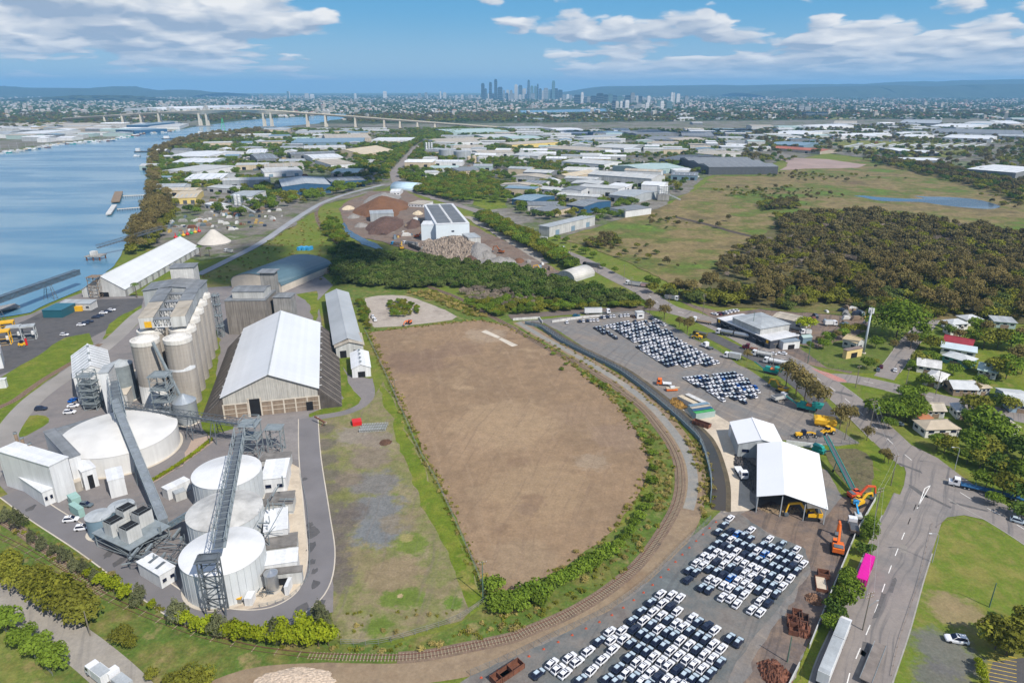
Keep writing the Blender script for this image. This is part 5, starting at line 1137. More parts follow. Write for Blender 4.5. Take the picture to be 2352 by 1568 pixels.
def text(name, body, size, loc_, rot, mat, parent):
    cu = bpy.data.curves.new(name, 'FONT'); cu.body = body; cu.size = size; cu.align_x = 'CENTER'; cu.align_y = 'CENTER'; cu.extrude = .01
    t_ = bpy.data.objects.new(name + '_font', cu); COL.objects.link(t_); me = bpy.data.meshes.new_from_object(t_.evaluated_get(bpy.context.evaluated_depsgraph_get())); bpy.data.objects.remove(t_)
    me.materials.clear(); me.materials.append(mat); o = put(name, me, parent, loc_); o.rotation_euler = rot; return o
# the three big road trucks
wt = truck('long white semi trailer parked on the verge side of the main road', 1936, 1452, 53, CARW, [WHITE, WHITE], ((-7.2, -.1, 1.1, 4.1), (-20.5, -7.5, 1.1, 4.1)), xw=[-1.2, -2.4, -17.5, -18.7, -19.9, -6.0])
pk = truck('bright magenta container on a trailer parked at the kerb', 1990, 1310, 54, PINK, PINK, ((-10.2, 2.2, 1.2, 3.9),), xw=[-8.6, -9.7, -1.0])
for o in list(pk.children):
    if o.name.startswith(('cab', 'windscreen', 'side_window')): bpy.data.objects.remove(o)
for k in range(22):
    for s in (-1.27, 1.27): MB().box(-10.0 + k * .55, s - .03, 1.4, -9.75 + k * .55, s + .03, 3.75).build('rib', PINK, pk)
for s in (-.6, .6):
    for y in (-.35, .35): MB().bar((-10.26, s + y, 1.3), (-10.26, s + y, 3.8), .07).build('locking_bar', CONCP, pk)
text('logo', 'one', 1.5, (-4, -1.31, 2.5), (pi / 2, 0, 0), WHITE, pk)
ft = empty('flat_trailer', loc(2003, 1530), radians(51), 'empty grey flat top trailer parked at the right kerb, cut by the picture edge', 'trailer')
MB().box(-7, -1.25, 1.2, 7, 1.25, 1.45).build('deck', pm('worn_deck', (.20, .17, .15), .9, .3, .5), ft); MB().box(-7.02, -1.3, 1.45, 7.02, -1.2, 1.55).build('rail', STEEL, ft); MB().box(-7.02, 1.2, 1.45, 7.02, 1.3, 1.55).build('rail', STEEL, ft); wheels(ft, (-5.5, -4.3, -3.1), (-1, 1))
CARRY = pm('carrier_blue', (.03, .12, .26), .6, .3, .5)
bt = truck('white cab car carrier with long blue ramps stopped at the junction', 2205, 1118, 150, CARW, [CARRY, CARRY], ((-9, .1, 1.1, 1.9), (-18, -9.3, .9, 1.5)), nose=1.0, style='flat', xw=[-1.2, -2.4, -14, -15.2])
for x in (-4, -8.8, -12):
    for s in (-1.2, 1.2): MB().bar((x, s, 1.3), (x, s, 3.2), .14).build('stanchion', BLUE, bt)
MB().add([(-18, -1.2, 1.1), (-18, 1.2, 1.1), (-21, 1.2, .1), (-21, -1.2, .1)], [(0, 1, 2, 3)]).build('ramp', CARRY, bt)
# tankers etc. by the upper road
tk1 = truck('silver double tanker truck parked beside the main road', 1655, 768, 147, CARW, [STAIN, STAIN], ((-6.5, -.2, 1, 3), (-15, -7.3, 1, 3)), style='tank', xw=[-1.2, -5, -13, -14.2])
truck('maroon prime mover without trailer beside the main road', 1722, 803, 150, CARR, RUST, ((-3.6, -.2, .9, 1.1),), nose=1.3, style='flat', xw=[-2.2, -3.2])
truck('white dry bulk tanker parked nearest the timber power pole', 1765, 835, 147, CARW, [WHITE], ((-8.5, -.2, 1, 3),), style='tank', xw=[-1.2, -7, -8])
truck('white dry bulk tanker parked behind a small tree', 1738, 818, 147, CARW, [OFFW], ((-7, -.2, 1, 3),), style='tank', xw=[-1.2, -6])
truck('white and teal box truck inside the yard fence', 1674, 823, 148, CARW, [OFFW], ((-5.6, -.1, 1, 3.4),), xw=[-4.2])
truck('white prime mover inside the yard fence', 1625, 800, 120, CARW, STEELD, ((-3, -.2, .9, 1.1),), nose=1.2, style='flat', xw=[-2.4])
truck('dark green tipper truck under the yard trees', 1602, 772, 140, pm('olive_paint', (.10, .10, .03), .5, .2), pm('olive_tray', (.16, .14, .05), .6, .3), ((-5, -.1, 1, 2.6),), style='tip', xw=[-3.2, -4.3])
truck('white tip truck with grey load by the teal screening plant', 1795, 918, 25, CARW, OFFW, ((-4.8, -.1, 1, 2.5),), style='tip', xw=[-3.2, -4.3])
truck('white flat tray truck on the main road near the tavern', 1600, 740, 150, CARW, TIMBER, ((-8, -.2, 1, 1.8),), style='flat', xw=[-6.5, -7.6])
truck('white truck with fenced tray standing on the pale driveway', 1704, 1095, -88, CARW, WHITE, ((-5, -.1, 1, 2.2),), style='flat', xw=[-3.6])
truck('white cabbed tip truck with gravel load by the boundary wall', 1957, 1212, 72, CARW, BROWNY, ((-4.6, -.1, 1, 2.1),), style='tip', xw=[-3.2, -4.2])
truck('grey tip truck and dog leaving the crossing', 1549, 690, -30, CARW, MGREY, ((-6, -.1, 1, 2.8),), style='tip', xw=[-4, -5])
truck('pale pink semi trailer queued on the main road', 1445, 655, -30 + 180, WHITE, [OFFW, pm('pale_pink_tray', (.45, .30, .28), .7, .2)], ((-8, -.2, 1, 3), (-17, -8.5, 1, 3)), style='tip', xw=[-7, -15, -16])
truck('dark semi trailer waiting on the main road by the arched shelter', 1346, 611, 150, DARK, DGREY, ((-11, -.2, 1, 3),), xw=[-9, -10])
truck('white concrete tanker on the main road opposite the shrubs', 1290, 574, -28, CARW, OFFW, ((-8, -.2, 1, 3),), style='tank', xw=[-7])
truck('white covered truck on the main road by the pale long shed', 1236, 551, 150, CARW, OFFW, ((-9, -.2, 1, 3.2),), xw=[-7, -8])
truck('white semi trailer parked along the yard lane', 1392, 721, 3, CARW, [WHITE], ((-13, -2.6, 1.1, 3.8),), xw=[-11, -12])
truck('white tipper on the wharf road', 522, 580, 150, CARW, OFFW, ((-6, -.1, 1, 3),), style='tip', xw=[-4, -5])
truck('white delivery truck behind the tavern', 1911, 748, 0, CARW, WHITE, ((-4.6, -.1, 1, 3.2),), xw=[-3.4])
van1 = one('white minivan beside the tavern car port', 1826, 771, 5, 'suv', CARW, 1.25); truck('white van with blue stripe beside the tavern car port', 1848, 768, 180, CARW, WHITE, ((-3.2, -.1, .8, 2.8),), xw=[-2.2])
truck('white bus like camper van on the approach road', 224, 1553, 148, CARW, WHITE, ((-4.5, -.1, .8, 3.2),), xw=[-3.2])
truck('white ladder truck behind the camper van at the bottom edge', 270, 1566, 148, CARW, LGREY, ((-4.5, -.1, .9, 2.0),), xw=[-3.2])
def excavator(label, u, v, rz, paint, boom=(20, 4.5), sc=1.0, swing=0):
    r = empty('excavator', loc(u, v), radians(rz), label, 'excavator'); r.scale = (sc,) * 3
    for s in (-1, 1):
        MB().side([(-2.0, .1), (-2.2, .5), (-1.9, .9), (1.9, .9), (2.2, .5), (2.0, .1)], s * 1.35 - .3, s * 1.35 + .3).build('track', DARK if False else RUBBER, r)
    MB().box(-1.2, -.8, .5, 1.2, .8, 1.1).build('undercarriage', STEELD, r)
    a = radians(swing)
    def rot(b): b.v = [(x * cos(a) - y * sin(a), x * sin(a) + y * cos(a), z) for x, y, z in b.v]; return b
    rot(MB().side([(-2.6, 1.1), (-2.7, 2.3), (-.6, 2.5), (1.2, 2.1), (1.2, 1.1)], -1.3, 1.3)).build('house', paint, r)
    cb = rot(MB().side([(-.3, 1.9), (-.3, 3.0), (.9, 3.0), (1.4, 2.3), (1.4, 1.2), (0, 1.2)], .35, 1.25)).build('cab', GLASS, r)
    rot(MB().box(-.3, .33, 3.0, .9, 1.27, 3.08)).build('cab_roof', paint, cb)
    rot(MB().box(-2.4, -1.1, 2.45, -1.0, 1.1, 2.6)).build('engine_cover', STEELD, r)
    p0, p1, p2, p3 = (1.0, -.2, 1.6), (3.4, -.2, boom[1]), (6.4, -.2, boom[1] - .6), (6.9, -.2, 1.2)
    b = MB(); b.bar(p0, p1, .5, .65).bar(p1, p2, .45, .55); rot(b).build('boom', paint, r)
    rot(MB().bar(p2, p3, .35, .5)).build('stick', paint, r)
    rot(MB().bar((2.0, -.2, 1.7), (3.2, -.2, boom[1] - .4), .16)).build('ram', STAIN, r)
    rot(MB().side([(6.5, 1.3), (7.3, 1.2), (7.2, .3), (6.4, .1), (6.0, .6)], -.75, .35)).build('bucket', STEELD, r)
    return r
excavator('orange excavator with raised boom beside the boundary wall', 1922, 1265, 68, ORANGE, (20, 5.2), 1.15)
excavator('yellow excavator reaching towards the open shed front', 1862, 1190, 172, YELLOW, (20, 4.6), 1.1)
excavator('red orange excavator beside the teal stacker foot', 1965, 1145, 12, pm('red_orange', (.62, .09, .03), .5, .15), (20, 4.4))
excavator('yellow excavator parked beside the red orange one', 1972, 1160, 30, YELLOW, (20, 3.4), .95)
excavator('yellow excavator facing the street trees in the upper yard', 1795, 900, 125, YELLOW, (20, 4.4), 1.0)
excavator('brown excavator on the grey spoil beside the scrapyard road', 1150, 582, 150, pm('rust_orange', (.35, .11, .03), .6, .2), (20, 5), 1.1)
excavator('orange excavator digging at the foot of the scrap heap', 958, 546, 30, ORANGE, (20, 4.4)); excavator('yellow excavator loading trucks left of the concrete bays', 923, 573, 100, YELLOW, (20, 4.6), 1.2)
excavator('yellow excavator by the arched shelter', 1245, 625, 170, YELLOW, (20, 5), 1.0); excavator('orange backhoe at the near edge of the pale clearing', 939, 744, 250, ORANGE, (20, 3.4), .8)
def loader(label, u, v, rz, paint, sc=1.0):
    r = empty('wheel_loader', loc(u, v), radians(rz), label, 'loader'); r.scale = (sc,) * 3
    MB().side([(-3.2, 1.0), (-3.2, 2.1), (-.9, 2.3), (-.9, 1.0)], -.95, .95).build('engine_bay', paint, r); MB().box(-1.0, -.75, 1.2, .7, .75, 2.0).build('body', paint, r)
    MB().box(-.9, -.7, 2.0, .5, .7, 3.3).build('cab', GLASS, r); MB().box(-1.0, -.8, 3.3, .6, .8, 3.42).build('cab_roof', paint, r)
    b = MB(); [b.bar((.6, s, 1.9), (3.2, s, .9), .3, .5) for s in (-.5, .5)]; b.build('lift_arm', paint, r)
    MB().side([(3.0, .2), (3.0, 1.5), (3.4, 1.5), (4.3, .2)], -1.4, 1.4).build('bucket', STEELD, r); wheels(r, (-2.1, 1.3), (-1.1, 1.1), .8, .6); return r
loader('yellow wheel loader with lowered bucket near the yard corner', 1898, 997, -160, YELLOW); loader('yellow loader under the trees by the green tipper', 1600, 778, 150, YELLOW, .9)
gr = empty('road_grader', loc(1848, 1004), radians(5), 'yellow road grader with black cab beside the white sheds', 'grader')
MB().side([(-3.8, 1.0), (-3.8, 2.0), (-1.4, 2.1), (-1.4, 1.0)], -.7, .7).build('engine_bay', YELLOW, gr); MB().box(-1.4, -.7, 1.3, .1, .7, 3.1).build('cab', GLASS, gr); b = MB(); b.bar((0, 0, 1.9), (2.4, 0, 2.0), .4, .5).bar((2.4, 0, 2.0), (4.2, 0, 1.3), .4, .5); b.build('gooseneck', YELLOW, gr)
MB().bar((.8, -1.8, .6), (1.8, 1.8, .6), .15, .7).build('blade', STEELD, gr); wheels(gr, (-3.1, -1.7, 3.9), (-1, 1), .65, .45)
bx = empty('fuel_hopper', loc(1893, 978), radians(-18), 'large yellow hopper box with ribbed lid in the upper yard', 'hopper')
MB().loft([[(-3.4, -1.7, .6), (3.4, -1.7, .6), (3.4, 1.7, .6), (-3.4, 1.7, .6)], [(-4, -2.3, 1.6), (4, -2.3, 1.6), (4, 2.3, 1.6), (-4, 2.3, 1.6)], [(-4, -2.3, 3.2), (4, -2.3, 3.2), (4, 2.3, 3.2), (-4, 2.3, 3.2)], [(-3, -1.5, 3.8), (3, -1.5, 3.8), (3, 1.5, 3.8), (-3, 1.5, 3.8)]]).build('body', YELLOW, bx); MB().box(-1, -.5, 3.8, 1, .5, 4.3).build('lid', YELLOW, bx); wheels(bx, (-2, 2), (-1.6, 1.6), .5)
def screen(label, u, v, rz, sc=1.0):
    r = empty('screening_plant', loc(u, v), radians(rz), label, 'screening plant'); r.scale = (sc,) * 3
    for s in (-1, 1): MB().side([(-3, .1), (-3.2, .5), (-2.9, .9), (2.9, .9), (3.2, .5), (3, .1)], s * 1.1 - .25, s * 1.1 + .25).build('track', RUBBER, r)
    MB().box(-3.5, -1, 1, 3.2, 1, 2.3).build('chassis', TEAL, r); MB().side([(2.2, 2.3), (1.6, 3.9), (5.6, 3.9), (5.0, 2.3)], -1.35, 1.35).build('hopper', TEAL, r)
    MB().box(-2.6, -.9, 2.3, -.4, .9, 3.3).build('engine_box', TEAL, r); MB().box(-.3, -1.1, 2.4, 1.6, 1.1, 2.7).build('guard', ORANGE, r)
    MB().bar((-2.5, 0, 1.4), (-8, 0, 4.4), 1.0, .4).build('discharge_belt', TEAL, r); MB().bar((-2.5, 0, 1.65), (-8, 0, 4.65), .8, .1).build('belt', DGREY, r); return r
screen('teal tracked screening plant standing beside the small car block', 1770, 858, -35); screen('teal tracked crusher beside the street trees', 1852, 943, -33, 1.1)
sk = empty('stacker_conveyor', (0, 0, 0), 0, 'long teal wheeled stacker conveyor beside the white sheds', 'conveyor')
p, q = G(1958, 1132), G(1890, 1040); pz, qz = 1.4, 7.0
b = MB(); dvec = (q - p).normalized(); sdv = Vector((-dvec.y, dvec.x, 0)) * .8
for s in (-1, 1):
    b.bar(Vector((p.x, p.y, pz)) + sdv * s, Vector((q.x, q.y, qz)) + sdv * s, .18, .5)
    for k in range(16):
        a = p + (q - p) * (k / 16); a.z = pz + (qz - pz) * k / 16; e = p + (q - p) * ((k + 1) / 16); e.z = pz + (qz - pz) * (k + 1) / 16
        b.bar(a + sdv * s + Vector((0, 0, -.6)), e + sdv * s, .09)
b.build('truss', TEAL, sk); MB().bar((p.x, p.y, pz + .1), (q.x, q.y, qz + .1), 1.1, .12).build('belt', DGREY, sk)
m_ = p + (q - p) * .5
for s in (-1, 1):
    MB().bar(Vector((m_.x, m_.y, .5)) + sdv * 1.6 * s, Vector((m_.x, m_.y, 4.0)) + sdv * s, .2).build('leg', TEAL, sk); MB().tube(Vector((m_.x, m_.y, .5)) + sdv * s * 1.5, Vector((m_.x, m_.y, .5)) + sdv * s * 1.9, .5, n=12).build('wheel', RUBBER, sk)
hp = empty('feed_hopper', (*G(1880, 1038).to_2d(), 0), radians(-50), 'teal crusher frame at the head of the stacker conveyor', 'crusher')
MB().box(-2.2, -1.2, .4, 2.2, 1.2, 1.6).build('frame', TEAL, hp); MB().side([(-1.6, 1.6), (-2.2, 2.8), (.6, 2.8), (.2, 1.6)], -1.1, 1.1).build('hopper', TEAL, hp); MB().tube((.9, -.9, 2.1), (.9, .9, 2.1), .7, n=16).build('flywheel', TEAL, hp); MB().bar((2, 0, 1.2), (5.6, 0, 3.2), .8, .3).build('belt', STEELD, hp)
lf = empty('boom_lift', loc(1970, 1190), radians(75), 'pale blue boom lift beside the boundary wall', 'boom lift'); MB().box(-1.4, -1, .5, 1.4, 1, 1.4).build('base', OFFW, lf); MB().bar((0, 0, 1.5), (4.6, 0, 2.6), .4, .5).build('boom', LBLUE, lf); MB().box(4.4, -.8, 2.2, 5.4, .8, 3.2).build('basket', LBLUE, lf); wheels(lf, (-1, 1), (-1, 1), .45)
# skips, containers, boat
def skip(label, u, v, rz, L=6, w=2.4, h=1.6, m=None, load=None):
    r = empty('skip_bin', loc(u, v), radians(rz), label, 'skip'); b = MB()
    b.box(-L / 2, -w / 2, .1, L / 2, w / 2, .25); b.box(-L / 2, -w / 2, .25, L / 2, -w / 2 + .12, h); b.box(-L / 2, w / 2 - .12, .25, L / 2, w / 2, h); b.box(-L / 2, -w / 2 + .12, .25, -L / 2 + .12, w / 2 - .12, h); b.box(L / 2 - .12, -w / 2 + .12, .25, L / 2, w / 2 - .12, h); b.build('bin', m or RUST, r)
    if load: MB().box(-L / 2 + .12, -w / 2 + .12, .25, L / 2 - .12, w / 2 - .12, h * .75).build('load', load, r)
    for k in range(5):
        for s in (-1, 1): MB().box(-L / 2 + L * k / 4 - .06, s * w / 2 - (.1 if s < 0 else 0), .25, -L / 2 + L * k / 4 + .06, s * w / 2 + (.1 if s > 0 else 0), h).build('rib', m or RUST, r)
    return r
skip('long rusty open skip on the pale concrete above the drain end', 1611, 977, -42, 7)
skip('tan loaded skip beside the boundary wall', 1885, 1345, 72, 5.5, 2.8, 1.1, RUST, CPAD); skip('brown skip behind the tan loaded one', 1890, 1325, 72, 2.2, 2.8, 1.8)
skip('rusty skip in the bottom corner of the yard, nearer the track', 1152, 1558, 40, 5); skip('rusty skip in the bottom corner of the yard, larger one', 1172, 1545, 40, 6.5)
CT = [('white', OFFW, 1570, 921, 1.0), ('cream white', CREAM, 1586, 917, 1.0)]
for k, (cn, m, u, v, s) in enumerate(CT):
    r = empty('shipping_container', loc(u + 14, v + 12), radians(122), f'{cn} refrigerated container, {"nearer the drain" if k == 0 else "further from the drain"} of the pale pair', 'container'); MB().box(-6, -1.22, 0, 6, 1.22, 2.6).build('body', m, r); MB().box(-6, -1.18, 2.6, 6, 1.18, 2.66).build('roof', WHITE2 if k else CREAM, r)
for k, (cn, m, dx) in enumerate((('blue grey', BGREY, 0), ('tan', TAN, 1), ('dark blue', BLUE, 2), ('green topped', GREEN, 3))):
    r = empty('shipping_container', loc(1604 + dx * 4.0, 942 - dx * -5.2), radians(18), f'{cn} container, {ordn(k + 1)} of the four coloured ones beside the pale pair', 'container'); MB().box(-4.5, -1.2, 0, 4.5, 1.2, 2.6).build('body', GGREY, r); MB().box(-4.5, -1.18, 2.6, 4.5, 1.18, 2.68).build('roof', m, r)
    for i in range(16): MB().box(-4.4 + i * .57, -1.25, .15, -4.2 + i * .57, -1.2, 2.5).build('rib', GGREY, r)
r = empty('small_boat', loc(1545, 897), radians(5), 'small orange hulled boat standing on the yard edge', 'boat'); MB().loft([[(-3, -.9, 1.4), (-3, .9, 1.4), (-2.8, .5, .5), (-2.8, -.5, .5)], [(0, -1.1, 1.4), (0, 1.1, 1.4), (0, .6, .4), (0, -.6, .4)], [(2.2, -.6, 1.5), (2.2, .6, 1.5), (2.0, .25, .6), (2.0, -.25, .6)], [(3.2, -.05, 1.7), (3.2, .05, 1.7), (3.0, .03, 1.2), (3.0, -.03, 1.2)]]).build('hull', CREAM, r); MB().box(-1.2, -.6, 1.4, .8, .6, 2.1).build('cabin', WHITE, r); MB().box(-3, -1.1, .4, 2, 1.1, .8).build('cradle', ORANGE, r)
truck('red orange flat truck beside the small boat', 1521, 884, 170, ORANGE, WHITE, ((-4, -.1, .9, 1.6),), style='flat', xw=[-3])
# red yard pieces in the plant's open ground
building('red_bin', 'bright red steel bin lying in the open yard', 'bin', (810, 972), (831, 969), (832, 960), 1.4, 'flat', RED, RED, 0, .02)
cr = empty('rusty_auger', loc(737, 975), radians(-35), 'rusty red portable auger beside the kerb', 'auger'); MB().bar((-3.4, 0, 2.6), (3, 0, 1.6), .5, .5).build('tube', RUST, cr); MB().bar((1.6, -.8, .2), (2.2, 0, 1.8), .2).build('leg', RUST, cr); MB().bar((1.6, .8, .2), (2.2, 0, 1.8), .2).build('leg', RUST, cr); MB().lathe([(.5, 1.4), (.6, 1.9)], 10, (3, 0)).build('hopper', CONCP, cr)
for k in range(3):
    tr = empty('steel_truss', loc(862 - k * 3, 978 + k * 6), radians(8), f'galvanised steel truss section lying in the open yard, {ordn(k + 1)} from the bulk store', 'truss', 'steel trusses laid in the open yard'); b = MB(); frame(b, -5, -.5, 5, .5, .1, 1.0, 1, .12, .1, 0)
    for i in range(10): b.bar((-5 + i, -.5, .1), (-4 + i, -.5, 1.0), .09); b.bar((-5 + i, .5, 1.0), (-4 + i, .5, .1), .09); b.bar((-5 + i, -.5, 1.0), (-5 + i, .5, 1.0), .2)
    b.build('lattice', LGREY, tr)
def heap(name, label, uv, h, mat, cat='heap', n=30, rough=.16, seed=1, z0=0.0):
    c0 = G(*uv[0]); P = [G(*q) for q in uv]; cx = sum(p.x for p in P) / len(P); cy = sum(p.y for p in P) / len(P)
    rx = max(abs(p.x - cx) for p in P); ry = max(abs(p.y - cy) for p in P); rs = np.random.default_rng(seed); b = MB(); N = n
    ph = rs.uniform(0, 6.28, 12); fr = rs.uniform(1.0, 5, 12); an = rs.uniform(0, 6.28, 12)
    for i in range(N + 1):
        for j in range(N + 1):
            x = -1 + 2 * i / N; y = -1 + 2 * j / N
            wob = sum(math.sin(fr[k] * (x * cos(an[k]) + y * sin(an[k])) * 2 + ph[k]) for k in range(12)) / 12
            r = hypot(x, y) * (1 + .28 * wob); z = max(0, 1 - r) ** .85 * h * (1 + .45 * wob) + (rs.uniform(-rough, rough) * h * .35 if r < .97 else 0)
            b.v.append((x * rx, y * ry, max(z, -.2) if r < 1 else -.3))
    for i in range(N):
        for j in range(N): b.f.append((i * (N + 1) + j, (i + 1) * (N + 1) + j, (i + 1) * (N + 1) + j + 1, i * (N + 1) + j + 1)); b.m.append(0)
    o = b.build(name, mat, None, False, (cx, cy, z0)); return tag(o, label, cat)
SOIL = pm('brown_soil', (.155, .075, .038), .95, .25, .12, bump=.6, bscale=.6); SOILD = pm('dark_soil', (.105, .062, .048), .95, .35, .15, bump=.7, bscale=.8)
SCR = pm('mixed_scrap', (.30, .24, .19), .9, .8, 1.1, bump=.9, bscale=1.2); SPOIL = pm('grey_spoil', (.23, .215, .20), .95, .3, .12, bump=.6, bscale=.7)
heap('soil_heap', 'large brown soil heap at the back of the scrapyard', [(822, 482), (935, 482), (880, 460), (880, 492)], 13, SOIL, rough=.04, seed=2, z0=.3)
heap('rubble_heap', 'grey rubble heap furthest back in the scrapyard', [(838, 462), (915, 462), (880, 446), (880, 470)], 8, SPOIL, rough=.14, seed=3, z0=.3)
heap('soil_heap', 'dark crumbly heap under the pale conveyor shed', [(845, 520), (925, 520), (890, 500), (880, 538)], 9, SOILD, rough=.12, seed=4, z0=.3)
heap('soil_heap', 'small dark heap left of the solar roofed recycling hall', [(930, 518), (968, 518), (950, 508), (950, 526)], 6, SOILD, rough=.06, seed=5, z0=.3)
heap('scrap_heap', 'huge mixed scrap heap in front of the white recycling hall', [(968, 573), (1112, 573), (1040, 546), (1040, 602)], 10, SCR, n=70, rough=.4, seed=6, z0=.3)
heap('spoil_heap', 'grey spoil heap right of the scrap heap', [(1070, 580), (1130, 580), (1100, 562), (1100, 596)], 8, SPOIL, rough=.08, seed=7, z0=.3)
heap('spoil_heap', 'low pale spoil mounds near the arched shelter', [(1105, 604), (1190, 604), (1145, 594), (1145, 612)], 4, SPOIL, rough=.2, seed=8, z0=.3)
heap('soil_heap', 'small brown heap beside the pale spoil mounds', [(1180, 600), (1205, 600), (1192, 595), (1192, 606)], 2.5, SOIL, rough=.08, seed=9, z0=.3)
heap('timber_pile', 'pile of broken timber beside the boundary wall', [(1850, 1378), (1888, 1378), (1870, 1362), (1870, 1392)], 1.8, pm('split_timber', (.27, .15, .09), .9, .5, 1.2, bump=.8, bscale=3), rough=.4, seed=10)
heap('brush_pile', 'low pile of burnt brown brush in the open yard', [(870, 1016), (900, 1016), (885, 1008), (885, 1024)], .9, pm('burnt_brush', (.10, .055, .035), .95, .4, 1.0, bump=.8, bscale=3), rough=.4, seed=11)
heap('scrap_row', 'long heap of dark machine parts along the white shed wall', [(1712, 1090), (1732, 1090), (1722, 1042), (1722, 1140)], 1.7, pm('dark_parts', (.085, .075, .07), .8, .6, 1.4, bump=.9, bscale=3), rough=.5, seed=12)
heap('scrap_row', 'rusty bins and scrap beside the boundary wall above the timber fence', [(1815, 1440), (1860, 1440), (1838, 1412), (1838, 1468)], 1.8, RUST, n=22, rough=.6, seed=13)
heap('scrap_row', 'rusty scrap corner at the bottom edge of the yard', [(1745, 1545), (1815, 1545), (1780, 1515), (1780, 1590)], 2.0, RUST, n=26, rough=.6, seed=14)
heap('scrap_row', 'yellow and brown machine parts beside the pale containers', [(1540, 925), (1580, 925), (1560, 915), (1560, 940)], 1.6, pm('yellow_brown_parts', (.30, .17, .04), .8, .7, 1.0, bump=.9, bscale=3), rough=.6, seed=15)
heap('scrap_row', 'clutter of tools and drums under the open shed front', [(1745, 1165), (1840, 1178), (1790, 1160), (1790, 1182)], 1.6, pm('workshop_clutter', (.28, .20, .12), .8, .8, 1.5, bump=.9, bscale=3), rough=.7, seed=16)
for k, (u, v, m, n_) in enumerate([(1830, 1418, RUST, 'rusty'), (1818, 1432, RUST, 'brown'), (1845, 1428, SOILD, 'dark'), (1822, 1450, RUST, 'red brown'), (1842, 1446, RUST, 'large rusty')]):
    skip(f'{n_} open bin in the scrap corner, {ordn(k + 1)} from the timber pile', u, v, 70, 3.2, 2.2, 1.5, m)
heap('gravel_heap', 'pale crushed rock heap at the bottom edge beside the dirt track', [(585, 1560), (770, 1560), (680, 1540), (680, 1600)], 1.6, pm('pale_rock', (.50, .40, .31), .95, .4, 2.0, bump=.9, bscale=4), rough=.3, seed=21)
# yellow straddle frames and red machines on the wharf yard
for k, (u, v, m, lb) in enumerate([(12, 790, YELLOW, 'yellow straddle frame nearest the picture edge'), (38, 780, LGREY, 'white straddle carrier frame between yellow ones'), (70, 778, LGREY, 'white straddle carrier frame with yellow arm'), (18, 752, YELLOW, 'small yellow cab on the wharf yard')]):
    p = G(u, v); r = empty('straddle_carrier', (p.x, p.y, 0), radians(25), lb, 'carrier'); hh = 7 if k < 3 else 3
    frame(MB(), -3, -2.2, 3, 2.2, 0, hh, 2, .4, .25, 0).build('frame', m, r); MB().box(-3.4, -2.5, hh, 3.4, 2.5, hh + .7).build('top', YELLOW if k == 0 else m, r); MB().box(1.2, -1, hh * .35, 2.8, 1, hh * .65).build('cab', WHITE, r); wheels(r, (-2.6, 2.6), (-2.2, 2.2), .6)
r = empty('forklift', loc(52, 795), radians(20), 'yellow and red forklift behind the left shed', 'forklift'); MB().box(-1.6, -1, .5, 1.6, 1, 1.8).build('body', YELLOW, r); MB().box(-.8, -.8, 1.8, .6, .8, 3).build('cab', GLASS, r); MB().bar((2, 0, .3), (2, 0, 4), .9, .3).build('mast', RED, r); wheels(r, (-1, 1), (-.9, .9), .5)
for k in range(7):
    p = G(404 + k * 9, 548 - k * 2.4); r = empty('marine_buoy', (p.x, p.y, 0), 0, f'stored channel buoy by the wharf shed, {ordn(k + 1)} from the river', 'buoy', 'stored channel buoys'); MB().lathe([(1.2, .2), (1.8, 1.2), (1.4, 2.2), (.4, 2.4), (.3, 5), (0.01, 5.2)], 10).build('float', (RED, GREEN, YELLOW)[k % 3], r)
for k in range(3):
    p = G(690 + k * 11, 574); r = empty('blue_container', (p.x, p.y, 0), radians(70), f'bright blue skip container behind the curved roof store, {ordn(k + 1)} from the river', 'container', 'blue containers on the green'); MB().box(-3, -1.2, 0, 3, 1.2, 2.6).build('body', LBLUE, r); MB().box(-3.05, -1.25, 2.6, 3.05, 1.25, 2.75).build('lid', LBLUE, r)
for k, (u, v, w_, h_, m) in enumerate([(812, 500, 14, 4, SPOIL), (830, 520, 16, 4, SPOIL), (960, 492, 12, 4, CREAM), (955, 505, 9, 3, OFFW), (1118, 590, 22, 5, SPOIL), (1165, 602, 20, 4, SPOIL), (985, 560, 16, 5, SCR), (955, 562, 10, 3, SCR), (1000, 590, 18, 4, SCR), (800, 480, 14, 4, CREAM), (865, 535, 12, 3, SOILD), (1080, 598, 18, 4, SOILD)]):
    heap('debris_heap', f'low heap of mixed debris in the scrapyard, {ordn(k + 1)} counted clockwise from the puddle', [(u - w_, v), (u + w_, v), (u, v - w_ * .22), (u, v + w_ * .26)], h_, m, n=20, rough=.35, seed=40 + k, z0=.3)
# ------------------------------------------------------------------ sheds beside the car yards, tavern, houses
A, ex, w, d = rectpx((1741, 1139), (1899, 1166), (1872, 1040), 6.0)
CLEANW = pm('clean_white_roof', (.72, .72, .73), .45, .03, .1)
ms = empty('machinery_shed', (A.x, A.y, 0), atan2(ex.y, ex.x), 'largest white roofed machinery shed with open front in the car yard', 'shed'); ey = Vector((-ex.y, ex.x)); FOOT.append([tuple(A), tuple(A + ex * w), tuple(A + ex * w + ey * d), tuple(A + ey * d)])
xr = w * .38; hr = 8.4; he = 6.0; t = .16
for x0, z0, x1, z1 in ((-.4, he, xr, hr), (xr, hr, w * .72, 7.0), (w * .72, 7.0, w + .4, he - .3)):
    MB().add([(x0, -.5, z0), (x1, -.5, z1), (x1, d + .4, z1), (x0, d + .4, z0), (x0, -.5, z0 + t), (x1, -.5, z1 + t), (x1, d + .4, z1 + t), (x0, d + .4, z0 + t)], [(0, 3, 2, 1), (4, 5, 6, 7), (0, 1, 5, 4), (1, 2, 6, 5), (2, 3, 7, 6), (3, 0, 4, 7)]).build('roof', CLEANW, ms)
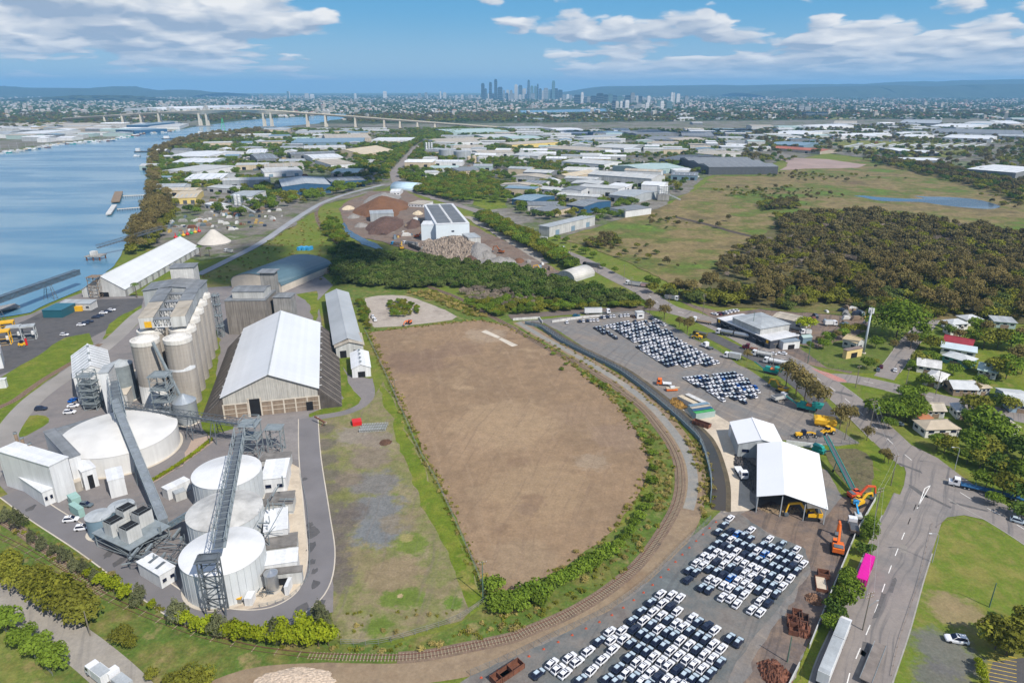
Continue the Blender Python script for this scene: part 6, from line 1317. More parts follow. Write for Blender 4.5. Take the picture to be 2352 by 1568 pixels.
MB().box(0, 0, 0, .12, d, he - .1).build('wall', LGREY, ms); MB().box(0, d - .12, 0, w, d, he - .3).build('wall', LGREY, ms); MB().box(w * .72, d * .3, 0, w * .73, d, he).build('wall', LGREY, ms)
for x in (.1, w * .36, w * .7, w - .1): MB().bar((x, .1, 0), (x, .1, he + (1.6 if .2 < x / w < .5 else .2)), .3).build('column', LGREY, ms)
MB().bar((0, 0, he), (xr, 0, hr - .1), .2, .4).build('rafter', STEELD, ms); MB().bar((xr, 0, hr - .1), (w, 0, he - .4), .2, .4).build('rafter', STEELD, ms)
building('white_workshop', 'smaller white roofed workshop behind the machinery shed', 'shed', (1697, 1018), (1800, 1024), (1795, 976), 5.6, 'gy', LGREY, CLEANW, 2.2, .4, wins=3)
building('workshop_annex', 'small white annex on the drain side of the workshop', 'shed', (1684, 990), (1700, 990), (1702, 976), 4.2, 'flat', WHITE, WHITE, 0, .1, wins=1)
building('gate_hut', 'small white gate hut at the top of the car yard', 'hut', (1464, 719), (1480, 718), (1482, 713), 3.6, 'flat', WHITE, OFFW, 0, .2, wins=1)
TAVD = pm('tavern_dark_wall', (.05, .055, .07), .7, .15, .3)
tv = building('tavern', 'long dark fronted tavern with white parapet roof on the main road', 'building', (1647, 731), (1770, 783), (1810, 762), 4.6, 'flat', TAVD, pm('tavern_roof', (.56, .56, .57), .7, .2, .15), 0, .15, wins=9, doors=3, dh=2.6)
for x in (.03, .93):
    MB().box(float(tv['w']) * x, -.16, 2.8, float(tv['w']) * x + 1.6, -.1, 4.5).build('sign_panel', YELLOW, tv)
building('tavern_upper', 'white two storey block with grey hipped roof rising from the tavern', 'building', (1683, 728), (1747, 755), (1800, 738), 8.2, 'hip', OFFW, LGREY, 2.2, .6, wins=5, sidew=4)
building('tavern_wing', 'white two storey rear wing of the tavern with verandah windows', 'building', (1748, 752), (1786, 745), (1765, 728), 7.4, 'hip', OFFW, LGREY, 1.8, .6, wins=4)
building('tan_store', 'flat tan roofed store behind the tavern', 'building', (1775, 727), (1846, 742), (1850, 728), 4.4, 'gx', OFFW, TAN, .8, .3, wins=3)
building('white_kiosk', 'small white flat roofed kiosk beside the main road', 'building', (1800, 787), (1838, 783), (1832, 777), 4.0, 'flat', WHITE, pm('kiosk_roof', (.20, .24, .28), .6, .1), 0, .2, doors=1)
building('blue_shelter', 'small blue grey shelter behind the white kiosk', 'shed', (1845, 776), (1866, 774), (1858, 769), 3.4, 'gx', BGREY, GGREY, .8, .2)
building('substation', 'cream walled brick substation box at the foot of the phone mast', 'building', (1946, 806), (1982, 799), (1976, 795), 4.4, 'flat', pm('cream_brick', (.66, .50, .22), .8, .12, .6), pm('brown_flat_roof', (.20, .15, .13), .8, .2), 0, .25, doors=1)
building('tan_roofed_hall', 'white gabled hall with tan roof behind the substation', 'building', (1968, 788), (1987, 783), (1962, 771), 4.6, 'gy', OFFW, pm('tan_tile', (.52, .40, .24), .8, .15), 1.8, .4, wins=1, sidew=2)
mast = empty('phone_mast', (*G(1983, 811).to_2d(), 0), 0, 'tall silver phone mast with antenna cluster', 'mast'); mh = HT(G(1983, 811), 718)
MB().tube((0, 0, 0), (0, 0, mh), .6, .4, 16).build('pole', pm('mast_grey', (.42, .46, .50), .4, .08), mast, smooth=True); MB().lathe([(1.2, 0), (1.2, .4), (.8, .5)], 16).build('footing', CONCP, mast)
for k in range(9):
    a = 2 * pi * k / 9; MB().bar((1.1 * cos(a), 1.1 * sin(a), mh - .2), (1.1 * cos(a), 1.1 * sin(a), mh + 2.3), .4, .25).build('antenna', WHITE, mast); MB().bar((0, 0, mh + .6), (1.1 * cos(a), 1.1 * sin(a), mh + .6), .1).build('arm', STEEL, mast)
MB().tube((0, 0, mh), (0, 0, mh + 3.2), .08, n=6).build('whip', STEEL, mast)
# houses
HW = pm('house_weatherboard', (.64, .62, .58), .7, .1, .4); HR = pm('house_iron_roof', (.50, .51, .51), .5, .15, .3, streak=.1); HRT = pm('tan_iron_roof', (.42, .35, .26), .6, .15, .3); HG = pm('green_weatherboard', (.10, .26, .24), .7, .12, .4)
hs = [((2188, 745), (2225, 743), (2222, 732), 'hip', HW, HR, 'pale hip roofed house at the end of the back street'), ((2185, 757), (2212, 757), (2212, 748), 'hip', HW, HR, 'small pale hip roofed house below the end house'), ((2222, 735), (2258, 733), (2255, 722), 'hip', HW, HR, 'pale hip roofed house against the dark wood'),
      ((2168, 782), (2232, 794), (2230, 782), 'gx', HW, REDR, 'long house with dark red iron roof'), ((2163, 797), (2242, 810), (2244, 800), 'mono', HW, pm('pale_blue_roof', (.48, .55, .58), .5, .1), 'long pale weatherboard house in front of the red roof'),
      ((2166, 815), (2226, 832), (2232, 820), 'hip', HG, HR, 'green walled house with white iron roof'), ((2108, 838), (2160, 846), (2164, 832), 'gx', HW, WHITE2, 'white roofed house among palms at the back street'), ((2122, 866), (2160, 876), (2164, 856), 'hip', HW, WHITE2, 'white house with three solar panels near the corner'),
      ((2192, 892), (2246, 894), (2244, 876), 'gx', pm('brown_wall', (.26, .19, .13), .8, .2), HR, 'brown fronted house with white double gable'), ((2247, 892), (2276, 890), (2270, 874), 'mono', OFFW, CREAM, 'cream flat roofed carport beside the brown house'),
      ((2132, 942), (2172, 942), (2172, 928), 'gx', OFFW, TAN, 'tan roofed back shed below the side street'), ((2116, 963), (2140, 960), (2144, 950), 'mono', OFFW, pm('orange_tile', (.42, .17, .08), .8, .2), 'little shed with orange roof'), ((2128, 986), (2205, 984), (2215, 962), 'hip', HW, HRT, 'large tan hip roofed house with white verandah'),
      ((2200, 944), (2226, 946), (2226, 930), 'hip', HW, LGREY, 'small grey roofed house beside the tan one'), ((2296, 980), (2342, 980), (2340, 960), 'hip', HW, TAN, 'tan roofed house half hidden at the right'), ((2322, 928), (2380, 934), (2380, 900), 'gx', pm('blue_weatherboard', (.30, .40, .48), .7, .1), HR, 'pale blue house cut by the right picture edge'), ((2285, 738), (2335, 742), (2340, 732), 'mono', GGREY, LGREY, 'long low grey roofed house in the wood'), ((2248, 848), (2290, 856), (2296, 842), 'gx', OFFW, GGREY, 'grey green garage behind the back lawn')]
for a, b_, c_, st, wl, rf, lb in hs:
    h = building('house' if 'shed' not in lb and 'carport' not in lb and 'garage' not in lb else 'outbuilding', lb, 'house' if 'house' in lb else 'shed', a, b_, c_, 3.6, st, wl, rf, 1.9 if st != 'mono' else .5, .6, wins=3, sidew=2, doors=1, dh=2.1, dmat=TIMBER, plinth=None)
    if 'solar' in lb:
        ww = float(h['w'])
        for k in range(3): MB().add([(ww * (.15 + .25 * k), .5, 3.95), (ww * (.33 + .25 * k), .5, 3.95), (ww * (.33 + .25 * k), 2.4, 4.75), (ww * (.15 + .25 * k), 2.4, 4.75)], [(0, 1, 2, 3)]).build('solar_panel', SOLAR, h)
# scrapyard hall
rh = building('recycling_hall', 'white recycling hall with dark solar roof in the scrapyard', 'building', (1001, 516), (1078, 513), (1014, 469), 15.5, 'flat', pm('hall_cladding', (.60, .66, .70), .5, .06, .08), WHITE, 0, .2, doors=1, wins=1)
w_, d_ = float(rh['w']), float(rh['d'])
for i in range(2):
    for j in range(6): MB().box(w_ * (.06 + .46 * i), d_ * (.04 + .155 * j), 15.9, w_ * (.46 + .46 * i), d_ * (.185 + .155 * j), 16.0).build('roof_panel', pm('hall_roof_panel', (.13, .135, .14), .5, .2, .1), rh)
for j in range(16): MB().lathe([(.8, 15.8), (.8, 16.5), (1.1, 16.7), (0, 17.3)], 8, (w_ * .49, d_ * (.05 + .058 * j))).build('roof_vent', WHITE, rh)
building('hall_wing', 'white side block on the left of the recycling hall', 'building', (967, 517), (1000, 517), (1004, 508), 14, 'flat', MATS['hall_cladding'], WHITE, 0, .2)
building('hall_porch', 'pale flat roofed porch at the right foot of the recycling hall', 'building', (1076, 547), (1104, 545), (1104, 534), 8, 'flat', OFFW, LGREY, 0, .3)
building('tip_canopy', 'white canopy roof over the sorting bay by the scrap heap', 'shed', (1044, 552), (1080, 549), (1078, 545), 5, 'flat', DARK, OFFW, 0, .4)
building('conveyor_shed', 'pale elevated shed over the dark heap', 'shed', (850, 492), (904, 490), (904, 482), 8, 'flat', LGREY, LGREY, 0, .2)
building('weighbridge_office', 'low white demountable office behind the recycling hall', 'building', (937, 468), (972, 470), (970, 461), 3.6, 'flat', WHITE, TAN, 0, .3, wins=5)
for k in range(3):
    a, e = G(938 + k * 10, 567 + k * 4.2), G(947 + k * 10, 571 + k * 4.2); r = empty('block_bay', (0, 0, 0), 0, f'dark concrete block bay wall by the loading trucks, {ordn(k + 1)} from the left', 'wall', 'block bay walls'); MB().bar((a.x, a.y, 1.9), (e.x, e.y, 1.9), .6, 3.8).build('panel', CONCD, r); MB().bar((e.x, e.y, 1.9), (e.x + 1, e.y + 5, 1.9), .6, 3.8).build('panel', CONC2, r)
truck('blue cabbed tip truck waiting by the puddle', 905, 563, 160, LBLUE, TIMBER, ((-6, -.1, 1, 2.6),), style='tip', xw=[-4, -5]); truck('grey truck and trailer being loaded by the yellow excavator', 932, 562, 150, CARW, MGREY, ((-12, -.2, 1, 3),), style='tip', xw=[-8, -10])
building('arched_shelter', 'pale barrel vaulted shelter at the corner of the scrapyard', 'shed', (1280, 634), (1320, 643), (1302, 615), 1.6, 'arch', OFFW, pm('shelter_fabric', (.52, .50, .46), .8, .15), 5.0, .2)
building('quonset_store', 'pale blue barrel roofed store beyond the scrapyard trees', 'shed', (949, 437), (975, 431), (958, 420), 1.5, 'arch', WHITE, pm('pale_blue_vault', (.40, .52, .60), .5, .1), 7.5, .2)
# ------------------------------------------------------------------ poles, lamps, fences
def pole(label, u, v, vt, arms=1, mat=None, lamp=False, lean=0.0, rz=0.0, name='power_pole'):
    p = G(u, v); h = min(max(HT(p, vt), 7.5), 17); r = empty(name, (p.x, p.y, 0), rz, label, 'pole')
    MB().tube((0, 0, 0), (lean * h, 0, h), .17, .11, 8).build('shaft', mat or POLE, r)
    for k in range(arms):
        z = h - .4 - k * 1.1
        ca = MB().box(-1.25 + lean * z, -.07, z, 1.25 + lean * z, .07, z + .14).build('crossarm', TIMBER, r)
        for x in (-1.1, -.5, .5, 1.1): MB().tube((x + lean * z, 0, z + .14), (x + lean * z, 0, z + .34), .06, n=6).build('insulator', WHITE, ca)
    if lamp:
        MB().bar((0, 0, h * .62), (2.6, .0, h * .72), .09).build('bracket', STEEL, r); MB().bar((2.5, 0, h * .72), (3.2, 0, h * .72), .22, .12).build('lamp', LGREY, r)
    return r, p, h
PL = [(1981, 1447, 1360, 2, 1, 'leaning verge power pole beside the long white semi trailer'), (1894 + 115, 1191, 1120, 2, 0, 'verge power pole above the white tip truck'), (2046, 1115, 1045, 1, 0, 'verge power pole at the road bend'), (1998, 983, 920, 2, 0, 'timber power pole with lamp arm by the upper verge'), (1995, 984 - 30, 920, 1, 0, 'thin pole beside the pavement under the trees') , (1965, 890, 840, 1, 0, 'power pole on the junction traffic island'), (1774, 846, 788, 1, 0, 'dark timber pole between tankers and road'), (1855, 834, 780, 0, 0, 'green steel pole beside the lawn fence'), (1726, 774, 716, 0, 0, 'green steel pole in front of the tavern'), (1614, 724, 675, 2, 0, 'power pole beside the casuarinas at the crossing'), (1536, 707, 678, 2, 0, 'power pole left of the grey tip truck'), (1450, 661, 640, 2, 0, 'power pole beside the pale pink trailer'), (1433, 642, 608, 1, 0, 'power pole in the marsh verge'), (1373, 625, 610, 1, 0, 'power pole behind the dark semi trailer'), (1310, 586, 553, 1, 0, 'far power pole by the concrete tanker'), (1109, 1373, 1289, 1, 0, 'green pole with crossarm at the near corner of the bare lot'), (908, 913, 872, 1, 0, 'small timber pole at the left side of the bare lot'), (2272, 1394, 1338, 0, 0, 'plain green pole in the grass park'), (2191, 1026, 985, 1, 0, 'timber pole behind the dark garden trees'), (2076, 905, 845, 1, 0, 'power pole at the side street crossing'), (2149, 905, 850, 0, 0, 'slim pole before the brown fronted house'), (1940, 1010, 975, 0, 0, 'white light pole inside the yard corner'), (1808, 1520, 1480, 0, 0, 'short green pole in the yard bottom corner'), (208, 1460, 1440, 0, 0, 'thin pole among the lower left shrubs')]
for k, (u, v, vt, ar, lp, lb) in enumerate(PL): pole(lb, u, v, vt, ar, GREENP if 'green' in lb else POLE, 'lamp' in lb or lp, 0, radians(20))
def lamp_post(label, u, v, vt, rz):
    p = G(u, v); h = min(HT(p, vt), 12); r = empty('street_lamp', (p.x, p.y, 0), rz, label, 'street lamp')
    MB().tube((0, 0, 0), (0, 0, h - .8), .11, .08, 8).build('post', LGREY, r); b = MB(); pts = [(0, 0, h - .8), (.25, 0, h - .25), (.9, 0, h), (2.2, 0, h + .05)]
    for i in range(3): b.bar(pts[i], pts[i + 1], .1)
    b.build('arm', LGREY, r); MB().box(2.1, -.14, h, 2.9, .14, h + .12).build('lamp_head', WHITE, r)
lamp_post('curved street lamp on the park side of the main road', 2141, 1291, 1225, pi); lamp_post('curved street lamp at the junction beside the garden trees', 2192, 1080, 1027, pi)
def fence(name, label, uv, h, step, mat, mesh=True, rails=2, k=3, cat='fence', pan=None):
    p = GL(uv, k) if k else [G(*q).to_2d() for q in uv]; r = empty(name, (0, 0, 0), 0, label, cat)
    W_ = walk(p, step); pmh = MB().box(-.04, -.04, 0, .04, .04, h).mesh('post', mat)
    for c, d in W_: put('post', pmh, r, (c.x, c.y, 0))
    b = MB()
    for i in range(len(W_) - 1):
        for z in [h * (j + 1) / rails - .06 for j in range(rails)]: b.bar((*W_[i][0], z), (*W_[i + 1][0], z), .045)
    b.build('wire', mat, r); return r
fence('temporary_fence', 'temporary mesh fence curving along the lower car yard', [(1632, 1194), (1560, 1262), (1490, 1333), (1400, 1400), (1300, 1450), (1180, 1508), (1078, 1552)], 1.8, 2.4, CHAIN, rails=4)
fence('yard_fence', 'dark wire fence along the service road side of the upper yard', [(1480, 716), (1560, 762), (1640, 802), (1720, 842), (1790, 888), (1860, 950), (1930, 1000), (1970, 1022)], 1.8, 3.0, GREENP, rails=3)
fence('yard_fence', 'black fence across the near end of the upper yard', [(1970, 1022), (1900, 1018), (1800, 1008)], 1.8, 3.0, STEELD, rails=3)
fence('lot_fence', 'chain wire fence along the left side of the bare lot', [(838, 760), (885, 860), (925, 950), (965, 1042), (1005, 1112), (1055, 1222), (1090, 1302), (1118, 1376)], 1.8, 3.0, CHAIN, rails=3)
fence('lot_fence', 'chain wire fence closing the foot of the open yard', [(1118, 1380), (1050, 1425), (960, 1455), (870, 1480), (780, 1480)], 1.8, 3.0, CHAIN, rails=3)
fence('bollard_rail', 'low timber rail fence along the park kerb', [(2140, 1205), (2125, 1270), (2108, 1340), (2085, 1410), (2062, 1480), (2045, 1560)], .6, 3.4, TIMBER, rails=1)
fence('bollard_rail', 'low timber rail fence round the park corner', [(2150, 1212), (2180, 1193), (2215, 1192), (2270, 1212), (2330, 1245)], .6, 3.4, TIMBER, rails=1)
fence('side_fence', 'wire fence along the rough lawn by the phone mast', [(1825, 805), (1870, 828), (1930, 850), (1990, 860)], 1.2, 2.5, STEELD, rails=2)
fence('approach_fence', 'wire fence beside the lower left street trees', [(0, 1440), (60, 1490), (130, 1560)], 1.2, 3, CHAIN, rails=2)
fence('ring_road_rail', 'steel handrail round the tank slab edge', [(690, 1090), (706, 1170), (712, 1290), (704, 1332), (660, 1376), (580, 1398)], 1.1, 2.0, STEEL, rails=2)
bw = empty('boundary_wall', (0, 0, 0), 0, 'low white topped boundary wall along the verge', 'wall')
for uvs in ([(2010, 1150), (1966, 1226), (1906, 1370), (1862, 1480)], [(1835, 1530), (1800, 1600)]):
    q = [G(*x).to_2d() for x in uvs]; W_ = walk(q, 3.0)
    for c, d in W_:
        n = Vector((-d.y, d.x)) * .1; e = c + d * 2.97; MB().prism([tuple(c - n), tuple(e - n), tuple(e + n), tuple(c + n)], 0, 1.5).build('panel', OFFW, bw)
rw = empty('retaining_wall', (0, 0, 0), 0, 'white retaining wall behind the machinery sheds', 'wall'); q = [G(1805, 1020).to_2d(), G(1886, 1030).to_2d()]
for c, d in walk(q, 2.5): n = Vector((-d.y, d.x)) * .12; e = c + d * 2.48; MB().prism([tuple(c - n), tuple(e - n), tuple(e + n), tuple(c + n)], 0, 1.8).build('panel', WHITE, rw)
for uvs, lb in (([(1178, 736), (1238, 732), (1244, 740)], 'white concrete culvert wall at the head of the drain'), ([(1268, 741), (1330, 732), (1372, 728)], 'white concrete wall along the top of the upper yard')):
    r = empty('culvert_wall', (0, 0, 0), 0, lb, 'wall'); q = [G(*x).to_2d() for x in uvs]
    for c, d in walk(q, 4.0): n = Vector((-d.y, d.x)) * .15; e = c + d * 3.96; MB().prism([tuple(c - n), tuple(e - n), tuple(e + n), tuple(c + n)], 0, 1.4).build('panel', WHITE2, r)
# orange barrier cones along the temporary fence
cone = MB().box(-.3, -.2, 0, .3, .2, .12).lathe([(.15, .12), (.07, .5), (.02, .55)], 8); cme = cone.mesh('barrier', pm('barrier_red', (.50, .09, .04), .7, .2))
cp = walk(offs(GL([(1632, 1194), (1560, 1262), (1490, 1333), (1400, 1400), (1300, 1450), (1180, 1508), (1078, 1552)], 3), 1.8), 4.2)
for k, (c, d) in enumerate(cp): tag(put('traffic_cone', cme, None, (c.x, c.y, .08)), f'orange barrier foot beside the temporary fence, {ordn(k + 1)} from the drain end', 'cone', 'orange barriers along the temporary fence')
# wires along the main verge
wires = empty('power_line', (0, 0, 0), 0, 'sagging overhead wires along the grass verge', 'wires'); a = [(1981, 1447), (2009, 1191), (2046, 1115), (1998, 983)]; Pw = [G(*q) for q in a]
b = MB()
for i in range(3):
    for s in (-1.1, 1.1):
        pts = []
        for k in range(9):
            t_ = k / 8; p = Pw[i] + (Pw[i + 1] - Pw[i]) * t_; pts.append((p.x + s * .9, p.y + s * .3, 11 - 4 * .45 * t_ * (1 - t_) * 2))
        for k in range(8): b.bar(pts[k], pts[k + 1], .035)
b.build('wire', LGREY, wires)
# ------------------------------------------------------------------ industrial district: sheds read off one by one
WL = {'w': WHITE, 'o': OFFW, 'c': CREAM, 't': TAN, 'l': LGREY, 'm': MGREY, 'd': DGREY, 'b': BGREY, 'g': GGREY, 'u': BLUE, 'y': YELW, 'r': RUST2, 's': SOLAR, 'W': WHITE2}
CN = {'w': 'white', 'o': 'off white', 'c': 'cream', 't': 'tan', 'l': 'light grey', 'm': 'grey', 'd': 'dark grey', 'b': 'blue grey', 'g': 'pale green', 'u': 'dark blue', 'y': 'yellow', 'r': 'rust red', 's': 'dark', 'W': 'white'}
MID = """
648,429 759,424 732,408 11 gy u l 3|by the rail junction
760,418 838,413 834,404 9 gx u m 2|behind the big blue shed
760,379 816,376 802,364 10 flat w t 2|with bare walls facing the roundabout
834,355 905,345 895,333 6 gx c c 8|tent shaped, beside the avenue of trees
668,355 772,351 763,347 8 gx m m 2|low, beyond the white flat roof
718,364 788,361 760,353 7 gx w w 2|with a red marked roof
607,384 697,381 694,373 8 gx w t 1|behind the solar roof
607,397 695,393 695,385 7 mono w o 1|carrying a row of solar panels
634,339 674,340 698,336 8 gx w l 1|near the river road bend
698,341 794,339 792,333 9 gx o o 2|long, before the tent shaped store
668,328 834,326 825,317 9 saw b b 2|saw toothed, widest before the bridge
748,319 853,317 838,307 9 gx t t 3|behind the saw toothed roof
853,322 942,322 953,316 9 flat w w 1|with tall window bays by the avenue
760,397 820,397 800,387 6 gx t g 2|low, with green end roof
977,397 1010,396 1008,391 7 flat w o 1|with blue doors near the roundabout
1055,393 1108,391 1083,383 7 flat c m 1|long low, beside the blue door block
1040,340 1108,340 1100,333 9 gx w t 2|behind the fuel tanks
1100,352 1180,350 1170,344 8 gx o t 2|right behind the small tan tanks
1115,316 1200,314 1190,307 9 gx g o 2|beyond the fuel tanks road
1012,328 1106,325 1090,316 8 gx w t 2|with white end wall near the tall masts
1040,305 1170,302 1160,294 9 saw g g 2|pale and toothed below the bridge ramp
1262,522 1367,497 1348,493 9 flat o l 1|panel walled, facing the marsh
1350,400 1497,411 1536,404 12 gx o o 3|biggest of the inner sheds, with dark flues
1308,407 1372,396 1360,389 9 gx c c 3|next to the biggest inner shed
1290,371 1388,378 1422,371 9 gx w o 2|long, behind the cream shed
1176,356 1236,359 1251,352 9 gx o o 2|end on to the main avenue
1176,333 1288,326 1286,320 9 gx y t 2|longest one with coloured wall
1176,319 1248,317 1226,311 9 gx o g 2|behind the yellow wall
1243,340 1361,347 1383,340 8 gx o t 1|low, in front of the yellow one
1366,338 1450,341 1426,331 9 gx l o 2|double span in the middle distance
1341,317 1424,312 1410,308 8 gx o l 2|under the far belt of trees
1395,307 1440,305 1436,299 8 gx b b 2|in the cloud shadow, near the river end
1462,308 1560,306 1552,299 9 saw m m 2|in the cloud shadow, toothed
1566,312 1640,313 1634,303 9 saw m m 2|in the cloud shadow, with curved vents
1480,320 1552,322 1560,314 8 gx m m 2|at the edge of the cloud shadow
1556,322 1625,320 1620,314 8 gx o t 2|before the cloud shadow sheds
1596,352 1640,356 1650,345 8 gx o t 2|beside the dark stock shed
1514,366 1560,370 1600,355 7 gx d d 4|holding dark stock near the quarry sheds
1629,384 1788,383 1788,361 12 saw s m 3|striped roofed, at the marsh edge
1481,391 1571,384 1545,371 8 gx g g 3|wide, behind the batching plant
1461,385 1500,379 1530,370 8 gx w w 2|beside the wide green grey roof
1551,392 1594,391 1585,384 6 gx w w 1|small, before the marsh edge shed
1541,402 1601,404 1600,396 7 gx b m 1|low, before the marsh edge trees
1398,447 1453,453 1488,438 8 gx l l 2|pale twin roofed, near the batching plant
1301,470 1341,475 1391,460 8 gx u m 2|with dark blue wall near the marsh
1212,472 1286,472 1301,463 6 flat o m 1|wide low, with saw cut parapet
1218,481 1265,487 1298,475 6 flat c m 1|beige, two storeyed block
1222,432 1290,439 1302,433 6 flat w o 1|with a row of open bays
1401,478 1437,485 1490,476 7 flat w m 1|long low, at the marsh corner
1201,420 1246,423 1270,416 7 gx w m 2|beside the white arch tent
1176,457 1220,462 1250,448 7 gx u b 2|with orange sign band at the corner
1764,339 1884,348 1860,340 6 gx t r 2|with patched rusty roof
1764,331 1846,335 1830,326 6 gx b b 2|behind the patched rusty roof
1771,306 1846,309 1836,300 8 gx w w 2|with tall curved gable
1886,309 1924,312 1956,302 9 gy w w 2|with open end, beyond the sleepers yard
1964,312 2014,313 2031,307 8 gx w w 2|stepped, beyond the bus yard
2064,313 2110,315 2120,309 8 gx w w 2|plain, near the timber yard
2141,303 2352,309 2352,300 11 flat w m 1|longest of all, running off the picture
2166,316 2278,320 2280,312 9 gx w w 1|long low, before the longest one
2290,312 2352,314 2352,306 9 gx l l 2|cut by the picture edge
2134,290 2230,293 2230,285 9 gx w w 2|bright, in the far logistics park
2066,282 2160,284 2150,276 10 gx m l 2|grey, furthest in the logistics park
2210,284 2285,286 2275,279 9 gx l o 2|far, behind the bright one
2296,284 2352,285 2352,278 9 gx o w 2|far, at the picture edge
2084,368 2170,369 2165,363 7 gx m w 1|before the dark casuarina belt
2221,388 2334,397 2352,383 11 gx m w 1|largest behind the dark casuarinas
2281,412 2330,420 2340,416 5 mono o l 1|small, in the casuarina clearing
1806,290 1866,293 1860,284 9 arch w w 3|curved, near the rail stadium
1914,284 1968,285 1960,278 8 gx o t 2|far, near the racecourse
2064,347 2102,347 2100,340 7 gx d w 1|black walled in the bus yard, nearer the river
2122,351 2158,351 2156,345 7 gx d w 1|black walled in the bus yard, further from the river
391,358 475,360 470,346 9 gx w w 3|riverside, furthest upstream
395,373 485,373 484,363 8 gx g w 2|riverside, with pale green front
373,392 452,395 455,378 9 flat w o 1|riverside office with tall dark windows
356,408 392,408 392,404 6 gx w b 1|small riverside one with blue roof
424,412 508,411 497,398 8 gx w w 3|riverside, with double curved roof
389,438 449,437 447,431 7 gx c c 1|long, beside the jetty trees
397,456 450,454 447,438 7 gx y c 1|deep yellow, behind the jetties
470,468 500,474 498,464 5 gx w w 1|small, before the jetty road
522,452 577,452 560,438 7 gx w l 1|beside the tall twin cement silos
475,430 535,434 530,426 6 gx o o 1|half hidden in the riverside trees
286,250 372,251 365,241 16 arch w w 6|arena like, beyond the bridge foot
0,289 135,287 130,281 9 gx o t 2|long, behind the shipyard
145,289 240,286 235,281 9 gx o t 2|long, at the end of the shipyard
28,307 100,307 95,299 9 gx w w 2|white slipway shed over the boats
265,298 308,300 312,293 11 flat u b 1|boatyard block beside the marina
290,288 330,288 328,281 14 flat u b 1|tall boatyard hall behind the marina
340,292 412,291 410,284 9 flat w o 1|stepped marina terrace building
110,296 180,297 178,290 8 gx t t 2|low, in the middle of the shipyard
565,352 610,351 606,342 8 gx w w 2|beside the river road
590,366 640,364 630,352 9 gx m m 2|grey, before the river road bend
1176,296 1260,294 1252,289 8 gx o l 2|below the bridge end ramp
1280,300 1345,299 1340,293 8 gx w w 2|bright, before the far creek
"""
order = 0
for ln in MID.strip().split('\n'):
    spec, ph = ln.split('|'); s = spec.split(); a, b_, c_ = [tuple(float(x) for x in q.split(',')) for q in s[:3]]
    h = float(s[3]); st = s[4]; wl, rf = s[5], s[6]; rise = float(s[7])
    if st in ('gx', 'gy'): pass
    dist_ = G(*a).y; nd = 3 if dist_ < 1300 else (2 if dist_ < 2000 else 0)
    if wl == 's' : wm_, rm = DGREY, MGREY
    else: wm_, rm = WL[wl], WL[rf]
    big = 'shed' if h < 9 else 'warehouse'
    r = building('warehouse' if h >= 8 else 'industrial_shed', f'{CN[rf]} roofed {big} {ph}', big, a, b_, c_, h, st, wm_, rm, rise, .4, doors=nd, wins=4 if ('office' in ph or 'block' in ph or 'bays' in ph) else 0, group='sheds of the industrial district', skyl=5 if (st == 'gx' and dist_ < 1500) else 0, solar=8 if 'solar panels' in ph else 0, dmat=random.choice((DARK, BGREY, DGREY)))
    if 'blue doors' in ph:
        pass
# fuel tanks, batching plants, cement silos
for k, (u, v, rp, vt, m, lb) in enumerate([(1027, 364, 19, 343, LGREY, 'large silver fuel tank, nearer the avenue'), (1062, 367, 20, 347, LGREY, 'large silver fuel tank, further from the avenue'), (991, 371, 4.5, 359, DGREY, 'small dark fuel tank at the depot fence'), (1002, 372, 5, 360, RUST, 'small rusty fuel tank beside the dark one'), (1077, 373, 4.5, 360, CREAM, 'slim cream tank, first of the depot row'), (1089, 374, 5.5, 359, CREAM, 'slim cream tank, second of the depot row'), (1103, 377, 8, 361, OFFW, 'stout pale tank at the end of the depot row'), (1564, 270, 6, 262, WHITE, 'far white tank among the creek depots, bigger'), (1556, 272, 4, 266, WHITE, 'far white tank among the creek depots, smaller')]):
    p = G(u, v); t_ = p.y / ray(u, v)[1]; tank('fuel_tank', lb, (p.x, p.y), rp / FPX * t_, HT(p, vt), 1.5, m, m, 28, group='fuel depot tanks')
for lb, us, v, vt, vs in (('white cement silos of the batching plant at the marsh edge', (1514, 1519, 1524, 1529), 452, 426, 460), ('twin cement silos by the river depot', (545, 553), 478, 447, 490), ('white silo cluster of the depot by the avenue', (980, 986, 992), 352, 327, 356)):
    p0 = G(sum(us) / len(us), vs); r = empty('batching_plant', (p0.x, p0.y, 0), 0, lb, 'batching plant'); hs_ = HT(p0, vt)
    for k, u in enumerate(us):
        x = G(u, vs).x - p0.x; MB().lathe([(.6, hs_ * .38), (1.9, hs_ * .46), (1.9, hs_ * .96), (.3, hs_)], 14, (x, 0)).build('silo', WHITE, r, smooth=False)
    w_ = abs(G(us[0], vs).x - G(us[-1], vs).x) / 2 + 3
    MB().box(-w_, -4, 0, w_, 4, hs_ * .4).build('hopper_house', CONC2, r); frame(MB(), -w_, -2, w_, 2, hs_ * .4, hs_ * .95, 3, .25, .15).build('frame', STEEL, r)
    MB().bar((w_, 0, hs_ * .4), (w_ + 14, -3, 1), 2, 1.2).build('conveyor', LGREY, r)
building('arch_tent', 'white arched tent store among the inner sheds', 'tent', (1271, 425), (1298, 424), (1292, 416), 1.5, 'arch', WHITE, WHITE, 6, .2)
building('depot_office', 'small white twin roofed office at the scrapyard gate', 'building', (896, 441), (918, 441), (914, 434), 4.5, 'gx', WHITE, WHITE, 1.5, .3, wins=3)
for k in range(12):
    a = (1935 + k * 26, 337 + (k % 2) * 1.5); o = building('bus_canopy', f'long thin white bus shelter roof, {ordn(k + 1)} from the river in the bus yard', 'canopy', (a[0], a[1]), (a[0] + 4, a[1] + .2), (a[0] + 24, a[1] - 9), 4.5, 'flat', LGREY, WHITE, 0, .6, group='bus yard canopies')
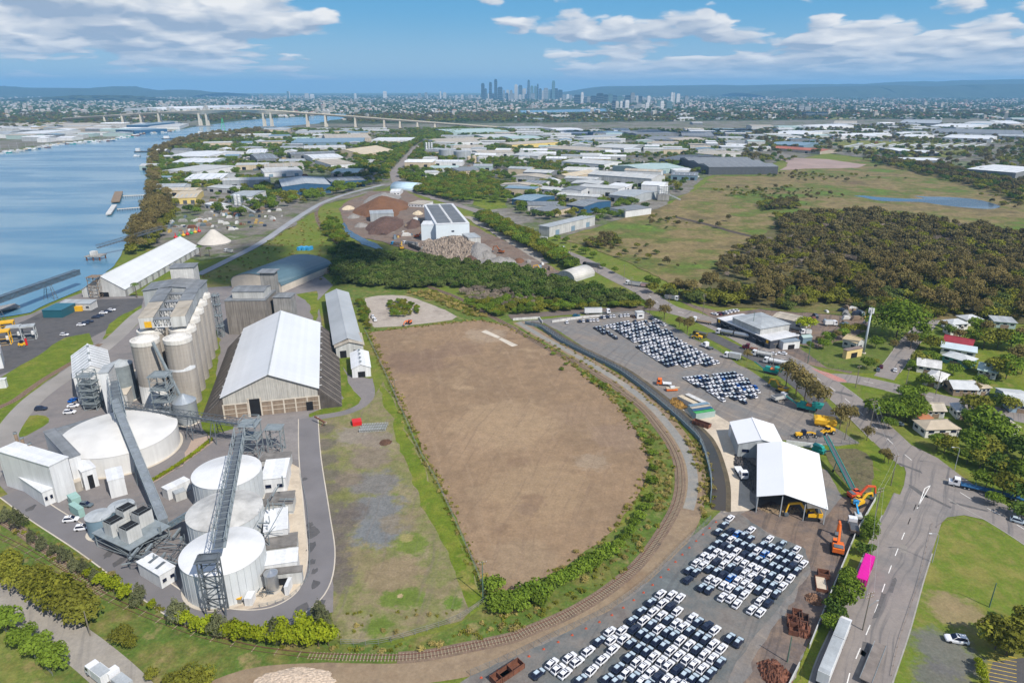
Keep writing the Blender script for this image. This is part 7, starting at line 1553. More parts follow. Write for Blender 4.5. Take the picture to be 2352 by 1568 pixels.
# further sheds between those, set out on the street grid of the district
ZONES = [([(350, 445), (350, 350), (560, 300), (900, 300), (890, 395), (760, 405), (590, 430)], radians(8), 'riverside'), ([(960, 405), (960, 330), (1180, 300), (1180, 380), (1100, 400)], radians(-4), 'depot'), ([(1180, 400), (1180, 302), (1700, 300), (1700, 355), (1500, 365)], radians(-6), 'inner'), ([(1700, 356), (1700, 296), (2352, 276), (2352, 300), (2060, 330), (1900, 345)], radians(4), 'logistics'), ([(1195, 470), (1190, 400), (1480, 405), (1520, 440), (1400, 470), (1300, 490)], radians(-22), 'marsh side'), ([(0, 332), (0, 292), (420, 284), (420, 296), (250, 318), (120, 326)], radians(2), 'shipyard'), ([(1180, 296), (1180, 264), (2352, 250), (2352, 270), (1700, 290)], radians(0), 'far creek')]
EXCL = [[G(u, v).to_2d() for u, v in q] for q in ([(860, 400), (940, 330), (1000, 310), (1000, 345), (940, 400), (900, 430)], [(1050, 470), (1080, 440), (1180, 455), (1180, 485)], [(1890, 352), (1920, 320), (2260, 325), (2250, 352)])]
EXCL = [[(p.x, p.y) for p in q] for q in EXCL]
FC = []
def footc(f): return (sum(p[0] for p in f) / 4, sum(p[1] for p in f) / 4, max(hypot(f[0][0] - f[2][0], f[0][1] - f[2][1]), 4) / 2)
for f in FOOT: FC.append(footc(f))
rg = random.Random(11); auto = []
for zi, (uv, ang, zn) in enumerate(ZONES):
    poly = [G(u, v).to_2d() for u, v in uv]; poly = [(p.x, p.y) for p in poly]; xs = [p[0] for p in poly]; ys = [p[1] for p in poly]; tries = {'riverside': 130, 'depot': 60, 'inner': 260, 'logistics': 170, 'marsh side': 80, 'shipyard': 160, 'far creek': 190}[zn]; cap = {'riverside': 40, 'depot': 18, 'inner': 60, 'logistics': 36, 'marsh side': 16, 'shipyard': 34, 'far creek': 34}[zn]; got = 0
    for _ in range(tries * 8):
        if got >= cap: break
        x = rg.uniform(min(xs), max(xs)); y = rg.uniform(min(ys), max(ys))
        if not inpoly(x, y, poly) or any(inpoly(x, y, e) for e in EXCL): continue
        sc_ = 1 if y < 1800 else 1.35; w = rg.uniform(22, 62) * sc_; d = rg.uniform(18, 40) * sc_; R = hypot(w, d) / 2
        if any((x - a) ** 2 + (y - b2) ** 2 < ((R + c) * .74) ** 2 for a, b2, c in FC): continue
        FC.append((x, y, R)); auto.append((zn, x, y, w, d, ang + rg.choice((0, pi / 2 if w < 40 else 0)) + rg.gauss(0, .05))); got += 1
by = {}
for t_ in auto: by.setdefault(t_[0], []).append(t_)
for zn, L_ in by.items():
    L_.sort(key=lambda t: (round(t[2] / 220), t[1])); row = None; ri = 0; ci = 0
    for (z_, x, y, w, d, an_) in L_:
        k = round(y / 220)
        if k != row: row = k; ri += 1; ci = 0
        ci += 1
        st = rg.choice(('gx', 'gx', 'gx', 'flat', 'gy', 'saw' if w > 45 else 'gx')); rf = rg.choice('wwwoooltlmgbwo'); wl = rg.choice('wwoolcgm'); h = rg.uniform(6.5, 10.5)
        ex = Vector((cos(an_), sin(an_))); A = Vector((x, y)) - ex * w / 2 - Vector((-ex.y, ex.x)) * d / 2
        building_at('warehouse', f'{CN[rf]} roofed shed, {ordn(ci)} along the {ordn(ri)} belt of the {zn} quarter', 'warehouse', A, ex, w, d, h, st, WL[wl], WL[rf], rg.uniform(1.2, 2.6), .4, doors=2 if y < 1500 else 0, group=f'further sheds of the {zn} quarter', skyl=4 if y < 1300 and st == 'gx' else 0)
# ------------------------------------------------------------------ bridge
br = empty('motorway_bridge', (0, 0, 0), 0, 'long pale concrete motorway bridge arching over the river', 'bridge')
BS = [(150, 283, 272), (245, 286, 266), (286, 287, 263.5), (328, 288, 261), (370, 289, 258.5), (470, 290.5, 254), (545, 291, 252.3), (617, 292, 253.6), (708, 291.5, 260), (750, 291.8, 263), (818, 292.5, 268), (884, 293.5, 273.5), (920, 294, 276), (960, 294.6, 279), (1000, 295.2, 282), (1060, 296, 286.5), (1180, 297.5, 295)]
st_ = []
for u, vb, vd in BS:
    p = G(u, vb); z = max(HT(p, vd), 3); st_.append(Vector((p.x, p.y, z)))
sp = smoothline(st_, 5); BC = pm('bridge_concrete', (.62, .56, .46), .85, .15, .02, streak=.1)
b = MB(); rings = []
for i, p in enumerate(sp):
    near = min((p - st_[5]).length, (p - st_[7]).length); dep = 5.0 + max(0, 9 * (1 - near / 110)) 
    rings.append([(p.x, p.y - 11, p.z), (p.x, p.y + 11, p.z), (p.x, p.y + 6, p.z - dep), (p.x, p.y - 6, p.z - dep)])
b.loft(rings).build('deck', BC, br)
for s in (-11, 11): MB().loft([[(p.x, p.y + s - .3, p.z - .2), (p.x, p.y + s + .3, p.z - .2), (p.x, p.y + s + .3, p.z + 2), (p.x, p.y + s - .3, p.z + 2)] for p in sp]).build('parapet', BC, br)
for i, p in enumerate(st_):
    if i in (0, 6, len(st_) - 1): continue
    if i in (5, 7):
        for dx in (-13, 13):
            for dy in (-7, 7): MB().loft([[(p.x + dx - 3.5, p.y + dy - 2.5, 0), (p.x + dx + 3.5, p.y + dy - 2.5, 0), (p.x + dx + 3.5, p.y + dy + 2.5, 0), (p.x + dx - 3.5, p.y + dy + 2.5, 0)], [(p.x + dx - 2.6, p.y + dy - 2, p.z - 10), (p.x + dx + 2.6, p.y + dy - 2, p.z - 10), (p.x + dx + 2.6, p.y + dy + 2, p.z - 10), (p.x + dx - 2.6, p.y + dy + 2, p.z - 10)]]).build('main_pier', BC, br)
        MB().box(p.x - 24, p.y - 12, 0, p.x + 24, p.y + 12, 3).build('pile_cap', CONC2, br)
    else:
        for dy in (-9, 7):
            MB().loft([[(p.x - 4.2, p.y + dy - 1.5, 0), (p.x + 4.2, p.y + dy - 1.5, 0), (p.x + 4.2, p.y + dy + 1.5, 0), (p.x - 4.2, p.y + dy + 1.5, 0)], [(p.x - 2.4, p.y + dy - 1.2, p.z - 2.6), (p.x + 2.4, p.y + dy - 1.2, p.z - 2.6), (p.x + 2.4, p.y + dy + 1.2, p.z - 2.6), (p.x - 2.4, p.y + dy + 1.2, p.z - 2.6)]]).build('pier', BC, br)
# ------------------------------------------------------------------ city towers
TG = [pm('tower_blue_glass', (.055, .10, .14), .25, .25, .02, spec=.6), pm('tower_dark_glass', (.03, .055, .075), .25, .25, .02, spec=.6), pm('tower_pale', (.46, .46, .44), .7, .2, .02), pm('tower_grey', (.22, .24, .25), .6, .25, .02), pm('tower_white', (.62, .62, .62), .6, .2, .02), pm('tower_teal', (.10, .19, .21), .35, .2, .02)]
TN = ['blue glass', 'dark glass', 'pale', 'grey', 'white', 'teal glass']
CITY = [(275, 308, 138, 1), (308, 330, 190, 0), (352, 380, 127, 1), (403, 432, 98, 1), (435, 483, 175, 1), (340, 400, 238, 4), (600, 632, 150, 2), (638, 677, 157, 0), (677, 715, 190, 2), (727, 750, 105, 0), (722, 752, 170, 4), (755, 785, 163, 5), (792, 820, 165, 5), (820, 835, 145, 1), (840, 866, 190, 0), (870, 884, 208, 2), (886, 930, 185, 3), (932, 950, 200, 5), (965, 995, 113, 5), (952, 966, 200, 0), (992, 1025, 188, 1), (1028, 1070, 203, 1), (1000, 1045, 228, 4), (150, 175, 250, 3), (200, 222, 252, 3), (250, 262, 258, 2), (490, 505, 205, 3), (520, 548, 204, 2), (555, 580, 206, 3), (512, 540, 235, 0), (565, 598, 240, 3), (640, 670, 250, 2), (700, 722, 246, 0), (760, 800, 235, 3), (840, 880, 240, 3), (890, 920, 238, 4), (1070, 1100, 248, 3), (1110, 1135, 246, 4), (1140, 1165, 252, 3), (75, 100, 252, 2), (20, 42, 256, 2)]
def tower(u0, u1, vt, vb, m, lb, grp, yoff=0):
    p0, p1 = G(u0, vb), G(u1, vb); y = p0.y + yoff; sc_ = y / p0.y; w = (p1.x - p0.x) * sc_; h = HT((0, y), vt); x0 = p0.x * sc_
    r = empty('city_tower', (x0 + w / 2, y, 0), 0, lb, 'tower', grp); d = min(w, 45)
    MB().box(-w / 2, 0, 0, w / 2, d, h * .93).build('shaft', TG[m], r); MB().box(-w * .38, d * .1, h * .93, w * .38, d * .9, h).build('crown', TG[m], r)
    n = max(4, int(h / 22)); b = MB()
    for k in range(1, n): MB().box(-w / 2 - .6, -.6, h * .93 * k / n - 1.2, w / 2 + .6, d * .5, h * .93 * k / n + 1.2).build('floor_band', TG[3 if m in (0, 1, 5) else 2], r)
    return r
for k, (a, b2, t_, m) in enumerate(CITY):
    hh = 'tallest' if t_ < 110 else 'tall' if t_ < 170 else 'mid height' if t_ < 210 else 'low'
    tower(1041 + a / 4.267, 1041 + b2 / 4.267, 159 + t_ / 4.267, 230, m, f'{hh} {TN[m]} tower of the city centre, {ordn(1 + sorted(CITY).index((a, b2, t_, m)))} from the river side', 'city centre towers', (k * 37) % 500)
NEAR = [(1555, 1590, 312, 1), (1588, 1620, 314, 2), (1635, 1656, 312, 4), (1660, 1682, 320, 1), (1684, 1722, 305, 4), (1728, 1770, 362, 0), (1770, 1800, 352, 3), (1795, 1845, 330, 3), (1845, 1880, 345, 2), (1885, 1918, 330, 4), (1995, 2030, 308, 5), (2030, 2062, 312, 4), (2088, 2145, 318, 5), (1965, 1985, 350, 3), (1985, 2030, 365, 2), (235, 330, 400, 1)]
MIDT = [(1350, 1400, 262, 1), (1405, 1470, 236, 1), (1475, 1512, 250, 1), (1518, 1560, 245, 5), (1560, 1604, 258, 0), (1605, 1660, 262, 5), (1685, 1735, 258, 1), (1738, 1775, 232, 3), (1790, 1812, 262, 2), (1815, 1850, 266, 1), (1185, 1245, 252, 1), (1250, 1275, 226, 4), (1282, 1310, 272, 0), (1310, 1340, 268, 3), (2130, 2150, 228, 4), (2152, 2168, 230, 2), (2185, 2200, 240, 4), (2200, 2218, 241, 4), (2270, 2300, 262, 3), (1900, 1930, 262, 4)]
for grp, L_, vb in (('apartment towers by the creek', NEAR, 253), ('inner suburb towers', MIDT, 239)):
    for k, (a, b2, t_, m) in enumerate(sorted(L_)): tower(1041 + a / 4.267, 1041 + b2 / 4.267, 159 + t_ / 4.267, vb, m, f'{TN[m]} block, {ordn(k + 1)} from the river among the {grp}', grp, (k * 53) % 240)
LEFT = [(288, 303, 252, 5), (305, 314, 254, 4), (880, 900, 272, 5), (905, 922, 272, 4), (1170, 1200, 252, 4), (1490, 1512, 268, 3), (1550, 1572, 262, 3), (1690, 1702, 252, 4), (1720, 1748, 262, 2), (1950, 1990, 285, 2), (450, 480, 270, 2), (500, 530, 278, 4), (1560, 1580, 292, 4), (30, 60, 280, 3)]
for k, (a, b2, t_, m) in enumerate(sorted(LEFT)): tower(588 + a / 4, 588 + b2 / 4, 147 + t_ / 4, 228, m, f'lone {TN[m]} block on the far suburb skyline, {ordn(k + 1)} from the bridge foot', 'skyline blocks', k * 31)
for k, (u0, u1, vt, vb, m) in enumerate([(1834, 1846, 241, 258, 3), (1848, 1862, 244, 258, 3), (1850, 1872, 258, 270, 1), (1875, 1901, 258, 270, 1)]): tower(u0, u1, vt, vb, m, f'{TN[m]} apartment block near the racecourse, {ordn(k + 1)} from the creek', 'racecourse blocks')
# ------------------------------------------------------------------ hills
def hills(name, ridge, y0, depth, mat, foot=0, seed=1):
    P = [(ray(u, v)[0] * y0 / ray(u, v)[1], HT((0, y0), v)) for u, v in ridge]
    rs = np.random.default_rng(seed); N = 140; M = 10; b = MB(); xs = np.linspace(P[0][0], P[-1][0], N); zs = np.interp(xs, [p[0] for p in P], [p[1] for p in P])
    wob = np.convolve(rs.normal(0, 1, N + 12), np.ones(7) / 7, 'same')[:N] * 14
    for j in range(M + 1):
        t_ = j / M; prof = sin(min(1, t_ / .5) * pi / 2) if t_ <= .5 else cos((t_ - .5) / .5 * pi / 2)
        nz = np.convolve(rs.normal(0, 1, N + 12), np.ones(6) / 6, 'same')[:N]
        for i in range(N): b.v.append((xs[i] + nz[i] * 60, y0 + depth * (t_ - .5) * 2 + nz[i] * 160 * (1 if 0 < j < M else 0), -6 if j in (0, M) else max(0, (zs[i] + wob[i] * .25) * prof * (1 + .10 * nz[i] * (j != M // 2)))))
    for j in range(M):
        for i in range(N - 1): b.f.append((j * N + i, j * N + i + 1, (j + 1) * N + i + 1, (j + 1) * N + i)); b.m.append(0)
    return tag(b.build(name, mat, smooth=True), kind='structure')
FORH = gm('forested_hill', [(.028, .045, .024), (.045, .06, .03), (.025, .04, .022)], .002, .01, .3, bump=0)
hills('hills', [(1270, 214), (1310, 210), (1350, 203), (1380, 199), (1430, 198), (1500, 197.5), (1600, 196), (1640, 195), (1700, 196.5), (1764, 195), (1851, 194), (1886, 193.5), (1914, 195), (1944, 193), (1981, 193.5), (2026, 190), (2071, 187.5), (2119, 189), (2201, 186), (2264, 184), (2352, 182), (2600, 184), (2900, 192)], 15500, 2600, FORH, seed=2)
hills('hills', [(1700, 214), (1800, 206), (1900, 199), (2000, 197), (2080, 196), (2150, 199), (2230, 194), (2352, 193), (2700, 200)], 12000, 1500, FORH, seed=3)
hills('hills', [(-700, 205), (-200, 201), (0, 198.5), (60, 201), (140, 202.5), (220, 203.5), (245, 200), (277, 198.5), (300, 201), (320, 205), (360, 209), (420, 206.5), (470, 210), (520, 213)], 13000, 1500, FORH, seed=4)
hills('hills', [(20, 228), (100, 223), (170, 219.5), (250, 218.5), (310, 222), (350, 228)], 8200, 420, FORH, seed=5)
# ------------------------------------------------------------------ trees
FOL = {'broad': foliage('leaf_broad', (.050, .085, .012), (.135, .19, .022), (.10, .14, .018)), 'mangrove': foliage('leaf_mangrove', (.045, .065, .018), (.11, .13, .032), (.08, .10, .028)),
       'lime': foliage('leaf_lime', (.085, .125, .008), (.23, .25, .016), (.17, .20, .012)), 'oak': foliage('leaf_sheoak', (.055, .065, .032), (.125, .13, .065), (.10, .105, .05)), 'gum': foliage('leaf_gum', (.075, .065, .022), (.18, .145, .05), (.15, .115, .045)),
       'olive': foliage('leaf_olive', (.075, .085, .012), (.18, .175, .022), (.135, .135, .024)), 'brown': foliage('leaf_brown', (.075, .062, .024), (.15, .118, .048), (.11, .098, .042)), 'grey': foliage('twig_grey', (.13, .105, .08), (.24, .195, .155)), 'dark': foliage('leaf_dark', (.032, .062, .013), (.085, .125, .022), (.06, .09, .018)), 'reed': foliage('reed', (.15, .135, .035), (.29, .23, .08))}
def crown_mesh(name, seed, H, R, lobes, n, size, mat, zc=.62, flatness=.8, up=.25, cone=False, droop=False):
    rs = np.random.default_rng(seed); C = []
    for k in range(lobes):
        a = 2 * pi * (k * .618) + rs.uniform(-.4, .4); rr = R * (.62 * math.sqrt((k + .3) / lobes)); 
        z = H * (zc + rs.uniform(-.13, .16)) + (R * .25 * (1 - rr / R))
        if cone: t = k / max(1, lobes - 1); z = H * (.28 + .66 * t); rr = R * .45 * (1 - t) ; 
        C.append((rr * cos(a), rr * sin(a), z, R * (rs.uniform(.38, .58) if not cone else .62 * (1.08 - t)), ))
    V = []; F = []
    per = [c[3] ** 2 for c in C]; tot = sum(per)
    for (cx, cy, cz, cr), w in zip(C, per):
        m = int(n * w / tot)
        d = rs.normal(size=(m, 3)); d /= np.linalg.norm(d, axis=1)[:, None]; d[:, 2] = np.where(d[:, 2] < -.35, -d[:, 2] * .5, d[:, 2])
        p = d * cr * (rs.uniform(.72, 1.06, (m, 1))) * np.array([1, 1, flatness if not cone else 1.1]) + np.array([cx, cy, cz])
        nrm = d + rs.normal(size=(m, 3)) * .55 + np.array([0, 0, up]); nrm /= np.linalg.norm(nrm, axis=1)[:, None]
        t1 = np.cross(nrm, rs.normal(size=(m, 3))); t1 /= np.linalg.norm(t1, axis=1)[:, None]; t2 = np.cross(nrm, t1)
        s = size * rs.uniform(.55, 1.25, (m, 1)); s2 = s * (rs.uniform(.5, .9, (m, 1)) if not droop else .35)
        for q in range(m):
            o = len(V); V += [tuple(p[q] - t1[q] * s[q] ), tuple(p[q] + t2[q] * s2[q] + nrm[q] * s[q] * .2), tuple(p[q] + t1[q] * s[q]), tuple(p[q] - t2[q] * s2[q])]; F.append((o, o + 1, o + 2, o + 3))
    me = bpy.data.meshes.new(name); me.from_pydata(V, [], F); me.materials.append(mat); me.update(); return me, C
def trunk_mesh(name, H, C, r, base=.0, br=True):
    b = MB(); zt = min(c[2] for c in C); b.tube((0, 0, -.2), (0, 0, zt), r, r * .6, 7)
    if br:
        for c in C[:7]: b.tube((0, 0, zt * random.uniform(.55, .95)), (c[0] * .8, c[1] * .8, c[2]), r * .45, r * .15, 5)
    return b.mesh(name, BARK)
PROTO = {}
def proto(kind, H, R, lobes, n, size, fol, **kw):
    L = []
    for s in range(3):
        cm, C = crown_mesh(f'{kind}_crown', hash(kind) % 97 * 0 + s * 13 + len(PROTO) * 101 + 5, H, R, lobes, n, size, FOL[fol], **kw); L.append((cm, trunk_mesh(f'{kind}_trunk', H, C, max(.12, H * .022))))
    PROTO[kind] = (L, H)
proto('broad', 8, 4.6, 10, 1100, .46, 'broad', zc=.5); proto('fig', 15, 12, 18, 3400, .62, 'broad', zc=.48, flatness=.95); proto('lime', 6, 2.5, 8, 620, .36, 'lime', zc=.46, flatness=1.25); proto('sheoak', 9, 2.9, 9, 900, .44, 'oak', cone=True, droop=True)
proto('gum', 12, 5.0, 9, 1150, .48, 'gum', zc=.66, flatness=1.0); proto('shrub', 2.6, 2.0, 6, 260, .30, 'broad', zc=.38); proto('olive', 7.5, 4.6, 10, 1000, .46, 'olive', zc=.48); proto('umbrella', 6.5, 5.6, 12, 1300, .40, 'lime', zc=.62, flatness=.55)
proto('bush', 4, 3.0, 8, 480, .40, 'broad', zc=.36); proto('mangrove', 6.5, 4.2, 8, 520, .60, 'mangrove', zc=.42); proto('forest_olive', 7.5, 4.4, 8, 480, .66, 'olive', zc=.44); proto('forest_brown', 9, 4.0, 7, 480, .60, 'brown', zc=.5, flatness=1.2); proto('grey', 5, 3.2, 7, 420, .42, 'grey', zc=.45, droop=True); proto('dark', 7, 4.2, 8, 520, .56, 'dark', zc=.44); proto('reed', 1.8, 1.5, 5, 130, .38, 'reed', zc=.3, droop=True)
proto('weed', 1.0, 1.3, 4, 70, .30, 'olive', zc=.25)
def tree(kind, x, y, h, label, group=None, name='tree', cat='tree'):
    L, H = PROTO[kind]; cm, tm = random.choice(L); s = h / H
    r = empty(name, (x, y, 0), random.uniform(0, 6.28), label, cat, group); r.scale = (s * random.uniform(.9, 1.12), s * random.uniform(.9, 1.12), s)
    put('trunk', tm, r); put('crown', cm, r); return r
def trow2(kind, uv, h, *a, **k):
    for kk, q in enumerate(uv):
        p = G(q[0], q[1]); hh = (q[2] if len(q) > 2 else h) * random.uniform(.88, 1.12) * (1.1 if a[2] and ('house quarter' in a[2] or 'junction' in a[2] or 'garden' in a[2]) else 1)
        tree(kind if isinstance(kind, str) else kind[kk % len(kind)], p.x, p.y, hh, f'{a[0]}, {ordn(kk + 1)} {a[1]}', a[2], k.get('name', 'tree'), k.get('cat', 'tree'))
trow2('sheoak', [(45, 1215, 8), (75, 1245, 5), (100, 1262, 6), (125, 1275, 5.5), (150, 1292, 7), (172, 1310, 6), (196, 1322, 6.5), (222, 1338, 5), (325, 1388, 8), (410, 1432, 9.5), (505, 1462, 9), (635, 1475, 8.5), (742, 1452, 9.5), (735, 1425, 7), (20, 1200, 6)], 7, 'wispy grey green she oak beside the plant ring road', 'from the river end', 'she oaks along the ring road')
trow2('lime', [(210, 1330, 4.5), (235, 1345, 5), (262, 1360, 5.5), (290, 1375, 5), (350, 1398, 3.4), (425, 1440, 5), (450, 1446, 4.6), (475, 1452, 5), (490, 1456, 4.4), (532, 1466, 5.4), (556, 1470, 6), (585, 1474, 5.2), (612, 1478, 6), (650, 1482, 6.5), (678, 1482, 6.2), (705, 1484, 6.8), (732, 1484, 7), (755, 1482, 6), (700, 1462, 7), (765, 1470, 4), (640, 1462, 6), (550, 1462, 4.5)], 5, 'bright yellow green shrub tree in the plant hedge', 'from the river end', 'bright hedge trees along the ring road')
trow2('olive', [(15, 1330, 7), (45, 1345, 7.5), (75, 1362, 8), (105, 1378, 8), (130, 1392, 8.5), (155, 1406, 8), (178, 1420, 8), (200, 1432, 7.5), (30, 1310, 6.5), (90, 1345, 7), (140, 1375, 7), (185, 1402, 6.5)], 7.5, 'olive green bushy tree between the track and the approach road', 'from the picture edge', 'olive trees beside the approach road')
trow2('broad', [(20, 1448, 6.5), (58, 1485, 6.2), (92, 1508, 5.8), (135, 1535, 6.4)], 6, 'round street tree below the approach road', 'from the picture edge', 'round street trees at the approach road')
trow2('olive', [(285, 1478, 4.5), (300, 1486, 3.5), (440, 1590, 6), (470, 1580, 5), (405, 1585, 4.5), (350, 1560, 3)], 4, 'low olive shrub in the lower corner scrub', 'from the approach road', 'corner scrub shrubs', name='shrub', cat='shrub')
lot_h = [(1140, 1382), (1160, 1390), (1185, 1385), (1205, 1375), (1232, 1368), (1255, 1358), (1280, 1345), (1300, 1335), (1322, 1322), (1345, 1308), (1365, 1298), (1385, 1285), (1402, 1270), (1420, 1255), (1432, 1240), (1448, 1225), (1458, 1205), (1470, 1190), (1482, 1170), (1490, 1150), (1497, 1110), (1500, 1080), (1500, 1045), (1492, 1020), (1152, 1408), (1195, 1400), (1240, 1385)]
trow2('bush', [(u, v, 4.4 if v > 1262 else 2.9) for u, v in lot_h], 4.4, 'dark green bush hugging the curved edge of the bare lot', 'from its lower tip', 'bushes round the bare lot', name='bush', cat='bush')
trow2('bush', [(1385, 890, 2.6), (1440, 945, 2.4), (1362, 880, 2), (1340, 862, 1.8), (1270, 815, 2), (1300, 838, 1.8), (1290, 850, 1.6), (1475, 1005, 2.6), (1255, 800, 1.5)], 2, 'small bush between the track and the bare lot', 'from the culvert', 'small trackside bushes', name='bush', cat='bush')
trow2('bush', [(1136, 1352, 4.0)], 4, 'rounded green bush inside the lower tip of the bare lot', 'and only one', None, name='bush', cat='bush')
trow2(('broad', 'broad', 'dark'), [(2000, 1215, 4.5), (1996, 1240, 5), (1985, 1275, 4.6), (1952, 1370, 6), (1930, 1400, 6.5), (1915, 1418, 5.5), (1906, 1448, 5), (1945, 1342, 5)], 5, 'rounded verge tree beside the boundary wall', 'from the junction', 'verge trees')
trow2('gum', [(1805, 886, 11), (1828, 905, 11.5), (1847, 922, 11), (1875, 945, 13), (1928, 985, 11), (1950, 978, 8)], 11, 'tall bronze leaved street gum', 'from the tankers', 'street gums beside the service road')
trow2('gum', [(1492, 722, 9), (1525, 735, 9), (1578, 766, 9.5), (1560, 752, 6), (1715, 828, 5), (1990, 1012, 6), (2030, 1062, 5), (2040, 1065, 4)], 8, 'bronze leaved gum at the car yard edge', 'from the gate hut', 'gums at the yard edge')
p = G(2058, 775); tree('fig', p.x, p.y, 19, 'huge dark green spreading fig beside the phone mast'); p = G(1848, 762); tree('umbrella', p.x, p.y, 7.5, 'bright green umbrella shaped tree behind the tavern')
trow2('broad', [(2010, 962, 8), (2035, 952, 7), (2055, 970, 8.5), (2080, 968, 8), (2095, 952, 8), (2080, 922, 7), (2105, 918, 6.5), (2110, 962, 7), (1998, 945, 6), (2040, 985, 5)], 7.5, 'dense dark green tree in the corner garden', 'from the main road', 'corner garden trees')
trow2(('broad', 'olive', 'dark'), [(2150, 1032, 7), (2168, 1040, 6), (2238, 985, 10), (2250, 1000, 10), (2232, 960, 9), (2268, 1010, 11), (2290, 1025, 10), (2270, 1050, 8), (2310, 1045, 8), (2230, 1040, 8), (2250, 1075, 7), (2285, 1085, 7), (2262, 1125, 7), (2300, 1140, 7), (2330, 1150, 7.5), (2340, 1110, 8), (2310, 1095, 6), (2345, 1060, 9), (2220, 1065, 5), (2200, 1050, 4), (2345, 1190, 6), (2280, 1160, 5)], 7, 'garden tree behind the junction houses', 'from the main road', 'trees behind the junction')
trow2(('broad', 'olive', 'broad', 'gum'), [(2095, 850, 5), (2110, 842, 7), (2130, 838, 7), (2090, 802, 8), (2110, 796, 8), (2135, 806, 7), (2118, 776, 8), (2200, 790, 8), (2235, 795, 8), (2258, 800, 9), (2245, 770, 9), (2262, 775, 8), (2120, 890, 6), (2150, 888, 4), (2188, 862, 5), (2240, 905, 5), (2250, 895, 6), (2290, 868, 10), (2310, 870, 11), (2330, 845, 9), (2345, 860, 8), (2290, 800, 10), (2320, 805, 9), (2340, 800, 9), (2300, 938, 6), (2320, 945, 6), (2180, 770, 6), (2164, 758, 5), (2270, 940, 4), (2082, 902, 4), (2222, 850, 5), (2110, 928, 4), (1990, 847, 5.5), (2012, 836, 3), (1900, 790, 6), (1920, 785, 6), (1935, 780, 6.5), (1945, 770, 6), (1890, 802, 5), (1880, 795, 5), (1860, 800, 4), (1975, 765, 5), (2010, 800, 6), (2050, 806, 5)], 6, 'garden tree of the small house quarter', 'counted from the back street', 'trees of the house quarter')
trow2('olive', [(2285, 1490, 9), (2330, 1490, 9), (2345, 1450, 7), (2310, 1505, 8)], 9, 'broad olive tree shading the park edge', 'from the road', 'park edge trees')
trow2('lime', [(2248, 1540, 3), (2252, 1560, 3), (2258, 1580, 3), (2245, 1525, 2.6)], 3, 'clipped yellow green hedge shrub by the car park', 'from the park', 'car park hedge', name='shrub', cat='shrub')
trow2('broad', [(1265, 590, 5), (1310, 605, 5), (1345, 585, 6), (1362, 594, 6), (1385, 618, 5), (1412, 628, 5), (1300, 560, 6), (1280, 553, 6), (1320, 575, 5), (1335, 580, 5), (1490, 655, 7), (1505, 662, 7), (1525, 672, 6)], 5, 'roadside shrub tree along the main road marsh side', 'from the pale panel shed', 'roadside shrubs on the marsh side')
palmfr = MB()
for k in range(11):
    a = 2 * pi * k / 11; pts = [(0, 0, 0), (1.1 * cos(a), 1.1 * sin(a), .55), (2.1 * cos(a), 2.1 * sin(a), .2), (2.7 * cos(a), 2.7 * sin(a), -.7)]; s = Vector((-sin(a), cos(a), 0)) * .32
    for i in range(3): palmfr.add([Vector(pts[i]) - s, Vector(pts[i]) + s, Vector(pts[i + 1]) + s * (1 - .25 * i), Vector(pts[i + 1]) - s * (1 - .25 * i)], [(0, 1, 2, 3)])
pfm = palmfr.mesh('fronds', FOL['dark'], fix=False)
for (u, v, h, lb) in ((315, 684, 9, 'dark date palm beside the wharf shed'), (461, 592, 9, 'date palm at the far end of the wharf shed'), (482, 590, 7, 'smaller palm beside the wharf road'), (2115, 838, 6, 'garden palm before the white roofed house'), (2130, 838, 5.5, 'second garden palm before the white roofed house')):
    p = G(u, v); r = empty('palm_tree', (p.x, p.y, 0), 0, lb, 'palm'); MB().tube((0, 0, 0), (0, 0, h), .3, .2, 8).build('trunk', BARK, r); o = put('crown', pfm, r, (0, 0, h)); o2 = put('crown', pfm, r, (0, 0, h + .25), .3)
hm = GL([(342, 1110), (380, 1088), (420, 1062), (450, 1040), (485, 1012)], 4)
hb = empty('clipped_hedge', (0, 0, 0), 0, 'long clipped green hedge bending behind the white store', 'hedge')
for k, (c, d) in enumerate(walk(hm, 1.2)):
    cm, tm = random.choice(PROTO['lime'][0]); o = put('bush', cm, hb, (c.x, c.y, -.3)); o.scale = (.42, .42, .30)

flat('forest_floor', [(1640, 630), (1690, 580), (1780, 522), (1850, 503), (1990, 495), (2110, 512), (2352, 547), (2900, 590), (2900, 780), (2352, 745), (2200, 727), (2080, 732), (1990, 716), (1900, 696), (1800, 712), (1640, 705), (1500, 674), (1600, 670)], gm('forest_floor', [(.085, .08, .03), (.11, .095, .04), (.07, .075, .022)], .02, .4, .3), .33)
flat('forest_floor', [(765, 640), (765, 590), (795, 566), (850, 590), (985, 604), (1200, 628), (1340, 665), (1455, 692), (1330, 702), (1120, 664), (1000, 655), (860, 655)], MATS['forest_floor'], .05)
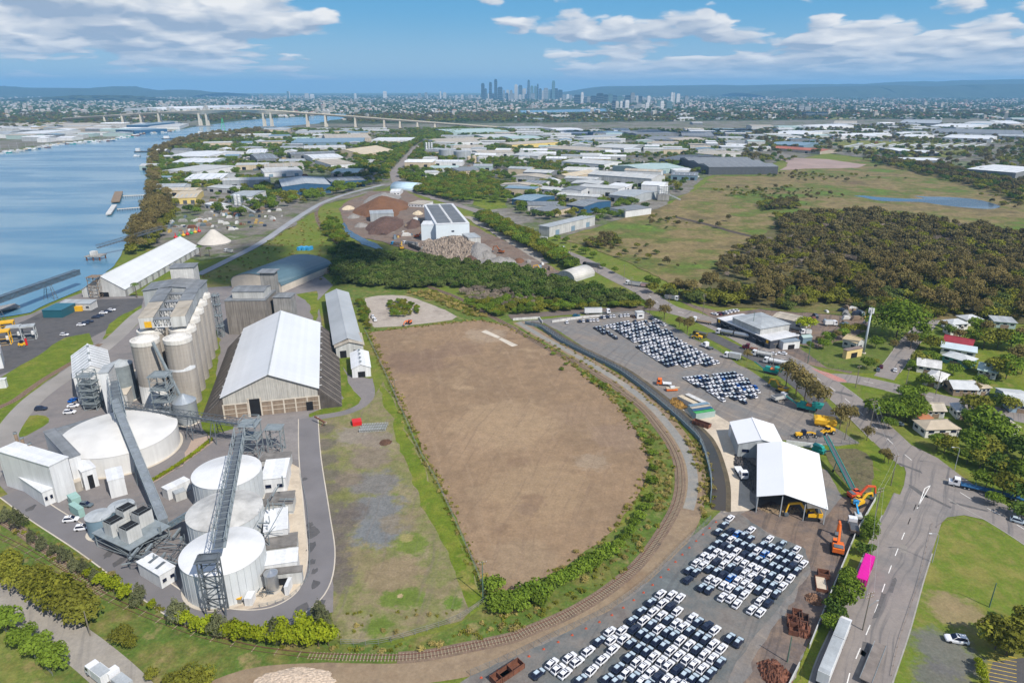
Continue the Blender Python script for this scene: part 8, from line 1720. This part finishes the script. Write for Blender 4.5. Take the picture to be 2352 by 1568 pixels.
# ---- masses that nobody could count: scattered with geometry nodes
def coll(name, kinds):
    c = bpy.data.collections.new(name)
    for k in kinds:
        for cm, tm in PROTO[k][0]:
            o = bpy.data.objects.new(k + '_leafage', cm); c.objects.link(o)
    return c
def scatter(name, label, pts, kinds, sc, cat='trees'):
    me = bpy.data.meshes.new(name); me.from_pydata([p[:3] for p in pts], [], [])
    a = me.attributes.new('sc', 'FLOAT', 'POINT'); a.data.foreach_set('value', [p[3] for p in pts]); b = me.attributes.new('rz', 'FLOAT', 'POINT'); b.data.foreach_set('value', [random.uniform(0, 6.28) for p in pts])
    o = tag(put(name, me), label, cat, None, 'stuff'); ng = bpy.data.node_groups.new(name, 'GeometryNodeTree')
    ng.interface.new_socket('Geometry', in_out='INPUT', socket_type='NodeSocketGeometry'); ng.interface.new_socket('Geometry', in_out='OUTPUT', socket_type='NodeSocketGeometry')
    N = ng.nodes; L = ng.links; gi = N.new('NodeGroupInput'); go = N.new('NodeGroupOutput'); ci = N.new('GeometryNodeCollectionInfo'); ci.inputs[0].default_value = coll(name + '_kinds', kinds); ci.inputs[1].default_value = True; ci.inputs[2].default_value = True
    ip = N.new('GeometryNodeInstanceOnPoints'); L.new(gi.outputs[0], ip.inputs['Points']); L.new(ci.outputs[0], ip.inputs['Instance']); ip.inputs['Pick Instance'].default_value = True
    at = N.new('GeometryNodeInputNamedAttribute'); at.data_type = 'FLOAT'; at.inputs[0].default_value = 'sc'; L.new(at.outputs[0], ip.inputs['Scale'])
    ar = N.new('GeometryNodeInputNamedAttribute'); ar.data_type = 'FLOAT'; ar.inputs[0].default_value = 'rz'; cx = N.new('ShaderNodeCombineXYZ'); L.new(ar.outputs[0], cx.inputs[2]); L.new(cx.outputs[0], ip.inputs['Rotation'])
    L.new(ip.outputs[0], go.inputs[0]); m = o.modifiers.new('scatter', 'NODES'); m.node_group = ng; return o
def fill(uv, spacing, s0, s1, z=0.0, prob=1.0, clear=(), clump=0.0):
    poly = [G(u, v).to_2d() for u, v in uv]; poly = [(p.x, p.y) for p in poly]; xs = [p[0] for p in poly]; ys = [p[1] for p in poly]; o = []
    y = min(ys)
    while y < max(ys):
        x = min(xs)
        while x < max(xs):
            px_, py_ = x + random.uniform(-.6, .6) * spacing, y + random.uniform(-.6, .6) * spacing
            if random.random() < prob and inpoly(px_, py_, poly) and not any(inpoly(px_, py_, c) for c in clear):
                if not clump or math.sin(px_ * .021 + 1.3 * math.sin(py_ * .017)) + math.sin(py_ * .026 + px_ * .011) + random.gauss(0, .5) > clump: o.append((px_, py_, z, random.uniform(s0, s1)))
            x += spacing
        y += spacing
    return o
scatter('mangrove_wood', 'dense dark mangrove thicket behind the bare lot', fill([(760, 585), (792, 562), (850, 588), (905, 585), (985, 600), (1090, 612), (1200, 622), (1260, 640), (1340, 660), (1460, 690), (1475, 702), (1330, 706), (1230, 690), (1120, 668), (1000, 660), (930, 668), (860, 660), (775, 655), (765, 620)], 4.8, .7, 1.15), ('mangrove', 'dark', 'mangrove'), 1)
scatter('grey_scrub', 'pale grey leafless scrub beside the mangroves', fill([(1050, 668), (1110, 655), (1180, 665), (1250, 690), (1240, 708), (1120, 706), (1080, 692)], 4.6, .6, 1.0), ('grey',), 1)
scatter('green_scrub', 'green shrubs along the yard lane and clearing', fill([(1230, 690), (1330, 705), (1480, 702), (1500, 712), (1400, 710), (1300, 716), (1130, 728), (1080, 712), (1060, 700)], 4.0, .3, .75) + fill([(822, 700), (838, 690), (852, 745), (846, 760), (834, 740)], 3.0, .3, .6) + fill([(890, 700), (920, 690), (960, 705), (970, 722), (900, 732)], 2.6, .2, .45), ('broad', 'olive'), 1)
scatter('reed_bed', 'tall dry reeds and weeds along the railway', fill([(930, 672), (1000, 668), (1080, 705), (1120, 728), (1080, 728), (990, 690)], 2.2, .7, 1.2) + fill([(1500, 1060), (1530, 1060), (1545, 1110), (1535, 1160), (1500, 1200), (1490, 1150)], 2.0, .4, .8) + fill([(1580, 985), (1632, 1050), (1645, 1130), (1630, 1190), (1600, 1195), (1605, 1100), (1570, 1020)], 2.0, .4, .9) + fill([(1250, 765), (1400, 845), (1520, 925), (1580, 985), (1560, 985), (1440, 880), (1300, 800)], 2.2, .3, .7) + fill([(600, 1470), (760, 1490), (1000, 1480), (1130, 1420), (1300, 1375), (1280, 1400), (1100, 1465), (900, 1500), (620, 1492)], 2.4, .25, .7, prob=.7), ('reed', 'weed'), 1)
scatter('casuarina_wood', 'broad belt of brownish swamp trees across the marsh', fill([(1780, 520), (1850, 500), (1990, 492), (2110, 510), (2352, 545), (2700, 580), (2700, 640), (2352, 622), (2150, 618), (1960, 606), (1880, 590), (1800, 560)], 5.4, .5, 1.35, .3) + fill([(1640, 620), (1680, 580), (1740, 555), (1800, 555), (1860, 590), (1900, 610), (1780, 640), (1700, 655)], 6, .6, 1.1, .3, prob=.85), ('forest_brown', 'forest_brown', 'forest_olive', 'grey'), 1)
scatter('swamp_wood', 'lighter olive swamp wood behind the house quarter', fill([(1490, 672), (1560, 690), (1640, 708), (1720, 700), (1800, 715), (1900, 698), (1990, 720), (2080, 735), (2200, 728), (2352, 745), (2700, 770), (2700, 640), (2352, 625), (2150, 620), (1960, 612), (1800, 645), (1700, 668), (1600, 672)], 5.0, .45, 1.25, .1), ('forest_olive', 'forest_olive', 'mangrove', 'gum'), 1)
scatter('marsh_shrubs', 'scattered dark shrubs dotted over the open marsh', fill([(1340, 560), (1400, 530), (1520, 490), (1620, 440), (1660, 410), (1800, 400), (2000, 385), (2352, 430), (2352, 530), (2000, 490), (1780, 520), (1640, 610), (1560, 650), (1440, 600)], 10, .3, .85, .3, prob=.75, clump=1.0, clear=[[tuple(p) for p in offs([G(1764 + a / 4, 147 + b / 4).to_2d() for a, b in POND_UV], 0)]]) + fill([(1345, 560), (1410, 545), (1425, 560), (1380, 572), (1345, 572)], 4.5, .6, 1.0, .3) + fill([(1740, 470), (1830, 460), (1835, 480), (1750, 486)], 5, .6, 1.0, .3) + fill([(1780, 500), (1900, 500), (1880, 545), (1790, 530)], 6, .6, 1.0, .3), ('mangrove', 'forest_brown', 'forest_olive'), 1)
scatter('roadside_wood', 'line of dense trees between scrapyard and main road', fill([(1090, 495), (1130, 500), (1215, 545), (1290, 590), (1330, 618), (1320, 628), (1260, 600), (1170, 552), (1100, 512)], 5.0, .8, 1.25, .3) + fill([(960, 420), (1060, 410), (1180, 428), (1180, 452), (1090, 445), (1080, 470), (985, 452), (945, 440)], 6, .7, 1.2, .3) + fill([(740, 520), (765, 500), (800, 555), (780, 565), (745, 540)], 5, .5, 1.0), ('dark', 'broad', 'olive'), 1)
scatter('river_bank_trees', 'belt of olive trees along the river bank', fill([(300, 575), (300, 550), (316, 528), (335, 500), (345, 470), (400, 470), (410, 500), (380, 520), (375, 550), (330, 585), (285, 590)], 7, .9, 1.4, .4) + fill([(340, 462), (340, 440), (345, 395), (343, 360), (360, 345), (430, 322), (480, 312), (600, 300), (620, 312), (480, 330), (400, 345), (365, 362), (366, 400), (370, 430), (390, 462)], 9, .8, 1.3, .4), ('forest_olive', 'gum', 'olive'), 1)
scatter('weeds', 'low weeds and tussocks over the rail embankment and rough edges', fill([(0, 1215), (100, 1225), (300, 1340), (420, 1440), (640, 1450), (770, 1468), (900, 1485), (1040, 1445), (1125, 1390), (1300, 1370), (1480, 1200), (1505, 1060), (1420, 930), (1300, 830), (1180, 760), (1210, 755), (1330, 825), (1440, 895), (1520, 970), (1570, 1050), (1570, 1150), (1500, 1270), (1330, 1405), (1150, 1475), (950, 1512), (700, 1515), (400, 1450), (200, 1365), (0, 1250)], 1.9, .3, .9, prob=.42, clear=[[tuple(p) for p in offs(rl, 1.5)] + [tuple(p) for p in offs(rl, -1.5)][::-1]]) + fill([(846, 770), (862, 775), (905, 870), (960, 1000), (1030, 1140), (1090, 1280), (1120, 1368), (1108, 1372), (1040, 1210), (960, 1040), (900, 890)], 2.2, .3, .8, prob=.5) + fill([(440, 640), (560, 590), (690, 505), (745, 472), (790, 520), (850, 580), (775, 640), (600, 655)], 5.5, .4, 1.2, prob=.35) + fill([(770, 1400), (1060, 1400), (1040, 1430), (900, 1470), (780, 1475)], 2.2, .2, .6, prob=.4), ('weed', 'reed', 'weed'), 1)
LOTO = [tuple(G(*q).to_2d()) for q in [(845, 763), (1105, 735), (1160, 748), (1230, 780), (1300, 825), (1370, 880), (1430, 945), (1470, 1000), (1495, 1052), (1480, 1110), (1450, 1165), (1420, 1205), (1370, 1250), (1300, 1300), (1230, 1340), (1125, 1375), (1095, 1300), (1060, 1220), (1010, 1110), (970, 1040), (930, 950), (890, 860), (845, 763)]]
scatter('edge_weeds', 'straggling weeds along the rim of the bare lot', [(c.x + random.gauss(0, 1.1), c.y + random.gauss(0, 1.1), 0, random.uniform(.15, .7)) for c, d in walk(LOTO, .45) if random.random() < .6], ('weed', 'weed', 'reed'), 1)
# trees among the sheds, in the suburbs and on the far side of the river
def clearof(pts, m=1.0):
    o = []
    A = np.array(FC); 
    for p in pts:
        d = (A[:, 0] - p[0]) ** 2 + (A[:, 1] - p[1]) ** 2
        if np.all(d > (A[:, 2] * .8 * m) ** 2): o.append(p)
    return o
for f in FOOT[len(FC):]: FC.append(footc(f))
roadk = [[(p.x, p.y) for p in offs(far_rd, 9)] + [(p.x, p.y) for p in offs(far_rd, -9)][::-1], [(p.x, p.y) for p in offs(p2, 8)] + [(p.x, p.y) for p in offs(p2, -8)][::-1], [(p.x, p.y) for p in offs(wr, 6)] + [(p.x, p.y) for p in offs(wr, -6)][::-1]]
tz = fill([(345, 460), (345, 350), (560, 300), (900, 300), (1180, 296), (1180, 470), (1000, 455), (900, 420), (830, 440), (740, 460), (560, 500), (420, 500)], 12, .8, 1.5, .3, clump=-.35, clear=roadk) + fill([(1180, 490), (1180, 300), (1700, 300), (1700, 400), (1630, 400), (1520, 470), (1380, 515), (1290, 540)], 12.5, .7, 1.4, .3, clump=-.35, clear=roadk)
scatter('district_trees', 'dark street and yard trees among the industrial sheds', clearof(tz), ('dark', 'broad', 'forest_olive'), 1)
scatter('avenue_trees', 'dense avenue of trees along the far road', fill([(880, 395), (905, 355), (950, 328), (990, 310), (1050, 296), (1080, 300), (1010, 322), (965, 340), (930, 372), (900, 400)], 9, 1.0, 1.6, .3, clear=roadk), ('forest_olive', 'broad', 'dark'), 1)
scatter('logistics_trees', 'tree belts between the logistics sheds', clearof(fill([(1700, 400), (1700, 300), (2352, 280), (2700, 290), (2700, 430), (2352, 415), (2060, 372), (1900, 352)], 20, 1.0, 1.7, .3, clump=-.7)) + fill([(1980, 368), (2060, 372), (2200, 392), (2352, 425), (2352, 470), (2230, 430), (2080, 392)], 9, .9, 1.4, .3), ('forest_brown', 'dark', 'forest_olive'), 1)
scatter('far_wood', 'wooded river plain on the far side towards the city', fill([(1180, 286), (2352, 270), (2352, 256), (1500, 262), (1180, 266)], 30, 1.2, 2.2, .3, clump=-.5) + fill([(800, 284), (1180, 282), (1180, 262), (800, 268)], 24, 1.5, 2.4, .3) + fill([(0, 300), (0, 262), (480, 262), (480, 282), (300, 285)], 26, 1.2, 2.2, .3, clump=-.3) + fill([(480, 283), (600, 272), (600, 262), (480, 264)], 22, 1.3, 2.2, .3), ('dark', 'forest_olive', 'forest_brown'), 1)
# suburbs: houses and trees to the foot of the hills
def suburb():
    rs = np.random.default_rng(5); n = 25000
    V = []; F = []; M = []
    mats = [pm('suburb_white', (.55, .55, .55), .6, .1), pm('suburb_grey', (.22, .23, .24), .6, .1), pm('suburb_red', (.34, .12, .09), .8, .1), pm('suburb_tan', (.46, .38, .29), .8, .1), pm('suburb_wall', (.36, .34, .30), .8, .1)]
    v = 214.5 + 62 * rs.beta(1.0, 1.7, n); u = rs.uniform(-250, 2600, n); k = 0; T = []
    riv = [(p.x, p.y) for p in gpoly(RIVER_UV)]
    for i in range(n):
        if v[i] > 250 and 1180 < u[i] and rs.random() < .3 or math.sin(u[i] * .021 + v[i] * .31) + math.sin(u[i] * .047 - v[i] * .55) + rs.normal(0, .6) < -.45: continue
        p = G(float(u[i]), float(v[i]))
        if p.y > 14500 or (v[i] > 256 and inpoly(p.x, p.y, riv)) or (250 < v[i] < 261 and 1190 < u[i] < 1400): continue
        f = 1 + p.y / 14000; w = rs.uniform(9, 20) * f; d = rs.uniform(8, 14) * f; h = rs.uniform(3.5, 6.5) * (1 if rs.random() < .93 else rs.uniform(2, 5)); rise = rs.uniform(1.5, 3); a = rs.uniform(0, pi); c, s = cos(a), sin(a)
        red = .34 if u[i] > 1550 else .14
        m = int(rs.choice(4, p=[.42 - red * .5, .36 - red * .3, red * .8, .22]))
        L = [(-w / 2, -d / 2, 0), (w / 2, -d / 2, 0), (w / 2, d / 2, 0), (-w / 2, d / 2, 0), (-w / 2, -d / 2, h), (w / 2, -d / 2, h), (w / 2, d / 2, h), (-w / 2, d / 2, h), (-w / 4, 0, h + rise), (w / 4, 0, h + rise)]
        V += [(p.x + x * c - y * s, p.y + x * s + y * c, z + .3) for x, y, z in L]; o = k * 10
        F += [(o, o + 1, o + 5, o + 4), (o + 1, o + 2, o + 6, o + 5), (o + 2, o + 3, o + 7, o + 6), (o + 3, o, o + 4, o + 7), (o + 4, o + 5, o + 9, o + 8), (o + 5, o + 6, o + 9), (o + 6, o + 7, o + 8, o + 9), (o + 7, o + 4, o + 8)]; M += [4] * 4 + [m] * 4; k += 1
    me = bpy.data.meshes.new('suburb_houses'); me.from_pydata(V, [], F)
    for m in mats: me.materials.append(m)
    me.polygons.foreach_set('material_index', M); me.update(); tag(put('suburb_houses', me), 'thousands of small pale suburban roofs reaching to the hills', 'houses', None, 'stuff')
suburb()
rs = np.random.default_rng(8); pts = []
riv = [(p.x, p.y) for p in gpoly(RIVER_UV)]
for i in range(24000):
    v = 214 + 62 * rs.beta(1.1, 1.6); u = rs.uniform(-300, 2700); p = G(float(u), float(v))
    if p.y > 15000 or (v > 256 and inpoly(p.x, p.y, riv)) or (249 < v < 262 and 1190 < u < 1400): continue
    f = 1 + p.y / 16000; pts.append((p.x, p.y, .3, rs.uniform(.55, 1.35) * f))
proto('farclump', 8, 6.5, 6, 70, 2.2, 'dark', zc=.4, flatness=.7)
scatter('suburb_trees', 'dark tree cover between the suburban roofs', pts, ('farclump',), 1)
# small vehicles and clutter in the district yards: too small and many to pick apart
V = MB(); cl = [WHITE2, CARS, CARD, RUST, BGREY, pm('faded_yellow', (.40, .27, .08), .7, .2), TIMBER, CONC2]
def clutter(uv, n, s=1.0):
    poly = [G(u, v).to_2d() for u, v in uv]; poly = [(p.x, p.y) for p in poly]; xs = [p[0] for p in poly]; ys = [p[1] for p in poly]; k = 0
    A = np.array(FC)
    while k < n:
        x, y = random.uniform(min(xs), max(xs)), random.uniform(min(ys), max(ys)); k += .25
        if not inpoly(x, y, poly) or np.any((A[:, 0] - x) ** 2 + (A[:, 1] - y) ** 2 < (A[:, 2] * .62) ** 2): continue
        k += .75; a = random.choice((.1, .2, 1.65, 1.75, random.uniform(0, 3))); L, w, h = random.choice(((4.4, 1.8, 1.4), (4.4, 1.8, 1.4), (6, 2.4, 2.6), (9, 2.5, 3), (3, 3, 2))); L, w, h = L * s, w * s, h * s; c_, s_ = cos(a), sin(a); m = random.choice((0, 0, 1, 2, 7, 7, 7, 3, 4, 5, 6, 6))
        B = [(-L / 2, -w / 2, 0), (L / 2, -w / 2, 0), (L / 2, w / 2, 0), (-L / 2, w / 2, 0), (-L * .4, -w / 2, h * .6), (L * .46, -w / 2, h * .55), (L * .46, w / 2, h * .55), (-L * .4, w / 2, h * .6), (-L * .3, -w * .4, h), (L * .2, -w * .4, h), (L * .2, w * .4, h), (-L * .3, w * .4, h)]
        V.add([(x + p[0] * c_ - p[1] * s_, y + p[0] * s_ + p[1] * c_, p[2] + .3) for p in B], [(0, 1, 5, 4), (1, 2, 6, 5), (2, 3, 7, 6), (3, 0, 4, 7), (4, 5, 9, 8), (5, 6, 10, 9), (6, 7, 11, 10), (7, 4, 8, 11), (8, 9, 10, 11)], m)
clutter([(350, 470), (350, 360), (560, 305), (900, 310), (890, 395), (760, 405), (590, 470)], 420); clutter([(1180, 480), (1180, 302), (1700, 300), (1700, 370), (1520, 440), (1380, 500)], 900); clutter([(960, 405), (960, 330), (1180, 300), (1180, 400)], 200); clutter([(1700, 355), (1700, 300), (2352, 280), (2352, 330), (1900, 350)], 320, 1.3); clutter([(430, 530), (460, 480), (640, 470), (660, 500), (560, 540)], 90); clutter([(1855, 725), (1960, 705), (2000, 740), (1900, 760)], 26, .8); clutter([(1120, 590), (1250, 605), (1310, 640), (1200, 618)], 14); clutter([(375, 540), (400, 500), (440, 500), (420, 545)], 24); clutter([(920, 520), (965, 520), (965, 545), (900, 550)], 10)
tag(V.build('yard_vehicles', cl, fix=False), 'small vehicles and clutter parked between the industrial sheds', 'vehicles', None, 'stuff')
# boats along the far bank
for k in range(64):
    t_ = k / 63; u = 5 + 395 * t_; v = float(np.interp(u, [0, 60, 130, 250, 330, 420], [353, 346, 332, 323, 307, 298])) + random.uniform(-.5, 3.0); p = G(u, v); L = random.uniform(12, 26)
    r = empty('moored_boat', (p.x, p.y, .4), random.uniform(-.4, .4) + (1.2 if k % 3 == 0 else 0), f'small moored boat on the far bank, {ordn(k + 1)} from the picture edge', 'boat', 'boats moored along the far bank')
    MB().loft([[(-L / 2, -2, 1.6), (-L / 2, 2, 1.6), (-L / 2, 1.5, -.2), (-L / 2, -1.5, -.2)], [(0, -2.4, 1.6), (0, 2.4, 1.6), (0, 1.8, -.3), (0, -1.8, -.3)], [(L / 2, -.2, 2.6), (L / 2, .2, 2.6), (L / 2 - 1.5, .1, 0), (L / 2 - 1.5, -.1, 0)]]).build('hull', random.choice((WHITE, WHITE, BLUE, RUST, OFFW, TEAL)), r)
    MB().box(-L * .3, -1.6, 1.6, L * .1, 1.6, 4.2).build('cabin', random.choice((WHITE, OFFW, CREAM, WHITE)), r)
    if k % 3 == 0: MB().tube((0, 0, 1.6), (0, 0, random.uniform(9, 20)), .2, n=5).build('mast', LGREY, r)
for u, v, L, lb, m in ((400, 320, 60, 'dark barge moored off the point', STEELD), (475, 309, 55, 'red and dark dredger near the bridge pier', RUST), (513, 304, 45, 'green crane barge beside the bridge', pm('bright_green_hull', (.08, .50, .22), .5, .1)), (330, 350, 34, 'dark hulled work boat at the small jetty', STEELD), (316, 361, 13, 'small white launch in mid river', WHITE)):
    p = G(u, v); r = empty('work_boat', (p.x, p.y, .4), radians(8), lb, 'boat'); MB().loft([[(-L / 2, -6, 2), (-L / 2, 6, 2), (-L / 2, 5, -.2), (-L / 2, -5, -.2)], [(L * .3, -6, 2), (L * .3, 6, 2), (L * .3, 5, -.2), (L * .3, -5, -.2)], [(L / 2, -1, 3.5), (L / 2, 1, 3.5), (L / 2 - 2, .5, 0), (L / 2 - 2, -.5, 0)]]).build('hull', m, r); MB().box(-L * .42, -3, 2, -L * .2, 3, 8 if L > 20 else 4).build('cabin', WHITE, r)
    if 'crane' in lb:
        for dx in (-6, 6): MB().bar((dx, 0, 2), (2, 0, 42), 1.2).build('boom', m, r)
# ------------------------------------------------------------------ air
me = bpy.data.meshes.new('haze'); bmm = bmesh.new(); bmesh.ops.create_cube(bmm, size=1); bmm.to_mesh(me); bmm.free()
hz = put('haze', me, None, (0, 0, 205)); hz.scale = (54000, 54000, 430); tag(hz, kind='stuff')
hm_ = bpy.data.materials.new('haze'); hm_.use_nodes = True; t = NT(hm_.node_tree)
HAZE_D = 7e-5
pv = t.n('ShaderNodeVolumePrincipled', {'Color': (.28, .62, 1.0, 1), 'Density': HAZE_D, 'Anisotropy': 0.0}); o = t.n('ShaderNodeOutputMaterial'); t.t.links.new(pv.outputs[0], o.inputs['Volume']); me.materials.append(hm_)
# ------------------------------------------------------------------ low cumulus overhead, behind the camera; their shade dapples the far plant and marsh
CLM = pm('cloud_white', (.8, .8, .82), 1.0, .05)
def cloud(label, u, v, rx, ry, seed):
    rs = np.random.default_rng(seed); p = G(u, v); z = 1400.0; k = (z - 0) / sd.z; bm = bmesh.new()
    for i in range(16):
        a = rs.uniform(0, 6.28); q = rs.uniform(0, 1) ** .6; r = rs.uniform(.22, .42) * min(rx, ry)
        ret = bmesh.ops.create_icosphere(bm, subdivisions=2, radius=r); bmesh.ops.translate(bm, verts=ret['verts'], vec=(q * rx * cos(a), q * ry * sin(a), r * .5 + rs.uniform(0, .25) * r))
        for w in ret['verts']: w.co += Vector(rs.normal(0, r * .06, 3))
    me = bpy.data.meshes.new('cloud'); bm.to_mesh(me); bm.free(); me.materials.append(CLM); me.shade_smooth(); o = put('cloud', me, None, (p.x + sd.x * k, p.y + sd.y * k, z)); return tag(o, label, 'cloud', None, 'stuff')
cloud('low white cumulus cloud shading the domed store and mangroves', 715, 603, 62, 72, 1)
cloud('low white cumulus cloud shading the far creek sheds', 1540, 308, 330, 130, 2)
cloud('low white cumulus cloud shading the blue shed quarter', 740, 415, 90, 100, 4)
